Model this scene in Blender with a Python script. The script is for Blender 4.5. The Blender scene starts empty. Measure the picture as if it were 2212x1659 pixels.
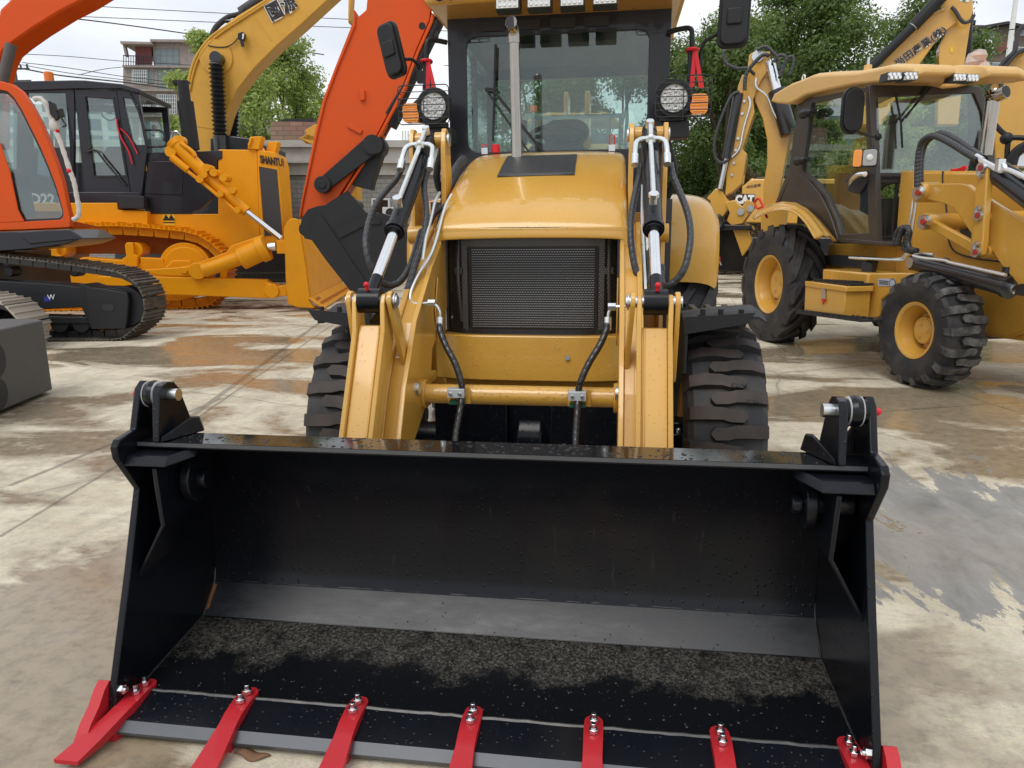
import bpy, bmesh, math, random
import numpy as np
from mathutils import Vector, Matrix
random.seed(7); RNG = np.random.default_rng(7)
S = bpy.context.scene; COL = S.collection
PI = math.pi
def V(*a): return Vector(a)
# ------------------------------------------------------------------ camera
FPX, PITCH, ROLL, YAW = 1538.0, math.radians(11.91), math.radians(-.45), math.radians(-7.91)
CAM = V(.360, -1.696, 1.402)
FW = V(math.sin(YAW)*math.cos(PITCH), math.cos(YAW)*math.cos(PITCH), -math.sin(PITCH))
_rt = V(math.cos(YAW), -math.sin(YAW), 0); _up = _rt.cross(FW)
RT = math.cos(ROLL)*_rt + math.sin(ROLL)*_up; UP = -math.sin(ROLL)*_rt + math.cos(ROLL)*_up
cam = bpy.data.objects.new('camera', bpy.data.cameras.new('camera')); COL.objects.link(cam)
cam.matrix_world = Matrix.Translation(CAM) @ Matrix((RT, UP, -FW)).transposed().to_4x4()
cam.data.sensor_width = 36; cam.data.lens = 36*FPX/2212; cam.data.clip_start = .05; cam.data.clip_end = 900
S.camera = cam
# survey helpers: where a line of sight measured in the photograph meets a real plane of the place
def ray(x, y): return FW + RT*((x-1106)/FPX) - UP*((y-829.5)/FPX)
def onx(x, y, u): r = ray(x, y); return CAM + r*((u-CAM.x)/r.x)
def ony(x, y, v): r = ray(x, y); return CAM + r*((v-CAM.y)/r.y)
def onz(x, y, w=0.): r = ray(x, y); return CAM + r*((w-CAM.z)/r.z)
class Frame:      # s along the machine, t across it (towards the camera), z up
    def __init__(f, ox, oy, ang):
        f.o = V(ox, oy, 0); f.s = V(math.cos(ang), math.sin(ang), 0); f.n = V(math.sin(ang), -math.cos(ang), 0)
    def P(f, s, t, z): return f.o + f.s*s + f.n*t + V(0, 0, z)
    def T(f, x, y, t):
        r = ray(x, y); return CAM + r*((t-(CAM-f.o).dot(f.n))/r.dot(f.n))
    def TS(f, x, y, s):
        r = ray(x, y); return CAM + r*((s-(CAM-f.o).dot(f.s))/r.dot(f.s))
    def st(f, p): d = p-f.o; return d.dot(f.s), d.dot(f.n), p.z
def zm(x0, y0, k): return lambda x, y: (x0+x*k, y0+y*k)
Z1 = zm(0, 0, .35155); Z2 = zm(604.8, 0, .23437); Z3 = zm(907.3, 0, .3334); Z4 = zm(1469, 0, .3359); Z5 = zm(1469, 345.6, .3359)
Z6 = zm(0, 432, .35155); Z7 = zm(648, 432, .3386); Z8 = zm(1080, 432, .33858); ZC = zm(1901, 0, .2605); ZD = zm(1901, 328.3, .2707)
ZN = zm(1417, 362.9, .14583)
# ------------------------------------------------------------------ mesh builder
class MB:
    def __init__(s): s.bm = bmesh.new(); s.m = 0
    def mat(s, i): s.m = i; return s
    def f(s, vs, smooth=False):
        try: fc = s.bm.faces.new(vs); fc.material_index = s.m; fc.smooth = smooth; return fc
        except ValueError: return None
    def prism(s, pts, vec):
        vec = Vector(vec); a = [s.bm.verts.new(p) for p in pts]; b = [s.bm.verts.new(Vector(p)+vec) for p in pts]
        n = len(a); s.f(a[::-1]); s.f(b)
        for i in range(n): s.f([a[i], a[(i+1) % n], b[(i+1) % n], b[i]])
        return s
    def ring(s, outer, inner, vec):           # a frame: outer and inner outlines with the same count
        vec = Vector(vec); A = [[s.bm.verts.new(Vector(p)+d) for p in L] for L in (outer, inner) for d in (Vector(), vec)]
        n = len(outer)
        for i in range(n):
            j = (i+1) % n; o0, o1, i0, i1 = A
            s.f([o0[i], o0[j], i0[j], i0[i]]); s.f([o1[j], o1[i], i1[i], i1[j]]); s.f([o0[j], o0[i], o1[i], o1[j]]); s.f([i0[i], i0[j], i1[j], i1[i]])
        return s
    def box(s, x0, x1, y0, y1, z0, z1):
        return s.prism([V(x0, y0, z0), V(x1, y0, z0), V(x1, y1, z0), V(x0, y1, z0)], (0, 0, z1-z0))
    def bar(s, p, q, w, h, up=(0, 0, 1)):
        p, q = Vector(p), Vector(q); d = (q-p).normalized(); a = d.cross(Vector(up))
        if a.length < 1e-4: a = d.cross(V(1, 0, 0))
        a.normalize(); b = a.cross(d)
        return s.prism([p+a*i*w/2+b*j*h/2 for i, j in ((-1, -1), (1, -1), (1, 1), (-1, 1))], q-p)
    def rev(s, p, q, prof, seg=16, caps=True, smooth=True, ang0=0.):   # lathe: prof = [(t 0..1 along p-q, radius)]
        p, q = Vector(p), Vector(q); d = (q-p); dn = d.normalized(); a = dn.orthogonal().normalized(); b = dn.cross(a)
        rings = []
        for t, r in prof:
            rings.append([s.bm.verts.new(p+d*t+(a*math.cos(2*PI*k/seg+ang0)+b*math.sin(2*PI*k/seg+ang0))*max(r, 1e-4)) for k in range(seg)])
        for R0, R1 in zip(rings, rings[1:]):
            for k in range(seg): s.f([R0[k], R0[(k+1) % seg], R1[(k+1) % seg], R1[k]], smooth)
        if caps: s.f(rings[0][::-1]); s.f(rings[-1])
        return s
    def cyl(s, p, q, r, seg=16, r2=None, smooth=True, ang0=0.): return s.rev(p, q, [(0, r), (1, r if r2 is None else r2)], seg, True, smooth, ang0)
    def tube(s, pts, r, seg=8, n=6, rib=None, closed=False):    # smooth tube through points
        P = [Vector(p) for p in pts]; L = len(P); out = []
        if n > 1:
            for i in range(L if closed else L-1):
                if closed: a, b, c, d = P[i-1], P[i], P[(i+1) % L], P[(i+2) % L]
                else: a, b, c, d = P[max(i-1, 0)], P[i], P[i+1], P[min(i+2, L-1)]
                for k in range(n):
                    t = k/n; out.append(.5*((2*b)+(c-a)*t+(2*a-5*b+4*c-d)*t*t+(3*b-a-3*c+d)*t**3))
            if not closed: out.append(P[-1])
        else: out = P
        rings = []; up = None; M = len(out); dist = 0
        for i, p in enumerate(out):
            tg = (out[(i+1) % M]-out[i-1]) if closed else (out[min(i+1, M-1)]-out[max(i-1, 0)])
            if tg.length < 1e-9: tg = V(0, 0, 1)
            tg.normalize()
            if up is None: up = tg.orthogonal().normalized()
            up = (up-tg*up.dot(tg)).normalized(); b = tg.cross(up)
            if i: dist += (p-out[i-1]).length
            rr = r if rib is None else r*(1+rib[1]*(1 if (dist % rib[0]) < rib[0]*.5 else 0))
            rings.append([s.bm.verts.new(p+(up*math.cos(2*PI*k/seg)+b*math.sin(2*PI*k/seg))*rr) for k in range(seg)])
        for i in range(M if closed else M-1):
            R0, R1 = rings[i], rings[(i+1) % M]
            for k in range(seg): s.f([R0[k], R0[(k+1) % seg], R1[(k+1) % seg], R1[k]], True)
        if not closed: s.f(rings[0][::-1]); s.f(rings[-1])
        return s
    def wrap(s, pts, r, seg=10, step=.030):       # hose in a spiral wrap: turns with a thin groove between them
        P = [Vector(p) for p in pts]; L = len(P); out = []
        for i in range(L-1):
            a, b, c, d = P[max(i-1, 0)], P[i], P[i+1], P[min(i+2, L-1)]
            for k in range(24):
                t = k/24; out.append(.5*((2*b)+(c-a)*t+(2*a-5*b+4*c-d)*t*t+(3*b-a-3*c+d)*t**3))
        out.append(P[-1]); cum = [0]
        for a, b in zip(out, out[1:]): cum.append(cum[-1]+(b-a).length)
        n = max(2, int(cum[-1]/step)); Q = []; j = 0
        for k in range(n):
            for fr, rr in ((0, .97), (.04, 1.0), (.5, 1.0), (.95, 1.0), (.98, .97)):
                s_ = (k+fr)/n*cum[-1]
                while j < len(cum)-2 and cum[j+1] < s_: j += 1
                w = (s_-cum[j])/max(1e-9, cum[j+1]-cum[j]); Q.append((out[j].lerp(out[j+1], min(1, w)), rr, fr))
        up = None; prev = None; M_ = len(Q)
        for i, (p, rr, fr) in enumerate(Q):
            tg = (Q[min(i+1, M_-1)][0]-Q[max(i-1, 0)][0]).normalized()
            if up is None: up = tg.orthogonal().normalized()
            up = (up-tg*up.dot(tg)).normalized(); b = tg.cross(up); sk = tg*r*.5
            R = [s.bm.verts.new(p+(up*math.cos(2*PI*k/seg)+b*math.sin(2*PI*k/seg))*r*rr+sk*math.cos(2*PI*k/seg)) for k in range(seg)]
            if prev:
                s.mat(1 if fr in (.98, 0) else 0)
                for k in range(seg): s.f([prev[k], prev[(k+1) % seg], R[(k+1) % seg], R[k]], True)
            else: s.f(R[::-1])
            prev = R
        s.f(prev); s.mat(0); return s
    def ball(s, c, r, sx=1, sy=1, sz=1, seg=14):
        c = Vector(c); rings = []; h = seg//2
        for i in range(h+1):
            th = PI*i/h
            rings.append([s.bm.verts.new(c+V(sx*r*math.sin(th)*math.cos(2*PI*k/seg), sy*r*math.sin(th)*math.sin(2*PI*k/seg), sz*r*math.cos(th))) for k in range(seg)])
        for R0, R1 in zip(rings, rings[1:]):
            for k in range(seg): s.f([R0[k], R1[k], R1[(k+1) % seg], R0[(k+1) % seg]], True)
        return s
    def grid(s, fn, nu, nv, smooth=True):     # fn(i/nu, j/nv) -> point
        g = [[s.bm.verts.new(fn(i/nu, j/nv)) for j in range(nv+1)] for i in range(nu+1)]
        for i in range(nu):
            for j in range(nv): s.f([g[i][j], g[i+1][j], g[i+1][j+1], g[i][j+1]], smooth)
        return s
    def build(s, name, mats, parent=None, bevel=0., seg=2, ang=35, off=None, smooth=False):
        bmesh.ops.remove_doubles(s.bm, verts=s.bm.verts, dist=1e-6)
        bmesh.ops.recalc_face_normals(s.bm, faces=s.bm.faces)
        o_ = OFF.get(parent.name, V(0, 0, 0)) if parent else (off or V(0, 0, 0))
        if o_.length > 0: bmesh.ops.translate(s.bm, verts=s.bm.verts, vec=-o_)
        me = bpy.data.meshes.new(name); s.bm.to_mesh(me); s.bm.free()
        for m in (mats if isinstance(mats, (list, tuple)) else [mats]): me.materials.append(m if not isinstance(m, str) else M[m])
        if smooth: me.polygons.foreach_set('use_smooth', [True]*len(me.polygons))
        me.set_sharp_from_angle(angle=math.radians(ang))
        o = bpy.data.objects.new(name, me); COL.objects.link(o)
        if parent: o.parent = parent
        else: o.location = o_
        OFF[o.name] = o_.copy()
        if bevel:
            b = o.modifiers.new('bevel', 'BEVEL'); b.width = bevel; b.segments = seg; b.limit_method = 'ANGLE'; b.angle_limit = math.radians(40); b.harden_normals = False
            me.polygons.foreach_set('use_smooth', [True]*len(me.polygons)); 
        return o
OFF = {}
def tag(o, label=None, cat=None, group=None, kind=None):
    for k, v in (('label', label), ('category', cat), ('group', group), ('kind', kind)):
        if v: o[k] = v
    return o
def thing(name, loc, label, cat, group=None):
    o = bpy.data.objects.new(name, None); COL.objects.link(o); o.location = loc; o.empty_display_size = .2
    OFF[o.name] = Vector(loc); return tag(o, label, cat, group)
def text_mesh(name, txt, size, org, xdir, ydir, mat, parent, ext=.002, bold=0., align='LEFT', sx=1.):
    cu = bpy.data.curves.new(name, 'FONT'); cu.body = txt; cu.size = size; cu.extrude = ext; cu.offset = bold; cu.align_x = align; cu.resolution_u = 3
    t = bpy.data.objects.new(name+'_tmp', cu); COL.objects.link(t); bpy.context.view_layer.update()
    me = bpy.data.meshes.new_from_object(t.evaluated_get(bpy.context.evaluated_depsgraph_get())); bpy.data.objects.remove(t); bpy.data.curves.remove(cu)
    x, y = Vector(xdir).normalized(), Vector(ydir).normalized(); z = x.cross(y); o_ = OFF.get(parent.name, V(0, 0, 0))
    for v in me.vertices: v.co = Vector(org)+x*v.co.x*sx+y*v.co.y+z*v.co.z-o_
    me.materials.clear(); me.materials.append(M[mat]); me.name = name
    o = bpy.data.objects.new(name, me); COL.objects.link(o); o.parent = parent; OFF[o.name] = o_.copy(); return o
# ------------------------------------------------------------------ materials
M = {}
class NT:
    def __init__(s, name):
        s.m = bpy.data.materials.new(name); s.m.use_nodes = True; s.t = s.m.node_tree; s.t.nodes.clear(); M[name] = s.m
        s.out = s.n('ShaderNodeOutputMaterial')
    def n(s, ty, **kw):
        nd = s.t.nodes.new(ty)
        for k, v in kw.items():
            if k.startswith('_'): setattr(nd, k[1:], v)
        for k, v in kw.items():
            if not k.startswith('_'):
                key = int(k[1:]) if k[0] == 'i' and k[1:].isdigit() else k.replace('__', ' ')
                s.set(nd.inputs[key], v)
        return nd
    def set(s, inp, v):
        if hasattr(v, 'bl_idname') and not isinstance(v, bpy.types.NodeSocket): v = v.outputs[0]
        if isinstance(v, bpy.types.NodeSocket): s.t.links.new(v, inp)
        else:
            if isinstance(v, (tuple, list)) and len(v) == 3 and inp.type == 'RGBA': v = (*v, 1)
            inp.default_value = v
    def co(s, scale=(1, 1, 1), kind='Object', rot=(0, 0, 0), loc=(0, 0, 0)):
        tc = s.n('ShaderNodeTexCoord'); mp = s.n('ShaderNodeMapping'); s.t.links.new(tc.outputs[kind], mp.inputs[0])
        mp.inputs['Scale'].default_value = scale; mp.inputs['Rotation'].default_value = rot; mp.inputs['Location'].default_value = loc; return mp
    def noise(s, co, scale=5, detail=4, rough=.55, dist=0): return s.n('ShaderNodeTexNoise', Vector=co, Scale=scale, Detail=detail, Roughness=rough, Distortion=dist)
    def ramp(s, fac, *st):
        r = s.n('ShaderNodeValToRGB', i0=fac); e = r.color_ramp.elements
        while len(e) < len(st): e.new(.5)
        for el, (p, c) in zip(e, st): el.position = p; el.color = (c, c, c, 1) if not isinstance(c, tuple) else (*c, 1)
        return r
    def mix(s, fac, a, b, op='MIX'):
        x = s.n('ShaderNodeMix', _data_type='RGBA', _blend_type=op); s.set(x.inputs[0], fac); s.set(x.inputs[6], a); s.set(x.inputs[7], b); return x.outputs[2]
    def math(s, op, a, b=None, clamp=False):
        x = s.n('ShaderNodeMath', _operation=op, _use_clamp=clamp); s.set(x.inputs[0], a)
        if b is not None: s.set(x.inputs[1], b)
        return x.outputs[0]
    def bump(s, h, strength=.3, dist=.01): return s.n('ShaderNodeBump', Height=h, Strength=strength, Distance=dist)
    def bsdf(s, **kw):
        b = s.n('ShaderNodeBsdfPrincipled', **kw); s.t.links.new(b.outputs[0], s.out.inputs[0]); return b
def drops(n, co, scale=55, thr=.22, vary=.5):      # rain drops: height field and mask
    v = n.n('ShaderNodeTexVoronoi', Vector=co, Scale=scale, Randomness=1.)
    keep = n.math('GREATER_THAN', n.n('ShaderNodeSeparateColor', i0=v.outputs['Color']).outputs[0], vary)
    h = n.ramp(v.outputs['Distance'], (0, 1.), (thr*.7, .75), (thr, 0.))
    return n.math('MULTIPLY', h.outputs[0], keep)
def paint(name, col, rough=.32, coat=.5, dirt_haze=.12, wet=0, scale=45, metal=0, dcol=(.12, .08, .04)):
    n = NT(name); co = n.co(); a = n.noise(co, 3, 6, .6); b = n.noise(co, 60, 3)
    c = n.mix(n.math('MULTIPLY', n.ramp(a, (.45, 0.), (.75, 1.)).outputs[0], dirt_haze), col, dcol)
    c = n.mix(.06, c, b.outputs[1], 'SOFT_LIGHT')
    if name == 'black_paint':
        sc = n.noise(n.co((14, 14, .9), rot=(.05, .1, 0)), 3, 5, .7); c = n.mix(n.ramp(sc, (.64, 0.), (.70, .55)).outputs[0], c, (.035, .035, .036))
        c = n.mix(n.ramp(n.noise(co, 1.7, 4), (.62, 0.), (.75, .35)).outputs[0], c, (.030, .026, .022))
    rg = n.math('ADD', n.math('MULTIPLY', a.outputs[0], .18), rough-.09)
    kw = {}
    peel = n.noise(co, 160 if name == 'red_paint' else 220, 3)
    h = n.math('MULTIPLY', peel.outputs[0], .45 if name in ('red_paint', 'grey_casting') else .06)
    if wet: h = n.math('ADD', h, n.math('MULTIPLY', drops(n, co, scale, .24, 1-wet), 1.))
    n.bsdf(Base__Color=c, Roughness=rg, Metallic=metal, Specular__IOR__Level={'black_paint': .28, 'dozer_yellow': .3, 'orange_paint': .28, 'far_yellow': .3, 'plastic': .3, 'navy_black': .3, 'red_paint': .35}.get(name, .5), Coat__Weight=coat, Coat__Roughness=.06, Normal=n.bump(h, .5, .003))
paint('yellow_paint', (.63, .345, .056), .29, .55, .10, wet=.35, scale=60)
paint('dozer_yellow', (.82, .34, .003), .42, .0, .12)
paint('orange_paint', (.62, .075, .004), .42, .0, .10)
paint('far_yellow', (.62, .34, .05), .45, .0, .15)
paint('black_paint', (.005, .0062, .0095), .24, .0, .04, wet=.5, scale=48, dcol=(.05, .045, .04))
paint('black_plain', (.012, .013, .016), .30, .3, .06, dcol=(.05, .045, .04))
paint('navy_black', (.016, .017, .024), .35, .3, .05, dcol=(.06, .02, .02))
paint('brown_grey', (.045, .040, .037), .42, .1, .1)
paint('grey_casting', (.085, .085, .083), .6, 0, .25, dcol=(.05, .05, .05))
paint('plastic', (.016, .017, .019), .48, 0, .08, dcol=(.06, .06, .06))
paint('red_paint', (.47, .018, .026), .42, .2, .18, dcol=(.25, .03, .03))
paint('dull_red', (.40, .03, .02), .5, 0, .1)
paint('white_paint', (.7, .71, .70), .45, .1, .12)
paint('green_block', (.02, .11, .07), .45, 0, .1)
paint('steel_dark', (.05, .05, .055), .5, .1, .3, metal=.3)
def simple(name, col, rough=.5, metal=0., **kw):
    n = NT(name); co = n.co(); a = n.noise(co, 25, 4)
    rg = n.math('ADD', n.math('MULTIPLY', a.outputs[0], .2), rough-.1)
    n.bsdf(Base__Color=n.mix(.25, col, n.mix(a.outputs[0], tuple(c*.6 for c in col), tuple(min(1, c*1.35) for c in col))), Roughness=rg, Metallic=metal, **kw)
simple('chrome', (.80, .82, .84), .16, 1.); simple('zinc', (.62, .64, .66), .33, 1.); simple('stainless', (.36, .33, .29), .10, 1.)
simple('lettering_black', (.01, .01, .015), .5); simple('lettering_white', (.78, .78, .76), .5); simple('label_yellow', (.75, .48, .02), .5)
simple('label_blue', (.03, .04, .25), .5); simple('label_pale', (.45, .5, .6), .5); simple('label_green', (.03, .2, .1), .5)
simple('foam_wrap', (.55, .52, .48), .9); simple('seat_cloth', (.035, .042, .055), .6); simple('interior_dark', (.02, .021, .024), .6)
simple('ribbon_red', (.65, .01, .02), .55); simple('worn_steel', (.20, .19, .18), .5, .6); simple('radiator', (.42, .43, .44), .4, .6); simple('rad_core', (.02, .02, .022), .6); simple('mesh_grey', (.035, .035, .037), .35, .3)
simple('amber_lens', (.95, .30, .01), .12, Coat__Weight=1.); simple('orange_lamp', (.8, .18, .01), .25)
simple('lamp_reflector', (.75, .76, .76), .12, .85); simple('led_white', (.85, .86, .85), .25, 0.)
simple('zinc_bright', (.72, .76, .77), .30, .85)
def hose_mat():
    n = NT('hose_rubber'); co = n.co(); a = n.noise(co, 30, 3)
    n.bsdf(Base__Color=n.mix(a.outputs[0], (.022, .023, .026), (.05, .052, .058)), Roughness=.42, Normal=n.bump(a.outputs[0], .2, .002))
hose_mat()
def rubber(name, dusty):
    n = NT(name); co = n.co(); a = n.noise(co, 6, 6, .65); g = n.n('ShaderNodeNewGeometry')
    b = n.noise(co, 90, 3); f = n.ramp(a, (.42, 0.), (.7, 1.)).outputs[0]
    c = n.mix(n.math('MULTIPLY', f, dusty), (.024, .025, .029), (.068, .062, .055))
    n.bsdf(Base__Color=c, Roughness=.55, Specular__IOR__Level=.3, Normal=n.bump(b.outputs[0], .15, .002))
rubber('rubber', .8)
n = NT('worn_rubber'); co = n.co(); a = n.noise(co, 12, 5); n.bsdf(Base__Color=n.mix(n.math('MULTIPLY', a.outputs[0], n.noise(co, 3, 3).outputs[0]), (.016, .015, .015), (.13, .10, .085)), Roughness=.6, Specular__IOR__Level=.3)
n = NT('dusty_lug'); co = n.co(); a = n.noise(co, 9, 6, .7); n.bsdf(Base__Color=n.mix(n.ramp(a, (.4, 0.), (.62, 1.)).outputs[0], (.03, .03, .032), (.13, .13, .125)), Roughness=.7)
n = NT('track_steel'); co = n.co(); a = n.noise(co, 8, 6, .7)
n.bsdf(Base__Color=n.mix(n.ramp(a, (.35, 0.), (.65, 1.)).outputs[0], (.055, .048, .040), (.17, .145, .12)), Roughness=.5, Metallic=.45)
def glass(name, tint, refl=.9, rough=.01, dirt_haze=.05, ior=1.5):
    n = NT(name); tr = n.n('ShaderNodeBsdfTransparent', Color=tint); gl = n.n('ShaderNodeBsdfGlossy', Color=(.9, .95, .95), Roughness=rough)
    gg = n.n('ShaderNodeNewGeometry'); fr = n.n('ShaderNodeFresnel', IOR=n.math('POWER', ior, n.math('SUBTRACT', 1., n.math('MULTIPLY', gg.outputs['Backfacing'], 2.)))); df = n.n('ShaderNodeBsdfDiffuse', Color=(.35, .36, .35))
    m1 = n.n('ShaderNodeMixShader', i0=n.math('MULTIPLY', fr, refl), i1=tr, i2=gl)
    a = n.noise(n.co(), 4, 5); m2 = n.n('ShaderNodeMixShader', i0=n.math('MULTIPLY', n.ramp(a, (.4, 0.), (.8, 1.)).outputs[0], dirt_haze), i1=m1, i2=df)
    n.t.links.new(m2.outputs[0], n.out.inputs[0])
glass('glass', (.84, .92, .90), 1.1, dirt_haze=.16, ior=1.62); glass('side_glass', (.80, .88, .86), 1.5, dirt_haze=.05, ior=1.75); glass('clear_glass', (.85, .9, .9), .8, ior=1.45)  # the windscreen's diffuse film also paints in a haze of reflected sky
glass('window_pane', (.25, .3, .32), 1.3, .05)
n = NT('vent_mesh'); co = n.co((1, 1, 1)); wv = n.n('ShaderNodeTexWave', _wave_type='BANDS', _bands_direction='DIAGONAL', Vector=co, Scale=55.); w2 = n.n('ShaderNodeTexWave', _wave_type='BANDS', _bands_direction='X', Vector=co, Scale=55.)
hh = n.math('MULTIPLY', wv.outputs[1], w2.outputs[1]); n.bsdf(Base__Color=n.mix(hh, (.07, .072, .075), (.015, .015, .016)), Roughness=.4, Metallic=.3, Normal=n.bump(hh, .4, .003))
paint('dull_orange', (.50, .17, .015), .4, .1, .2); paint('dull_maroon', (.09, .02, .018), .5, 0, .1); simple('pale_steel', (.45, .40, .34), .5, .3)
paint('roof_yellow', (.64, .40, .14), .5, .1, .06); simple('thin_plastic', (.7, .62, .58), .5, 0, Alpha=.55)
def leafmat(name, c1, c2):
    n = NT(name); g = n.n('ShaderNodeNewGeometry'); big = n.noise(n.co(), .8, 3); f = n.math('ADD', n.math('MULTIPLY', g.outputs['Random Per Island'], .55), n.math('SUBTRACT', n.math('MULTIPLY', big.outputs[0], 1.3), .42), True)
    c = n.mix(f, c1, c2); d = n.n('ShaderNodeBsdfPrincipled', Base__Color=c, Roughness=.5); t = n.n('ShaderNodeBsdfTranslucent', Color=n.mix(.4, c, (.35, .5, .05)))
    m = n.n('ShaderNodeMixShader', i0=.38, i1=d, i2=t); n.t.links.new(m.outputs[0], n.out.inputs[0])
leafmat('leaf_dark', (.055, .105, .030), (.17, .25, .075)); leafmat('leaf_mid', (.05, .10, .02), (.14, .22, .06)); leafmat('leaf_fresh', (.17, .25, .055), (.42, .50, .14)); leafmat('leaf_red', (.07, .02, .02), (.13, .07, .04))
paint('bark', (.07, .055, .042), .85, 0, .3); paint('old_render', (.28, .24, .22), .8, 0, .5, dcol=(.10, .08, .07)); paint('dark_red_wall', (.17, .045, .05), .8, 0, .3); paint('brown_wall', (.13, .105, .09), .8, 0, .4); paint('cornice', (.50, .49, .46), .7, 0, .5, dcol=(.25, .23, .2))
simple('far_pane', (.16, .21, .23), .15)
def brick(name, c1, c2, mo, bw, bh, sc=1.):
    n = NT(name); co = n.co((1, 1, 1), rot=(math.radians(90), 0, 0)); br = n.n('ShaderNodeTexBrick', Vector=co, Color1=c1, Color2=c2, Mortar=mo, Scale=sc, Mortar__Size=.012); br.inputs['Brick Width'].default_value = bw; br.inputs['Row Height'].default_value = bh
    n.bsdf(Base__Color=n.mix(.35, br.outputs[0], n.noise(n.co(), 1.2, 5).outputs[1], 'SOFT_LIGHT'), Roughness=.75)
brick('grey_tile', (.27, .27, .25, 1), (.31, .30, .28, 1), (.17, .17, .16, 1), .30, .14); brick('brown_brick', (.23, .13, .09, 1), (.28, .17, .12, 1), (.12, .08, .06, 1), .42, .14)
n = NT('pale_block'); co = n.co((1, 1, 1), rot=(math.radians(90), 0, 0)); br = n.n('ShaderNodeTexBrick', Vector=co, Color1=(.12, .18, .22, 1), Color2=(.2, .25, .28, 1), Mortar=(.6, .6, .6, 1), Scale=1., Mortar__Size=.45); br.inputs['Brick Width'].default_value = 3.; br.inputs['Row Height'].default_value = 2.9; br.offset = 0; n.bsdf(Base__Color=br.outputs[0], Roughness=.6)

n = NT('silt_floor'); co = n.co(); y_ = n.n('ShaderNodeSeparateXYZ', i0=co).outputs[1]
n1 = n.noise(co, 7, 6, .65); n2 = n.noise(co, 95, 6, .8); n3 = n.noise(co, 190, 3, .6)
band = n.math('ADD', n.math('MULTIPLY', n.math('SUBTRACT', y_, (.165-2.2)), 3.4), n.math('MULTIPLY', n1.outputs[0], 1.3))
m_ = n.ramp(band, (.78, 0.), (1.02, 1.)).outputs[0]; g_ = n.ramp(n2, (.46, 0.), (.62, 1.)).outputs[0]
m_ = n.math('MULTIPLY', m_, n.math('ADD', n.math('MULTIPLY', g_, .8), .12)); m_ = n.math('MULTIPLY', m_, n.ramp(n.noise(co, 11, 5, .7), (.34, .15), (.50, 1.)).outputs[0])
n.bsdf(Base__Color=n.mix(m_, (.006, .0065, .008), n.mix(n3.outputs[0], (.05, .046, .04), (.25, .23, .195))), Roughness=n.math('ADD', n.math('MULTIPLY', m_, .5), .22), Specular__IOR__Level=.35, Normal=n.bump(n.math('ADD', n.math('MULTIPLY', m_, n2.outputs[0]), n.math('MULTIPLY', n3.outputs[0], .08)), .5, .006))
n = NT('wet_black'); co = n.co(); n.bsdf(Base__Color=(.008, .008, .009), Roughness=n.ramp(n.noise(co, 5, 5), (.3, .03), (.7, .14)).outputs[0], Specular__IOR__Level=.9)
n = NT('water'); n.bsdf(Base__Color=(1, 1, 1), Roughness=.02, IOR=1.33, Transmission__Weight=.9)
simple('edge_grey', (.10, .105, .115), .38, .5)

n = NT('drop_dark'); n.bsdf(Base__Color=(.012, .013, .015), Roughness=.04, Specular__IOR__Level=.35)

simple('clamp_zinc', (.62, .66, .66), .35, .35); paint('dry_leaf', (.16, .08, .04), .7, 0, .2)

n = NT('sheen_black'); co = n.co(); n4 = n.noise(n.co((1, 1, 5)), 6, 6, .7)
n.bsdf(Base__Color=n.mix(n.ramp(n4, (.4, 0.), (.7, 1.)).outputs[0], (.012, .014, .018), (.035, .037, .042)), Roughness=n.ramp(n4, (.3, .34), (.7, .5)).outputs[0], Specular__IOR__Level=.55, Normal=n.bump(n.noise(co, 160, 3), .12, .002))  # sky sheen on the bend strip is partly put into this lighter base
simple('rust', (.30, .11, .03), .8)

simple('lamp_dim', (.42, .41, .38), .22, .6)
# ------------------------------------------------------------------ world, sun, ground
w = bpy.data.worlds.new('World'); S.world = w; w.use_nodes = True; t = w.node_tree; t.nodes.clear()
def wn(ty, **kw):
    nd = t.nodes.new(ty)
    for k, v in kw.items(): setattr(nd, k, v)
    return nd
SUN_EL, SUN_AZ = math.radians(55), math.radians(200)     # high soft sun, behind the cloud, slightly behind the camera
sky = wn('ShaderNodeTexSky', sky_type='NISHITA', sun_disc=False, sun_elevation=SUN_EL, sun_rotation=SUN_AZ, air_density=1.2, dust_density=3., ozone_density=1.)
tc = wn('ShaderNodeTexCoord'); mp = wn('ShaderNodeMapping'); mp.inputs['Scale'].default_value = (1, 1, 3.2); t.links.new(tc.outputs['Generated'], mp.inputs[0])
ns = wn('ShaderNodeTexNoise'); ns.inputs['Scale'].default_value = 2.2; ns.inputs['Detail'].default_value = 6; ns.inputs['Roughness'].default_value = .5; t.links.new(mp.outputs[0], ns.inputs['Vector'])
rp = wn('ShaderNodeValToRGB'); t.links.new(ns.outputs[0], rp.inputs[0])
rp.color_ramp.elements[0].position = .34; rp.color_ramp.elements[0].color = (6.0, 6.4, 7.1, 1)
rp.color_ramp.elements[1].position = .66; rp.color_ramp.elements[1].color = (9.2, 9.3, 9.4, 1)
mx = wn('ShaderNodeMix', data_type='RGBA'); mx.inputs[0].default_value = .95; t.links.new(sky.outputs[0], mx.inputs[6]); t.links.new(rp.outputs[0], mx.inputs[7])
bg = wn('ShaderNodeBackground'); bg.inputs[1].default_value = .112; t.links.new(mx.outputs[2], bg.inputs[0])
wo = wn('ShaderNodeOutputWorld'); t.links.new(bg.outputs[0], wo.inputs[0])
sl = bpy.data.lights.new('sun', 'SUN'); sl.energy = 1.15; sl.angle = math.radians(30); sl.color = (1, .97, .92)
so = bpy.data.objects.new('sun', sl); COL.objects.link(so)
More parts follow.
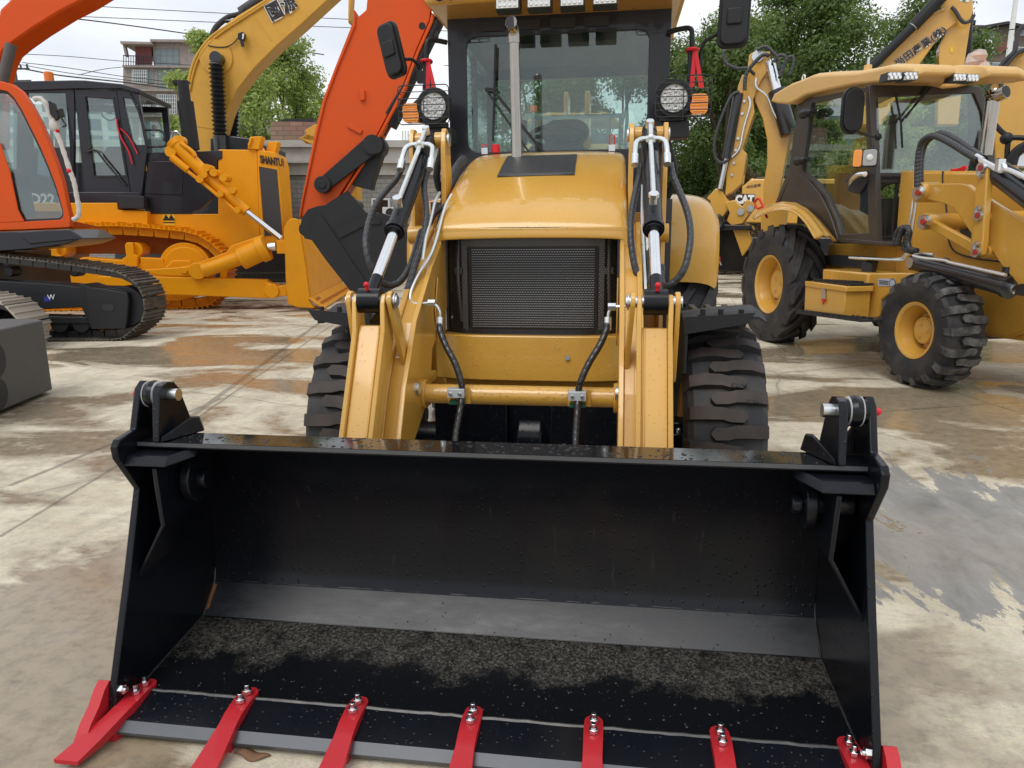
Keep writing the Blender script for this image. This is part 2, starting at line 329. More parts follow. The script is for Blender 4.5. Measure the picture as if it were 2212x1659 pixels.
sd = V(math.sin(SUN_AZ)*math.cos(SUN_EL), math.cos(SUN_AZ)*math.cos(SUN_EL), math.sin(SUN_EL)); so.rotation_euler = sd.to_track_quat('Z', 'Y').to_euler()
S.view_settings.view_transform = 'Standard'; S.view_settings.look = 'None'; S.view_settings.exposure = .25; S.view_settings.gamma = 1
S.cycles.use_denoising = True; S.cycles.max_bounces = 8; S.cycles.transparent_max_bounces = 16; S.cycles.caustics_reflective = False; S.cycles.caustics_refractive = False
# ground
n = NT('wet_concrete'); P0 = n.co(); big = n.noise(n.co((.8, 1.5, 1), rot=(0, 0, -.12), loc=(3.1, 1.7, 0)), .62, 6, .55, .9); mid = n.noise(n.co((.8, 1.7, 1)), 1.9, 7, .62, .5); fine = n.noise(P0, 14, 8, .7); grit = n.noise(P0, 120, 3)
streak = n.noise(n.co((1.2, .35, 1), rot=(0, 0, -1.15)), 3.5, 6, .6, .3)
dry = n.mix(n.ramp(mid, (.35, 0.), (.65, 1.)).outputs[0], (.54, .475, .35), (.69, .63, .49))
dry = n.mix(n.ramp(streak, (.45, 0.), (.72, .55)).outputs[0], dry, (.26, .22, .165))
dry = n.mix(n.ramp(fine, (.50, 0.), (.76, .55)).outputs[0], dry, (.20, .175, .14))
f2 = n.noise(n.co((1, 2.2, 1), rot=(0, 0, .5)), 6, 9, .72, .8); dry = n.mix(n.ramp(f2, (.52, 0.), (.72, .45)).outputs[0], dry, (.24, .205, .155))
dry = n.mix(.30, dry, grit.outputs[1], 'OVERLAY')
spk = n.noise(P0, 38, 6, .8); dry = n.mix(n.ramp(spk, (.60, 0.), (.70, .65)).outputs[0], dry, (.13, .115, .095))
crk = n.n('ShaderNodeTexVoronoi', _feature='DISTANCE_TO_EDGE', Vector=n.mix(.12, P0, n.noise(P0, 2.5, 5).outputs[1], 'ADD'), Scale=.42); dry = n.mix(n.ramp(crk.outputs[0], (.0, .5), (.006, 0.)).outputs[0], dry, (.08, .065, .05))
wetf = n.math('ADD', n.math('MULTIPLY', big.outputs[0], .72), n.math('MULTIPLY', mid.outputs[0], .28))
dist = n.n('ShaderNodeSeparateXYZ', i0=P0)
edge = n.math('MULTIPLY', n.math('SUBTRACT', mid.outputs[0], .5), 1.5)
for (x_, y_, rx, ry, am) in ((-1.55, .05, .85, 1.1, .34), (-3.2, 2.6, 1.2, .8, .10), (2.9, 4.4, 1.4, .8, .12), (-4.6, 6.2, 2.6, .8, .13), (-2.2, 4.6, 1.8, .5, .10), (.3, 2.2, 1.6, 2.4, .16), (4.2, 7.5, 2.5, 1.5, .13), (2.6, 2.9, .8, .45, .08)):
    dd = n.n('ShaderNodeVectorMath', _operation='DISTANCE', i0=n.co((1/rx, 1/ry, 1)), i1=(x_/rx, y_/ry, 0)).outputs['Value']
    wetf = n.math('ADD', wetf, n.math('MULTIPLY', n.ramp(n.math('ADD', dd, edge), (.35, 1.), (1.25, 0.)).outputs[0], am))
wetf = n.math('ADD', wetf, n.math('MULTIPLY', n.math('SUBTRACT', fine.outputs[0], .5), .045))
wetm = n.ramp(wetf, (.49, 0.), (.56, 1.)).outputs[0]
wetc = n.mix(n.noise(P0, .9, 4).outputs[0], (.32, .245, .15), (.25, .205, .145))
wetc = n.mix(n.ramp(fine, (.44, 0.), (.72, .6)).outputs[0], wetc, (.07, .055, .04))
# grey slurry patch spilled to the right of the bucket
SPC = V(2.2*.8, 1.75*1.0, 0); SPC.rotate(Matrix.Rotation(-.55, 3, 'Z')); SPC = SPC
sp = n.n('ShaderNodeVectorMath', _operation='DISTANCE', i0=n.co((.8, 1.0, 1), rot=(0, 0, -.55)), i1=tuple(SPC))
sn = n.noise(n.co((1.9, .7, 1), rot=(0, 0, .75)), 2.3, 9, .66, .5)
spd = n.math('ADD', n.math('MULTIPLY', sp.outputs['Value'], .62), n.math("MULTIPLY", sn.outputs[0], 2.6))
spm = n.math('MULTIPLY', n.ramp(n.math('MULTIPLY', spd, .5), (.895, 1.), (.903, 0.)).outputs[0], .9)
slur = n.mix(n.ramp(sn, (.3, 0.), (.62, 1.)).outputs[0], (.13, .13, .127), (.30, .295, .285))
wetm = n.math('MULTIPLY', wetm, n.math('SUBTRACT', 1., n.math('MULTIPLY', spm, .85)))
# slab joints and tyre scores
def line(px, py, qx, qy, wdt, soft=.4):
    d = V(qx-px, qy-py, 0); L = d.length; d.normalize(); nx, ny = -d.y, d.x
    wob = n.math('MULTIPLY', n.math('SUBTRACT', n.noise(P0, 3, 3).outputs[0], .5), .03)
    a = n.n('ShaderNodeVectorMath', _operation='DOT_PRODUCT', i0=P0, i1=(nx, ny, 0)).outputs['Value']; a = n.math('ABSOLUTE', n.math('ADD', n.math('SUBTRACT', a, px*nx+py*ny), wob))
    b = n.n('ShaderNodeVectorMath', _operation='DOT_PRODUCT', i0=P0, i1=(d.x, d.y, 0)).outputs['Value']; b = n.math('SUBTRACT', b, px*d.x+py*d.y)
    return n.math('MULTIPLY', n.math('LESS_THAN', a, wdt), n.math('MULTIPLY', n.math('GREATER_THAN', b, 0.), n.math('LESS_THAN', b, L)))
jm = None
for a, b, wd in [((2020, 835), (2212, 895), .012), ((1960, 750), (2130, 850), .012), ((1660, 905), (2212, 868), .01), ((0, 1160), (330, 960), .012), ((330, 960), (700, 690), .03), ((365, 945), (735, 690), .012), ((20, 1050), (480, 860), .02), ((1530, 640), (1700, 760), .01)]:
    A, B = onz(*a), onz(*b); l = line(A.x, A.y, B.x, B.y, wd); jm = l if jm is None else n.math('MAXIMUM', jm, l)
base = n.mix(spm, dry, slur)
col = n.mix(n.math('MULTIPLY', wetm, .9), base, wetc)
col = n.mix(n.math('MULTIPLY', jm, .5), col, (.06, .05, .04))
rough = n.mix(wetm, n.mix(spm, (.80,)*3, (.6,)*3), n.mix(n.ramp(mid, (.42, 0.), (.60, 1.)).outputs[0], (.03,)*3, (.24,)*3))
hgt = n.math('ADD', n.math('MULTIPLY', fine.outputs[0], .6), n.math('MULTIPLY', grit.outputs[0], .25))
hgt = n.math('MULTIPLY', hgt, n.math('SUBTRACT', 1., n.math('MULTIPLY', wetm, .86)))
n.bsdf(Base__Color=col, Roughness=rough, Normal=n.bump(n.math('SUBTRACT', hgt, n.math('MULTIPLY', jm, .8)), 0.6, .012), Specular__IOR__Level=.5)
g = MB(); g.box(-220, 220, -60, 380, -.3, 0); o = g.build('ground', 'wet_concrete'); o['kind'] = 'structure'
# ------------------------------------------------------------------ the backhoe loader in front (its axes are the world's axes)
LD = thing('backhoe_loader', V(0, 2.2, 0), 'yellow backhoe loader facing the camera with a wide black bucket and red teeth', 'backhoe loader')
# bucket
b = MB(); th = .02
prof = [(-.085, .028), (.05, .062), (.412, .098), (.50, .185), (.514, .24), (.522, .32), (.522, .42), (.512, .52), (.488, .61), (.446, .69), (.385, .75), (.32, .775), (.285, .783), (.175, .785)]
th = .016
def shell(pr, off):
    out = []
    for i, p in enumerate(pr):
        a = pr[max(i-1, 0)]; c = pr[min(i+1, len(pr)-1)]; dx, dz = c[0]-a[0], c[1]-a[1]; l = math.hypot(dx, dz); out.append((p[0]+dz/l*off, p[1]-dx/l*off))
    return out
inn = prof[:3]+prof[3:]; 
fine = []
for i in range(len(prof)):
    fine.append(prof[i])
outp = shell(fine, th)
poly = fine+outp[::-1]
hw = 1.055
b.prism([V(-hw+.019, v, z) for v, z in poly], (2*hw-.038, 0, 0))
side = [(-.036, .132), (.08, .43), (.165, .66), (.092, .775), (.088, .812), (.105, .83), (.18, .84), (.222, .955), (.25, .975), (.285, .965), (.345, .84), (.44, .76), (.56, .60), (.60, .36), (.54, .17), (.44, .075), (.05, .035), (-.06, .02)]
for s in (-1, 1):
    b.prism([V(s*hw, v, z) for v, z in side], (-s*.022, 0, 0))
    # stop bar under the lip and bent gusset sheet
    b.prism([V(s*(hw-.022), .125, .778), V(s*(hw-.022), .105, .750), V(s*(hw-.022), .20, .750), V(s*(hw-.022), .20, .778)], (-s*.13, 0, 0))
    b.prism([V(s*(hw-.152), .125, .778), V(s*(hw-.152), .20, .778), V(s*(hw-.152), .20, .750), V(s*(hw-.152), .105, .750)], (-s*.05, .08, .010))
    path = [(.945, .74), (.938, .56), (1.032, .395)]
    for (u0, z0), (u1, z1) in zip(path, path[1:]):
        b.prism([V(s*u0, .125, z0), V(s*u1, .125 if z1 > .5 else .115, z1), V(s*(u1+.014), .125 if z1 > .5 else .115, z1), V(s*(u0+.014), .125, z0)], (0, .30, .02))
    b.cyl(V(s*1.03, .27, .665), V(s*.93, .27, .665), .042, 20)
    b.cyl(V(s*.925, .27, .665), V(s*.895, .27, .665), .075, 20); b.cyl(V(s*.895, .26, .665), V(s*.865, .26, .665), .03, 16)
BK = b.build('bucket', 'black_paint', LD, bevel=.004)
# clevis ears at both ends of the lip
for s in (-1, 1):
    b = MB(); ear = [(.165, .807), (.19, .945), (.21, .968), (.24, .975), (.27, .968), (.292, .945), (.35, .807)]
    b.prism([V(s*.975, v, z) for v, z in ear], (-s*.022, 0, 0))
    b.prism([V(s*.99, .30, .80), V(s*1.03, .30, .80), V(s*1.03, .31, .875), V(s*1.01, .31, .84), V(s*.99, .31, .87)], (0, .015, 0))
    b.prism([V(s*.945, .19, .806), V(s*.945, .31, .806), V(s*.90, .31, .806)], (0, 0, .006))
    b.prism([V(s*.950, .165, .805), V(s*.944, .168, .822), V(s*.915, .275, .856), V(s*.900, .295, .852), V(s*.893, .305, .805)], (s*.008, .018, 0))
    CL = b.build('clevis', 'black_paint', BK, bevel=.003)
    b = MB(); pc = V(0, .243, .935)
    b.rev(pc+V(s*.975, 0, 0), pc+V(s*1.034, 0, 0), [(0, .033), (.22, .033), (.24, .038), (.5, .043), (.76, .038), (.78, .033), (1, .033)], 20)
    b.mat(1)
    for q in (.988, 1.02): b.rev(pc+V(s*q, 0, 0), pc+V(s*(q+.004), 0, 0), [(0, .036), (.5, .040), (1, .036)], 20)
    b.mat(2).cyl(pc+V(s*.925, 0, 0), pc+V(s*.954, 0, 0), .0185, 18)
    b.mat(3).ball(pc+V(s*1.064, 0, 0), .011)
    b.build('hinge_pin', ['black_paint', 'white_paint', 'zinc', 'ribbon_red'], CL)
    b = MB(); b.cyl(V(s*1.0, .25, .93), V(s*.965, .34, .80), .018); b.build('ram_rod', 'black_plain', CL)
b = MB(); b.prism([V(-1.03, .052, .0645), V(-1.03, .405, .1005), V(-1.03, .405, .097), V(-1.03, .052, .061)], (2.06, 0, 0)); b.build('floor_plate', 'silt_floor', BK)
b = MB(); b.prism([V(-.93, .176, .8015), V(.93, .176, .8015), V(.93, .285, .8015), V(-.93, .285, .8015)], (0, 0, .003)); b.mat(1).prism([V(-1.03, .1745, .7925), V(1.03, .1745, .7925), V(1.03, .1745, .8035), V(-1.03, .1745, .8035)], (0, -.002, 0)); b.build('lip_plate', ['wet_black', 'edge_grey'], BK)
b = MB(); b.prism([V(-1.03, .4125, .1005), V(-1.03, .4985, .1865), V(-1.03, .5005, .1845), V(-1.03, .4145, .0985)], (2.06, 0, 0)); b.build('bend_strip', 'sheen_black', BK)
b = MB(); b.prism([V(-1.03, .425, .1138), V(-1.03, .492, .1808), V(-1.018, .490, .1788), V(-1.021, .43, .1188)], (0, -.0015, .0015)); b.build('rust_streak', 'rust', BK)
# cutting edge with its ground-off strip and weld beads
b = MB(); b.prism([V(-1.05, v, z) for v, z in [(-.066, .046), (.035, .072), (.035, .060), (-.066, .028)]], (2.1, 0, 0)); b.mat(1).prism([V(-1.05, v, z) for v, z in [(-.0662, .046), (-.0662, .028), (-.092, .018), (-.094, .028)]], (2.1, 0, 0)); b.build('cutting_edge', ['black_paint', 'edge_grey'], BK)
def bead(pts, r, name):
    b = MB(); P = [Vector(p) for p in pts]; out = []
    for a, c in zip(P, P[1:]):
        k = max(2, int((c-a).length/.03))
        for i in range(k): out.append(a.lerp(c, i/k)+V(random.uniform(-.0012, .0012), random.uniform(-.0015, .0015), random.uniform(-.0008, .0008)))
    out.append(P[-1]); b.tube(out, r, 6, 1); return b.build(name, 'weld', BK)
n = NT('weld'); n.bsdf(Base__Color=n.mix(n.noise(n.co(), 40, 4).outputs[0], (.01, .01, .011), (.10, .098, .095)), Roughness=.35, Metallic=.2)
bead([(-1.03, .040, .070), (1.03, .040, .070)], .0065, 'weld_seam')
bead([(-1.03, .503, .19), (1.03, .503, .19)], .0018, 'weld_seam')
for s in (-1, 1): bead([(s*1.032, -.03, .045), (s*1.032, .06, .067), (s*1.032, .41, .102), (s*1.032, .50, .19), (s*1.032, .56, .36)], .003, 'weld_seam')
# grimy dried silt at the back of the floor, red teeth with two bolts each
def tooth(uc, corner=0):
    b = MB(); c = corner
    P = [(-.0, .0), (.045, .0)]
    top = [(.055, .078), (.02, .084), (-.04, .078), (-.075, .066), (-.15, .044), (-.215, .028)]; bot = [(.055, .066), (.02, .066), (-.04, .05), (-.075, .034), (-.15, .018), (-.215, .016)]
    wd = [.026, .027, .026, .026, .032, .036]; wb = [.026, .027, .026, .024, .028, .034]
    def cx(v): return uc+(-.02 if c < 0 else .02 if c > 0 else 0)*max(0, -v-.03)/.19*3.0 if c else uc
    L = []
    for (v, z), (v2, z2), w1, w2 in zip(top, bot, wd, wb):
        x = cx(v); L.append([b.bm.verts.new(p) for p in (V(x-w1, v, z), V(x+w1, v, z), V(x+w2, v2, z2), V(x-w2, v2, z2))])
    for a, d in zip(L, L[1:]):
        for i in range(4): b.f([a[i], a[(i+1) % 4], d[(i+1) % 4], d[i]])
    b.f(L[0]); b.f(L[-1][::-1])
    b.cyl(V(uc, .055, .066), V(uc, .055, .0785), .026, 16)
    b.prism([V(cx(v)-.02, v, z) for v, z in [(-.10, .03), (-.10, .0), (-.02, .004), (.03, .03)]], (.04, 0, 0))
    if c:
        s = c; x0 = s*1.058
        b.prism([V(x0, v, z) for v, z in [(-.052, .128), (-.030, .142), (-.012, .130), (-.015, .08), (-.05, .045), (-.15, .032), (-.12, .065), (-.08, .095)]], (s*.034, 0, 0))
    b.mat(1)
    for v in (.045, .004):
        b.cyl(V(uc, v, .083), V(uc, v, .096), .0135, 6, smooth=False); b.cyl(V(uc, v, .096), V(uc, v, .112), .0075, 10)
    if c: b.cyl(V(c*1.034, -.022, .112), V(c*1.020, -.022, .112), .015, 6, smooth=False); b.cyl(V(c*1.020, -.022, .112), V(c*1.012, -.022, .112), .008, 10)
    return b.build('tooth', ['red_paint', 'chrome'], BK, bevel=.003)
t0 = None
for k in range(-2, 3):
    if t0 is None: t0 = tooth(k*.338); u0 = k*.338
    else: c = t0.copy(); COL.objects.link(c); c.parent = BK; c.location = (k*.338-u0, 0, 0)
tooth(-1.005, -1); tooth(1.005, 1)
# ------------------------------------------------------------------ loader arms
def SV(s, v, z, u): return V(s*u, v, z)
for s in (-1, 1):
    b = MB()           # main arm: box section from the tower down to the bucket
    arm = [(1.83, 1.33), (1.78, 1.41), (1.62, 1.42), (1.20, 1.16), (.98, .98), (.82, .72), (.70, .50), (.56, .40), (.60, .62), (.70, .80), (.86, 1.0), (1.05, 1.17)]
    outer = [(1.86, 1.20), (1.80, 1.42), (1.66, 1.45), (1.30, 1.27), (1.02, 1.07), (.84, .84), (.66, .50), (.60, .36), (.76, .34), (.92, .60), (1.20, .74), (1.26, .92), (1.62, 1.10)]
    b.prism([V(s*.395, v, z) for v, z in outer], (s*.02, 0, 0)); b.prism([V(s*.465, v, z) for v, z in outer], (s*.02, 0, 0))
    top = [(1.66, 1.45), (1.30, 1.27), (1.02, 1.07), (.84, .84), (.66, .50), (.60, .36)]
    for (v0, z0), (v1, z1) in zip(top, top[1:]): b.prism([V(s*.415, v0+.012, z0-.01), V(s*.415, v1+.012, z1-.01), V(s*.415, v1+.03, z1-.014), V(s*.415, v0+.03, z0-.014)], (s*.05, 0, 0))
    b.box(*sorted((s*.415, s*.465)), 1.1, 1.4, .76, .80)
    b.cyl(V(s*.38, 1.09, .76), V(s*.52, 1.09, .76), .06, 20)
    b.prism([V(s*.392, v, z) for v, z in [(1.34, .93), (1.42, 1.0), (1.44, 1.14), (1.36, 1.22), (1.30, 1.08)]], (-s*.006, 0, 0))
    b.build('loader_arm', 'yellow_paint', LD, bevel=.004)
    b = MB()          # front channel (lever) with two webs and a recessed face
    ln = [(.875, 1.16), (.855, 1.19), (.825, 1.19), (.80, 1.16), (.79, 1.06), (.575, .66), (.57, .64), (.66, .64), (.90, 1.02)]
    for u in (.452, .558): b.prism([V(s*u, v, z) for v, z in ln], (s*.017, 0, 0))
    b.prism([V(s*.469, v, z) for v, z in [(.820, 1.075), (.600, .66), (.616, .66), (.84, 1.075)]], (s*.089, 0, 0))
    b.prism([V(s*.475, v, z) for v, z in [(.812, 1.075), (.797, 1.04), (.592, .66), (.598, .655), (.806, 1.03), (.828, 1.075)]], (s*.008, 0, 0))
    b.build('tilt_lever', 'yellow_paint', LD, bevel=.003)
    b = MB()          # flat links either side of the pin, down to the arm
    for u in (.428, .582):
        A, B = V(s*u, .84, 1.165), V(s*(u if u > .5 else .41), 1.0, .80) if u < .5 else V(s*.582, .90, .90)
        d = (B-A).normalized(); nn = V(0, -d.z, d.y); w_ = .036
        pts = [A+nn*w_*math.cos(a)-d*w_*math.sin(a) for a in [PI*k/8 for k in range(9)]]+[B-nn*w_*.9*math.cos(a)+d*w_*.9*math.sin(a) for a in [PI*k/8 for k in range(9)]]
        b.prism(pts, (s*.017, 0, 0))
    b.mat(1); b.cyl(V(s*.412, .84, 1.165), V(s*.608, .84, 1.165), .021, 18); b.cyl(V(s*.385, 1.0, .80), V(s*.42, 1.0, .80), .027, 18)
    b.cyl(V(s*.418, .84, 1.165), V(s*.424, .84, 1.165), .030, 18)
    b.build('link', ['yellow_paint', 'zinc'], LD, bevel=.002)
    b = MB(); b.cyl(V(s*.474, .84, 1.165), V(s*.556, .84, 1.165), .046, 22); b.mat(1).cyl(V(s*.52, .818, 1.206), V(s*.52, .812, 1.222), .007, 10)
    b.ball(V(s*.52, .812, 1.226), .010); b.build('rod_eye', ['black_paint', 'ribbon_red'], LD)
    # tower: two tall plates on the chassis
    b = MB()
    tw = [(1.86, 1.84), (1.85, 1.875), (1.82, 1.895), (1.79, 1.895), (1.765, 1.87), (1.75, 1.80), (1.74, 1.30), (1.70, .95), (1.70, .60), (1.95, .60), (1.98, 1.1), (1.90, 1.6)]
    b.prism([V(s*.43, v, z) for v, z in tw], (s*.022, 0, 0)); b.prism([V(s*.585, v, z) for v, z in tw], (s*.02, 0, 0))
    b.cyl(V(s*.452, 1.81, 1.845), V(s*.49, 1.81, 1.845), .036, 20); b.cyl(V(s*.55, 1.81, 1.845), V(s*.585, 1.81, 1.845), .036, 20)
    b.box(*sorted((s*.452, s*.585)), 1.92, 1.94, .6, 1.5)
    b.cyl(V(s*.40, 1.76, 1.40), V(s*.62, 1.76, 1.40), .045, 20)
    b.mat(1); b.cyl(V(s*.418, 1.81, 1.845), V(s*.43, 1.81, 1.845), .030, 20); b.cyl(V(s*.605, 1.81, 1.845), V(s*.614, 1.81, 1.845), .030, 20)
    b.build('loader_tower', ['yellow_paint', 'zinc'], LD, bevel=.003)
    # cylinder
    A, B = V(s*.52, 1.80, 1.845), V(s*.52, .84, 1.175); ax = B-A; L = ax.length
    b = MB(); g = .635
    b.cyl(A-ax*.01, A+ax*g, .0375, 24); b.cyl(A+ax*(g-.012), A+ax*(g+.008), .0425, 24); b.ball(A, .044)
    b.cyl(A+ax*(g+.008), A+ax*(g+.02), .036, 24)
    nrm = V(0, -ax.z, ax.y).normalized()*(-1 if ax.z < 0 else 1); nrm = V(0, ax.z, -ax.y).normalized()
    if nrm.z < 0: nrm = -nrm
    for q in (-.024, .024): b.box(s*.52+q-.009, s*.52+q+.009, 1.635, 1.665, 1.735, 1.80)
    CY = b.build('tilt_cylinder', 'black_paint', LD)
    b = MB(); b.cyl(A+ax*(g+.02), A+ax*.90, .0215, 20); b.mat(1).cyl(A+ax*.90, A+ax*.98, .023, 20); b.build('cylinder_rod', ['chrome', 'black_paint'], CY)
    b = MB(); J = A+ax*.135+nrm*.058; K = A+ax*(g-.10)+nrm*.060; H = A+ax*.015+nrm*.06
    b.tube([H, A+ax*.07+nrm*.062, J], .0125, 10, 3); b.tube([J, J.lerp(K, .5), K], .0105, 10, 3)
    b.cyl(H+nrm*-.02, H+nrm*.016, .019, 6, smooth=False); b.cyl(K-nrm*.045, K+nrm*.005, .0155, 14); b.cyl(K+nrm*.005, K+nrm*.022, .021, 6, smooth=False)
    for q in (-1, 1):
        b.tube([J, J+V(q*.035, 0, .004), J+V(q*.062, -.02, -.012), J+V(q*.068, -.06, -.055), J+V(q*.068, -.075, -.075)], .0115, 10, 4)
        b.cyl(J+V(q*.068, -.07, -.07), J+V(q*.068, -.105, -.115), .0165, 12)
    b.cyl(J+V(-.02, 0, 0), J+V(.02, 0, 0), .017, 6, smooth=False); b.ball(J+nrm*.012, .015)
    b.build('hydraulic_pipe', 'zinc_bright', CY)
# ------------------------------------------------------------------ tyres
def crown(x, w, R, r):     # carcass radius at lateral x
    k = abs(x)/(w/2)
    return R-(R-r)*(.5*max(0, k-.0)**2.6*.28) if k < .86 else R-(R-r)*(.14*.5+ (k-.86)/.14*.20)
def tyre(name, parent, c, axis, R, w, rr, lugs=18, lug_h=.028, style='loader', mats=('rubber', 'worn_rubber'), phase=0.):
    """c centre, axis unit vector pointing outwards; R outer, rr rim radius"""
    c = Vector(c); ax = Vector(axis).normalized(); a = V(0, 0, 1); e = ax.cross(a).normalized()
    def P(x, rad, th): return c+ax*x+(a*math.cos(th)+e*math.sin(th))*rad
    b = MB(); Rb = R-lug_h; sw = w/2
    pr = [(-sw*.70, rr), (-sw*.80, rr+.012), (-sw*.98, rr+(Rb-rr)*.35), (-sw*1.0, rr+(Rb-rr)*.60), (-sw*.93, rr+(Rb-rr)*.86), (-sw*.80, Rb-.012), (-sw*.45, Rb-.003), (0, Rb)]
    pr = pr+[(-x, r) for x, r in pr[-2::-1]]
    N = 56; rings = [[b.bm.verts.new(P(x, r, 2*PI*k/N)) for k in range(N)] for x, r in pr]
    for A, B in zip(rings, rings[1:]):
        for k in range(N): b.f([A[k], A[(k+1) % N], B[(k+1) % N], B[k]], True)
    if style == 'loader': st = [(1.0, -.22, .20, .75), (.90, -.24, .22, .95), (.55, -.23, .22, 1), (.16, -.21, .22, 1), (-.02, -.15, .28, 1), (-.32, -.14, .29, 1), (-.42, .0, .15, 1)]
    else: st = [(1.0, -1.3, -.72, .70), (.90, -1.15, -.52, .95), (.62, -.62, -.10, 1), (.30, -.12, .36, 1), (.02, .30, .70, 1), (-.12, .42, .62, 1)]
    d = 2*PI/lugs
    for sd in (-1, 1):
        for k in range(lugs):
            th0 = k*d+(d/2 if sd > 0 else 0)+phase; prev = None; tops = []
            for (xn, lo, hi, hh) in st:
                x = sd*xn*sw; kx = abs(xn)
                base = Rb-.010-(.03*(kx-.6)/.4 if kx > .6 else 0)-(.05 if kx > .95 else 0); top = base+.010+lug_h*hh-(.004 if kx > .9 else 0)
                q = [P(x, base, th0+lo*d), P(x, top, th0+(lo+.04)*d), P(x, top, th0+(hi-.04)*d), P(x, base, th0+hi*d)]
                q = [b.bm.verts.new(v) for v in q]
                if prev:
                    for i in (0, 2): b.mat(0).f([prev[i], prev[i+1], q[i+1], q[i]])
                    b.mat(1).f([prev[1], prev[2], q[2], q[1]]); b.mat(0)
                else: b.f(q)
                prev = q
            b.f(prev[::-1])
    return b.build(name, list(mats), parent, ang=28)
def wheel(parent, c, axis, R, w, rr, hub='yellow_paint', dish=.10, **kw):
    """wheel part = hub and rim, tyre is its sub-part; c at the tyre's middle"""
    c = Vector(c); ax = Vector(axis).normalized(); b = MB(); sw = w/2
    b.rev(c-ax*sw*.8, c+ax*sw*.8, [(0, rr+.004), (.03, rr+.004), (.05, rr-.012), (.22, rr-.02), (.3, rr-.05), (.7, rr-.05), (.82, rr-.02), (.95, rr-.012), (.965, rr+.006), (1, rr+.004), (1, rr-.010), (.955, rr-.03), (.83, rr-.04), (.62, rr-.075), (.45, rr-.085), (.42, rr*.45), (.42, .02)], 40, caps=False)
    o = c+ax*(sw*.8*.84-sw*.8)*0
    hb = c-ax*sw*.8*.16
    b.cyl(hb, hb+ax*.075, rr*.52, 28, r2=rr*.49); b.cyl(hb+ax*.075, hb+ax*.085, rr*.47, 28, r2=rr*.44)
    up = V(0, 0, 1); e = ax.cross(up)
    for k in range(3): p = hb+ax*.083+(up*math.cos(2*PI*k/3+.6)+e*math.sin(2*PI*k/3+.6))*rr*.24; b.cyl(p, p+ax*.006, rr*.11, 14); b.cyl(p, p+ax*.011, rr*.05, 10)
    b.mat(1)
    for k in range(8): p = hb+(up*math.cos(2*PI*k/8+.2)+e*math.sin(2*PI*k/8+.2))*rr*.64; b.cyl(p-ax*.01, p+ax*.028, .017, 6, smooth=False)
    W = b.build('wheel', [hub, 'worn_steel'], parent)
    T = tyre('tyre', W, c, ax, R, w, rr, **kw); return W, T
# ------------------------------------------------------------------ cross tube, hoses, axle
b = MB(); b.cyl(V(-.40, 1.09, .762), V(.40, 1.09, .762), .040, 28)
for x in (-.235, .246): b.box(x-.045, x+.045, 1.040, 1.05, .735, .80)
b.build('cross_tube', 'yellow_paint', LD)
for x in (-.240, .240):
    b = MB(); b.box(x-.034, x+.034, .992, 1.04, .768, .803); b.mat(1).box(x-.032, x+.032, 1.012, 1.04, .736, .7515)
    b.mat(2)
    for q in (-.019, .019): b.cyl(V(x+q, .992, .785), V(x+q, .982, .785), .0075, 6, smooth=False)
    b.build('hose_clamp', ['clamp_zinc', 'green_block', 'zinc'], LD, bevel=.001)
def hose(pts, r=.0135, mat='hose_rubber', name='hose', parent=None, rib=(.032, .10), n=6, seg=10):
    b = MB(); b.wrap(pts, r, seg, rib[0]*.95); return b.build(name, [mat, 'interior_dark'], parent or LD, ang=60)
def H(fn, L, v0, v1=None):
    v1 = v0 if v1 is None else v1; out = []
    for i, p in enumerate(L):
        x, y = fn(p[0], p[1]); v = p[2] if len(p) > 2 else v0+(v1-v0)*i/(len(L)-1); out.append(ony(x, y, v))
    return out
ZA = zm(777.6, 216, .2604); ZB = zm(1296, 216, .2605); ZI = lambda x, y: (x, y)
hose(H(ZA, [(350, 560, 1.62), (300, 660, 1.58), (230, 740, 1.52), (150, 840, 1.44), (95, 950, 1.36), (62, 1070, 1.28), (50, 1200, 1.22), (80, 1350, 1.2), (145, 1480, 1.22), (230, 1535, 1.26), (320, 1515, 1.3), (395, 1420, 1.34), (440, 1310, 1.38), (480, 1180, 1.44), (510, 1080, 1.5)], 0), .014)
hose(H(ZA, [(575, 570, 1.62), (540, 650, 1.58), (532, 750, 1.52), (545, 850, 1.46), (552, 950, 1.4), (537, 1080, 1.35), (512, 1200, 1.3), (462, 1350, 1.25), (410, 1530, 1.2), (395, 1570, 1.19)], 0), .0145)
hose(H(ZB, [(335, 530, 1.60), (330, 620, 1.57), (292, 780, 1.48), (262, 950, 1.4), (255, 1100, 1.34), (270, 1280, 1.3), (310, 1450, 1.28), (360, 1530, 1.3), (395, 1450, 1.36), (396, 1300, 1.42), (385, 1150, 1.5)], 0), .0145)
hose(H(ZB, [(585, 530, 1.60), (605, 630, 1.56), (655, 750, 1.5), (715, 900, 1.42), (747, 1050, 1.36), (745, 1200, 1.3), (705, 1380, 1.26), (635, 1490, 1.26), (545, 1545, 1.28), (510, 1500, 1.36), (515, 1380, 1.42)], 0), .0145)
hose(H(ZI, [(950, 690, 1.12), (950, 712, 1.1), (962, 745, 1.07), (983, 785, 1.04), (996, 825, 1.02), (998, 850, 1.015), (993, 890, .98), (985, 935, .90), (980, 990, .8)], 0), .0135, 'black_plain')
hose(H(ZI, [(1313, 690, 1.12), (1310, 712, 1.1), (1296, 745, 1.07), (1272, 785, 1.04), (1256, 820, 1.02), (1249, 850, 1.015), (1247, 890, .98), (1244, 935, .90), (1242, 1000, .8)], 0), .0135, 'black_plain')
b = MB()
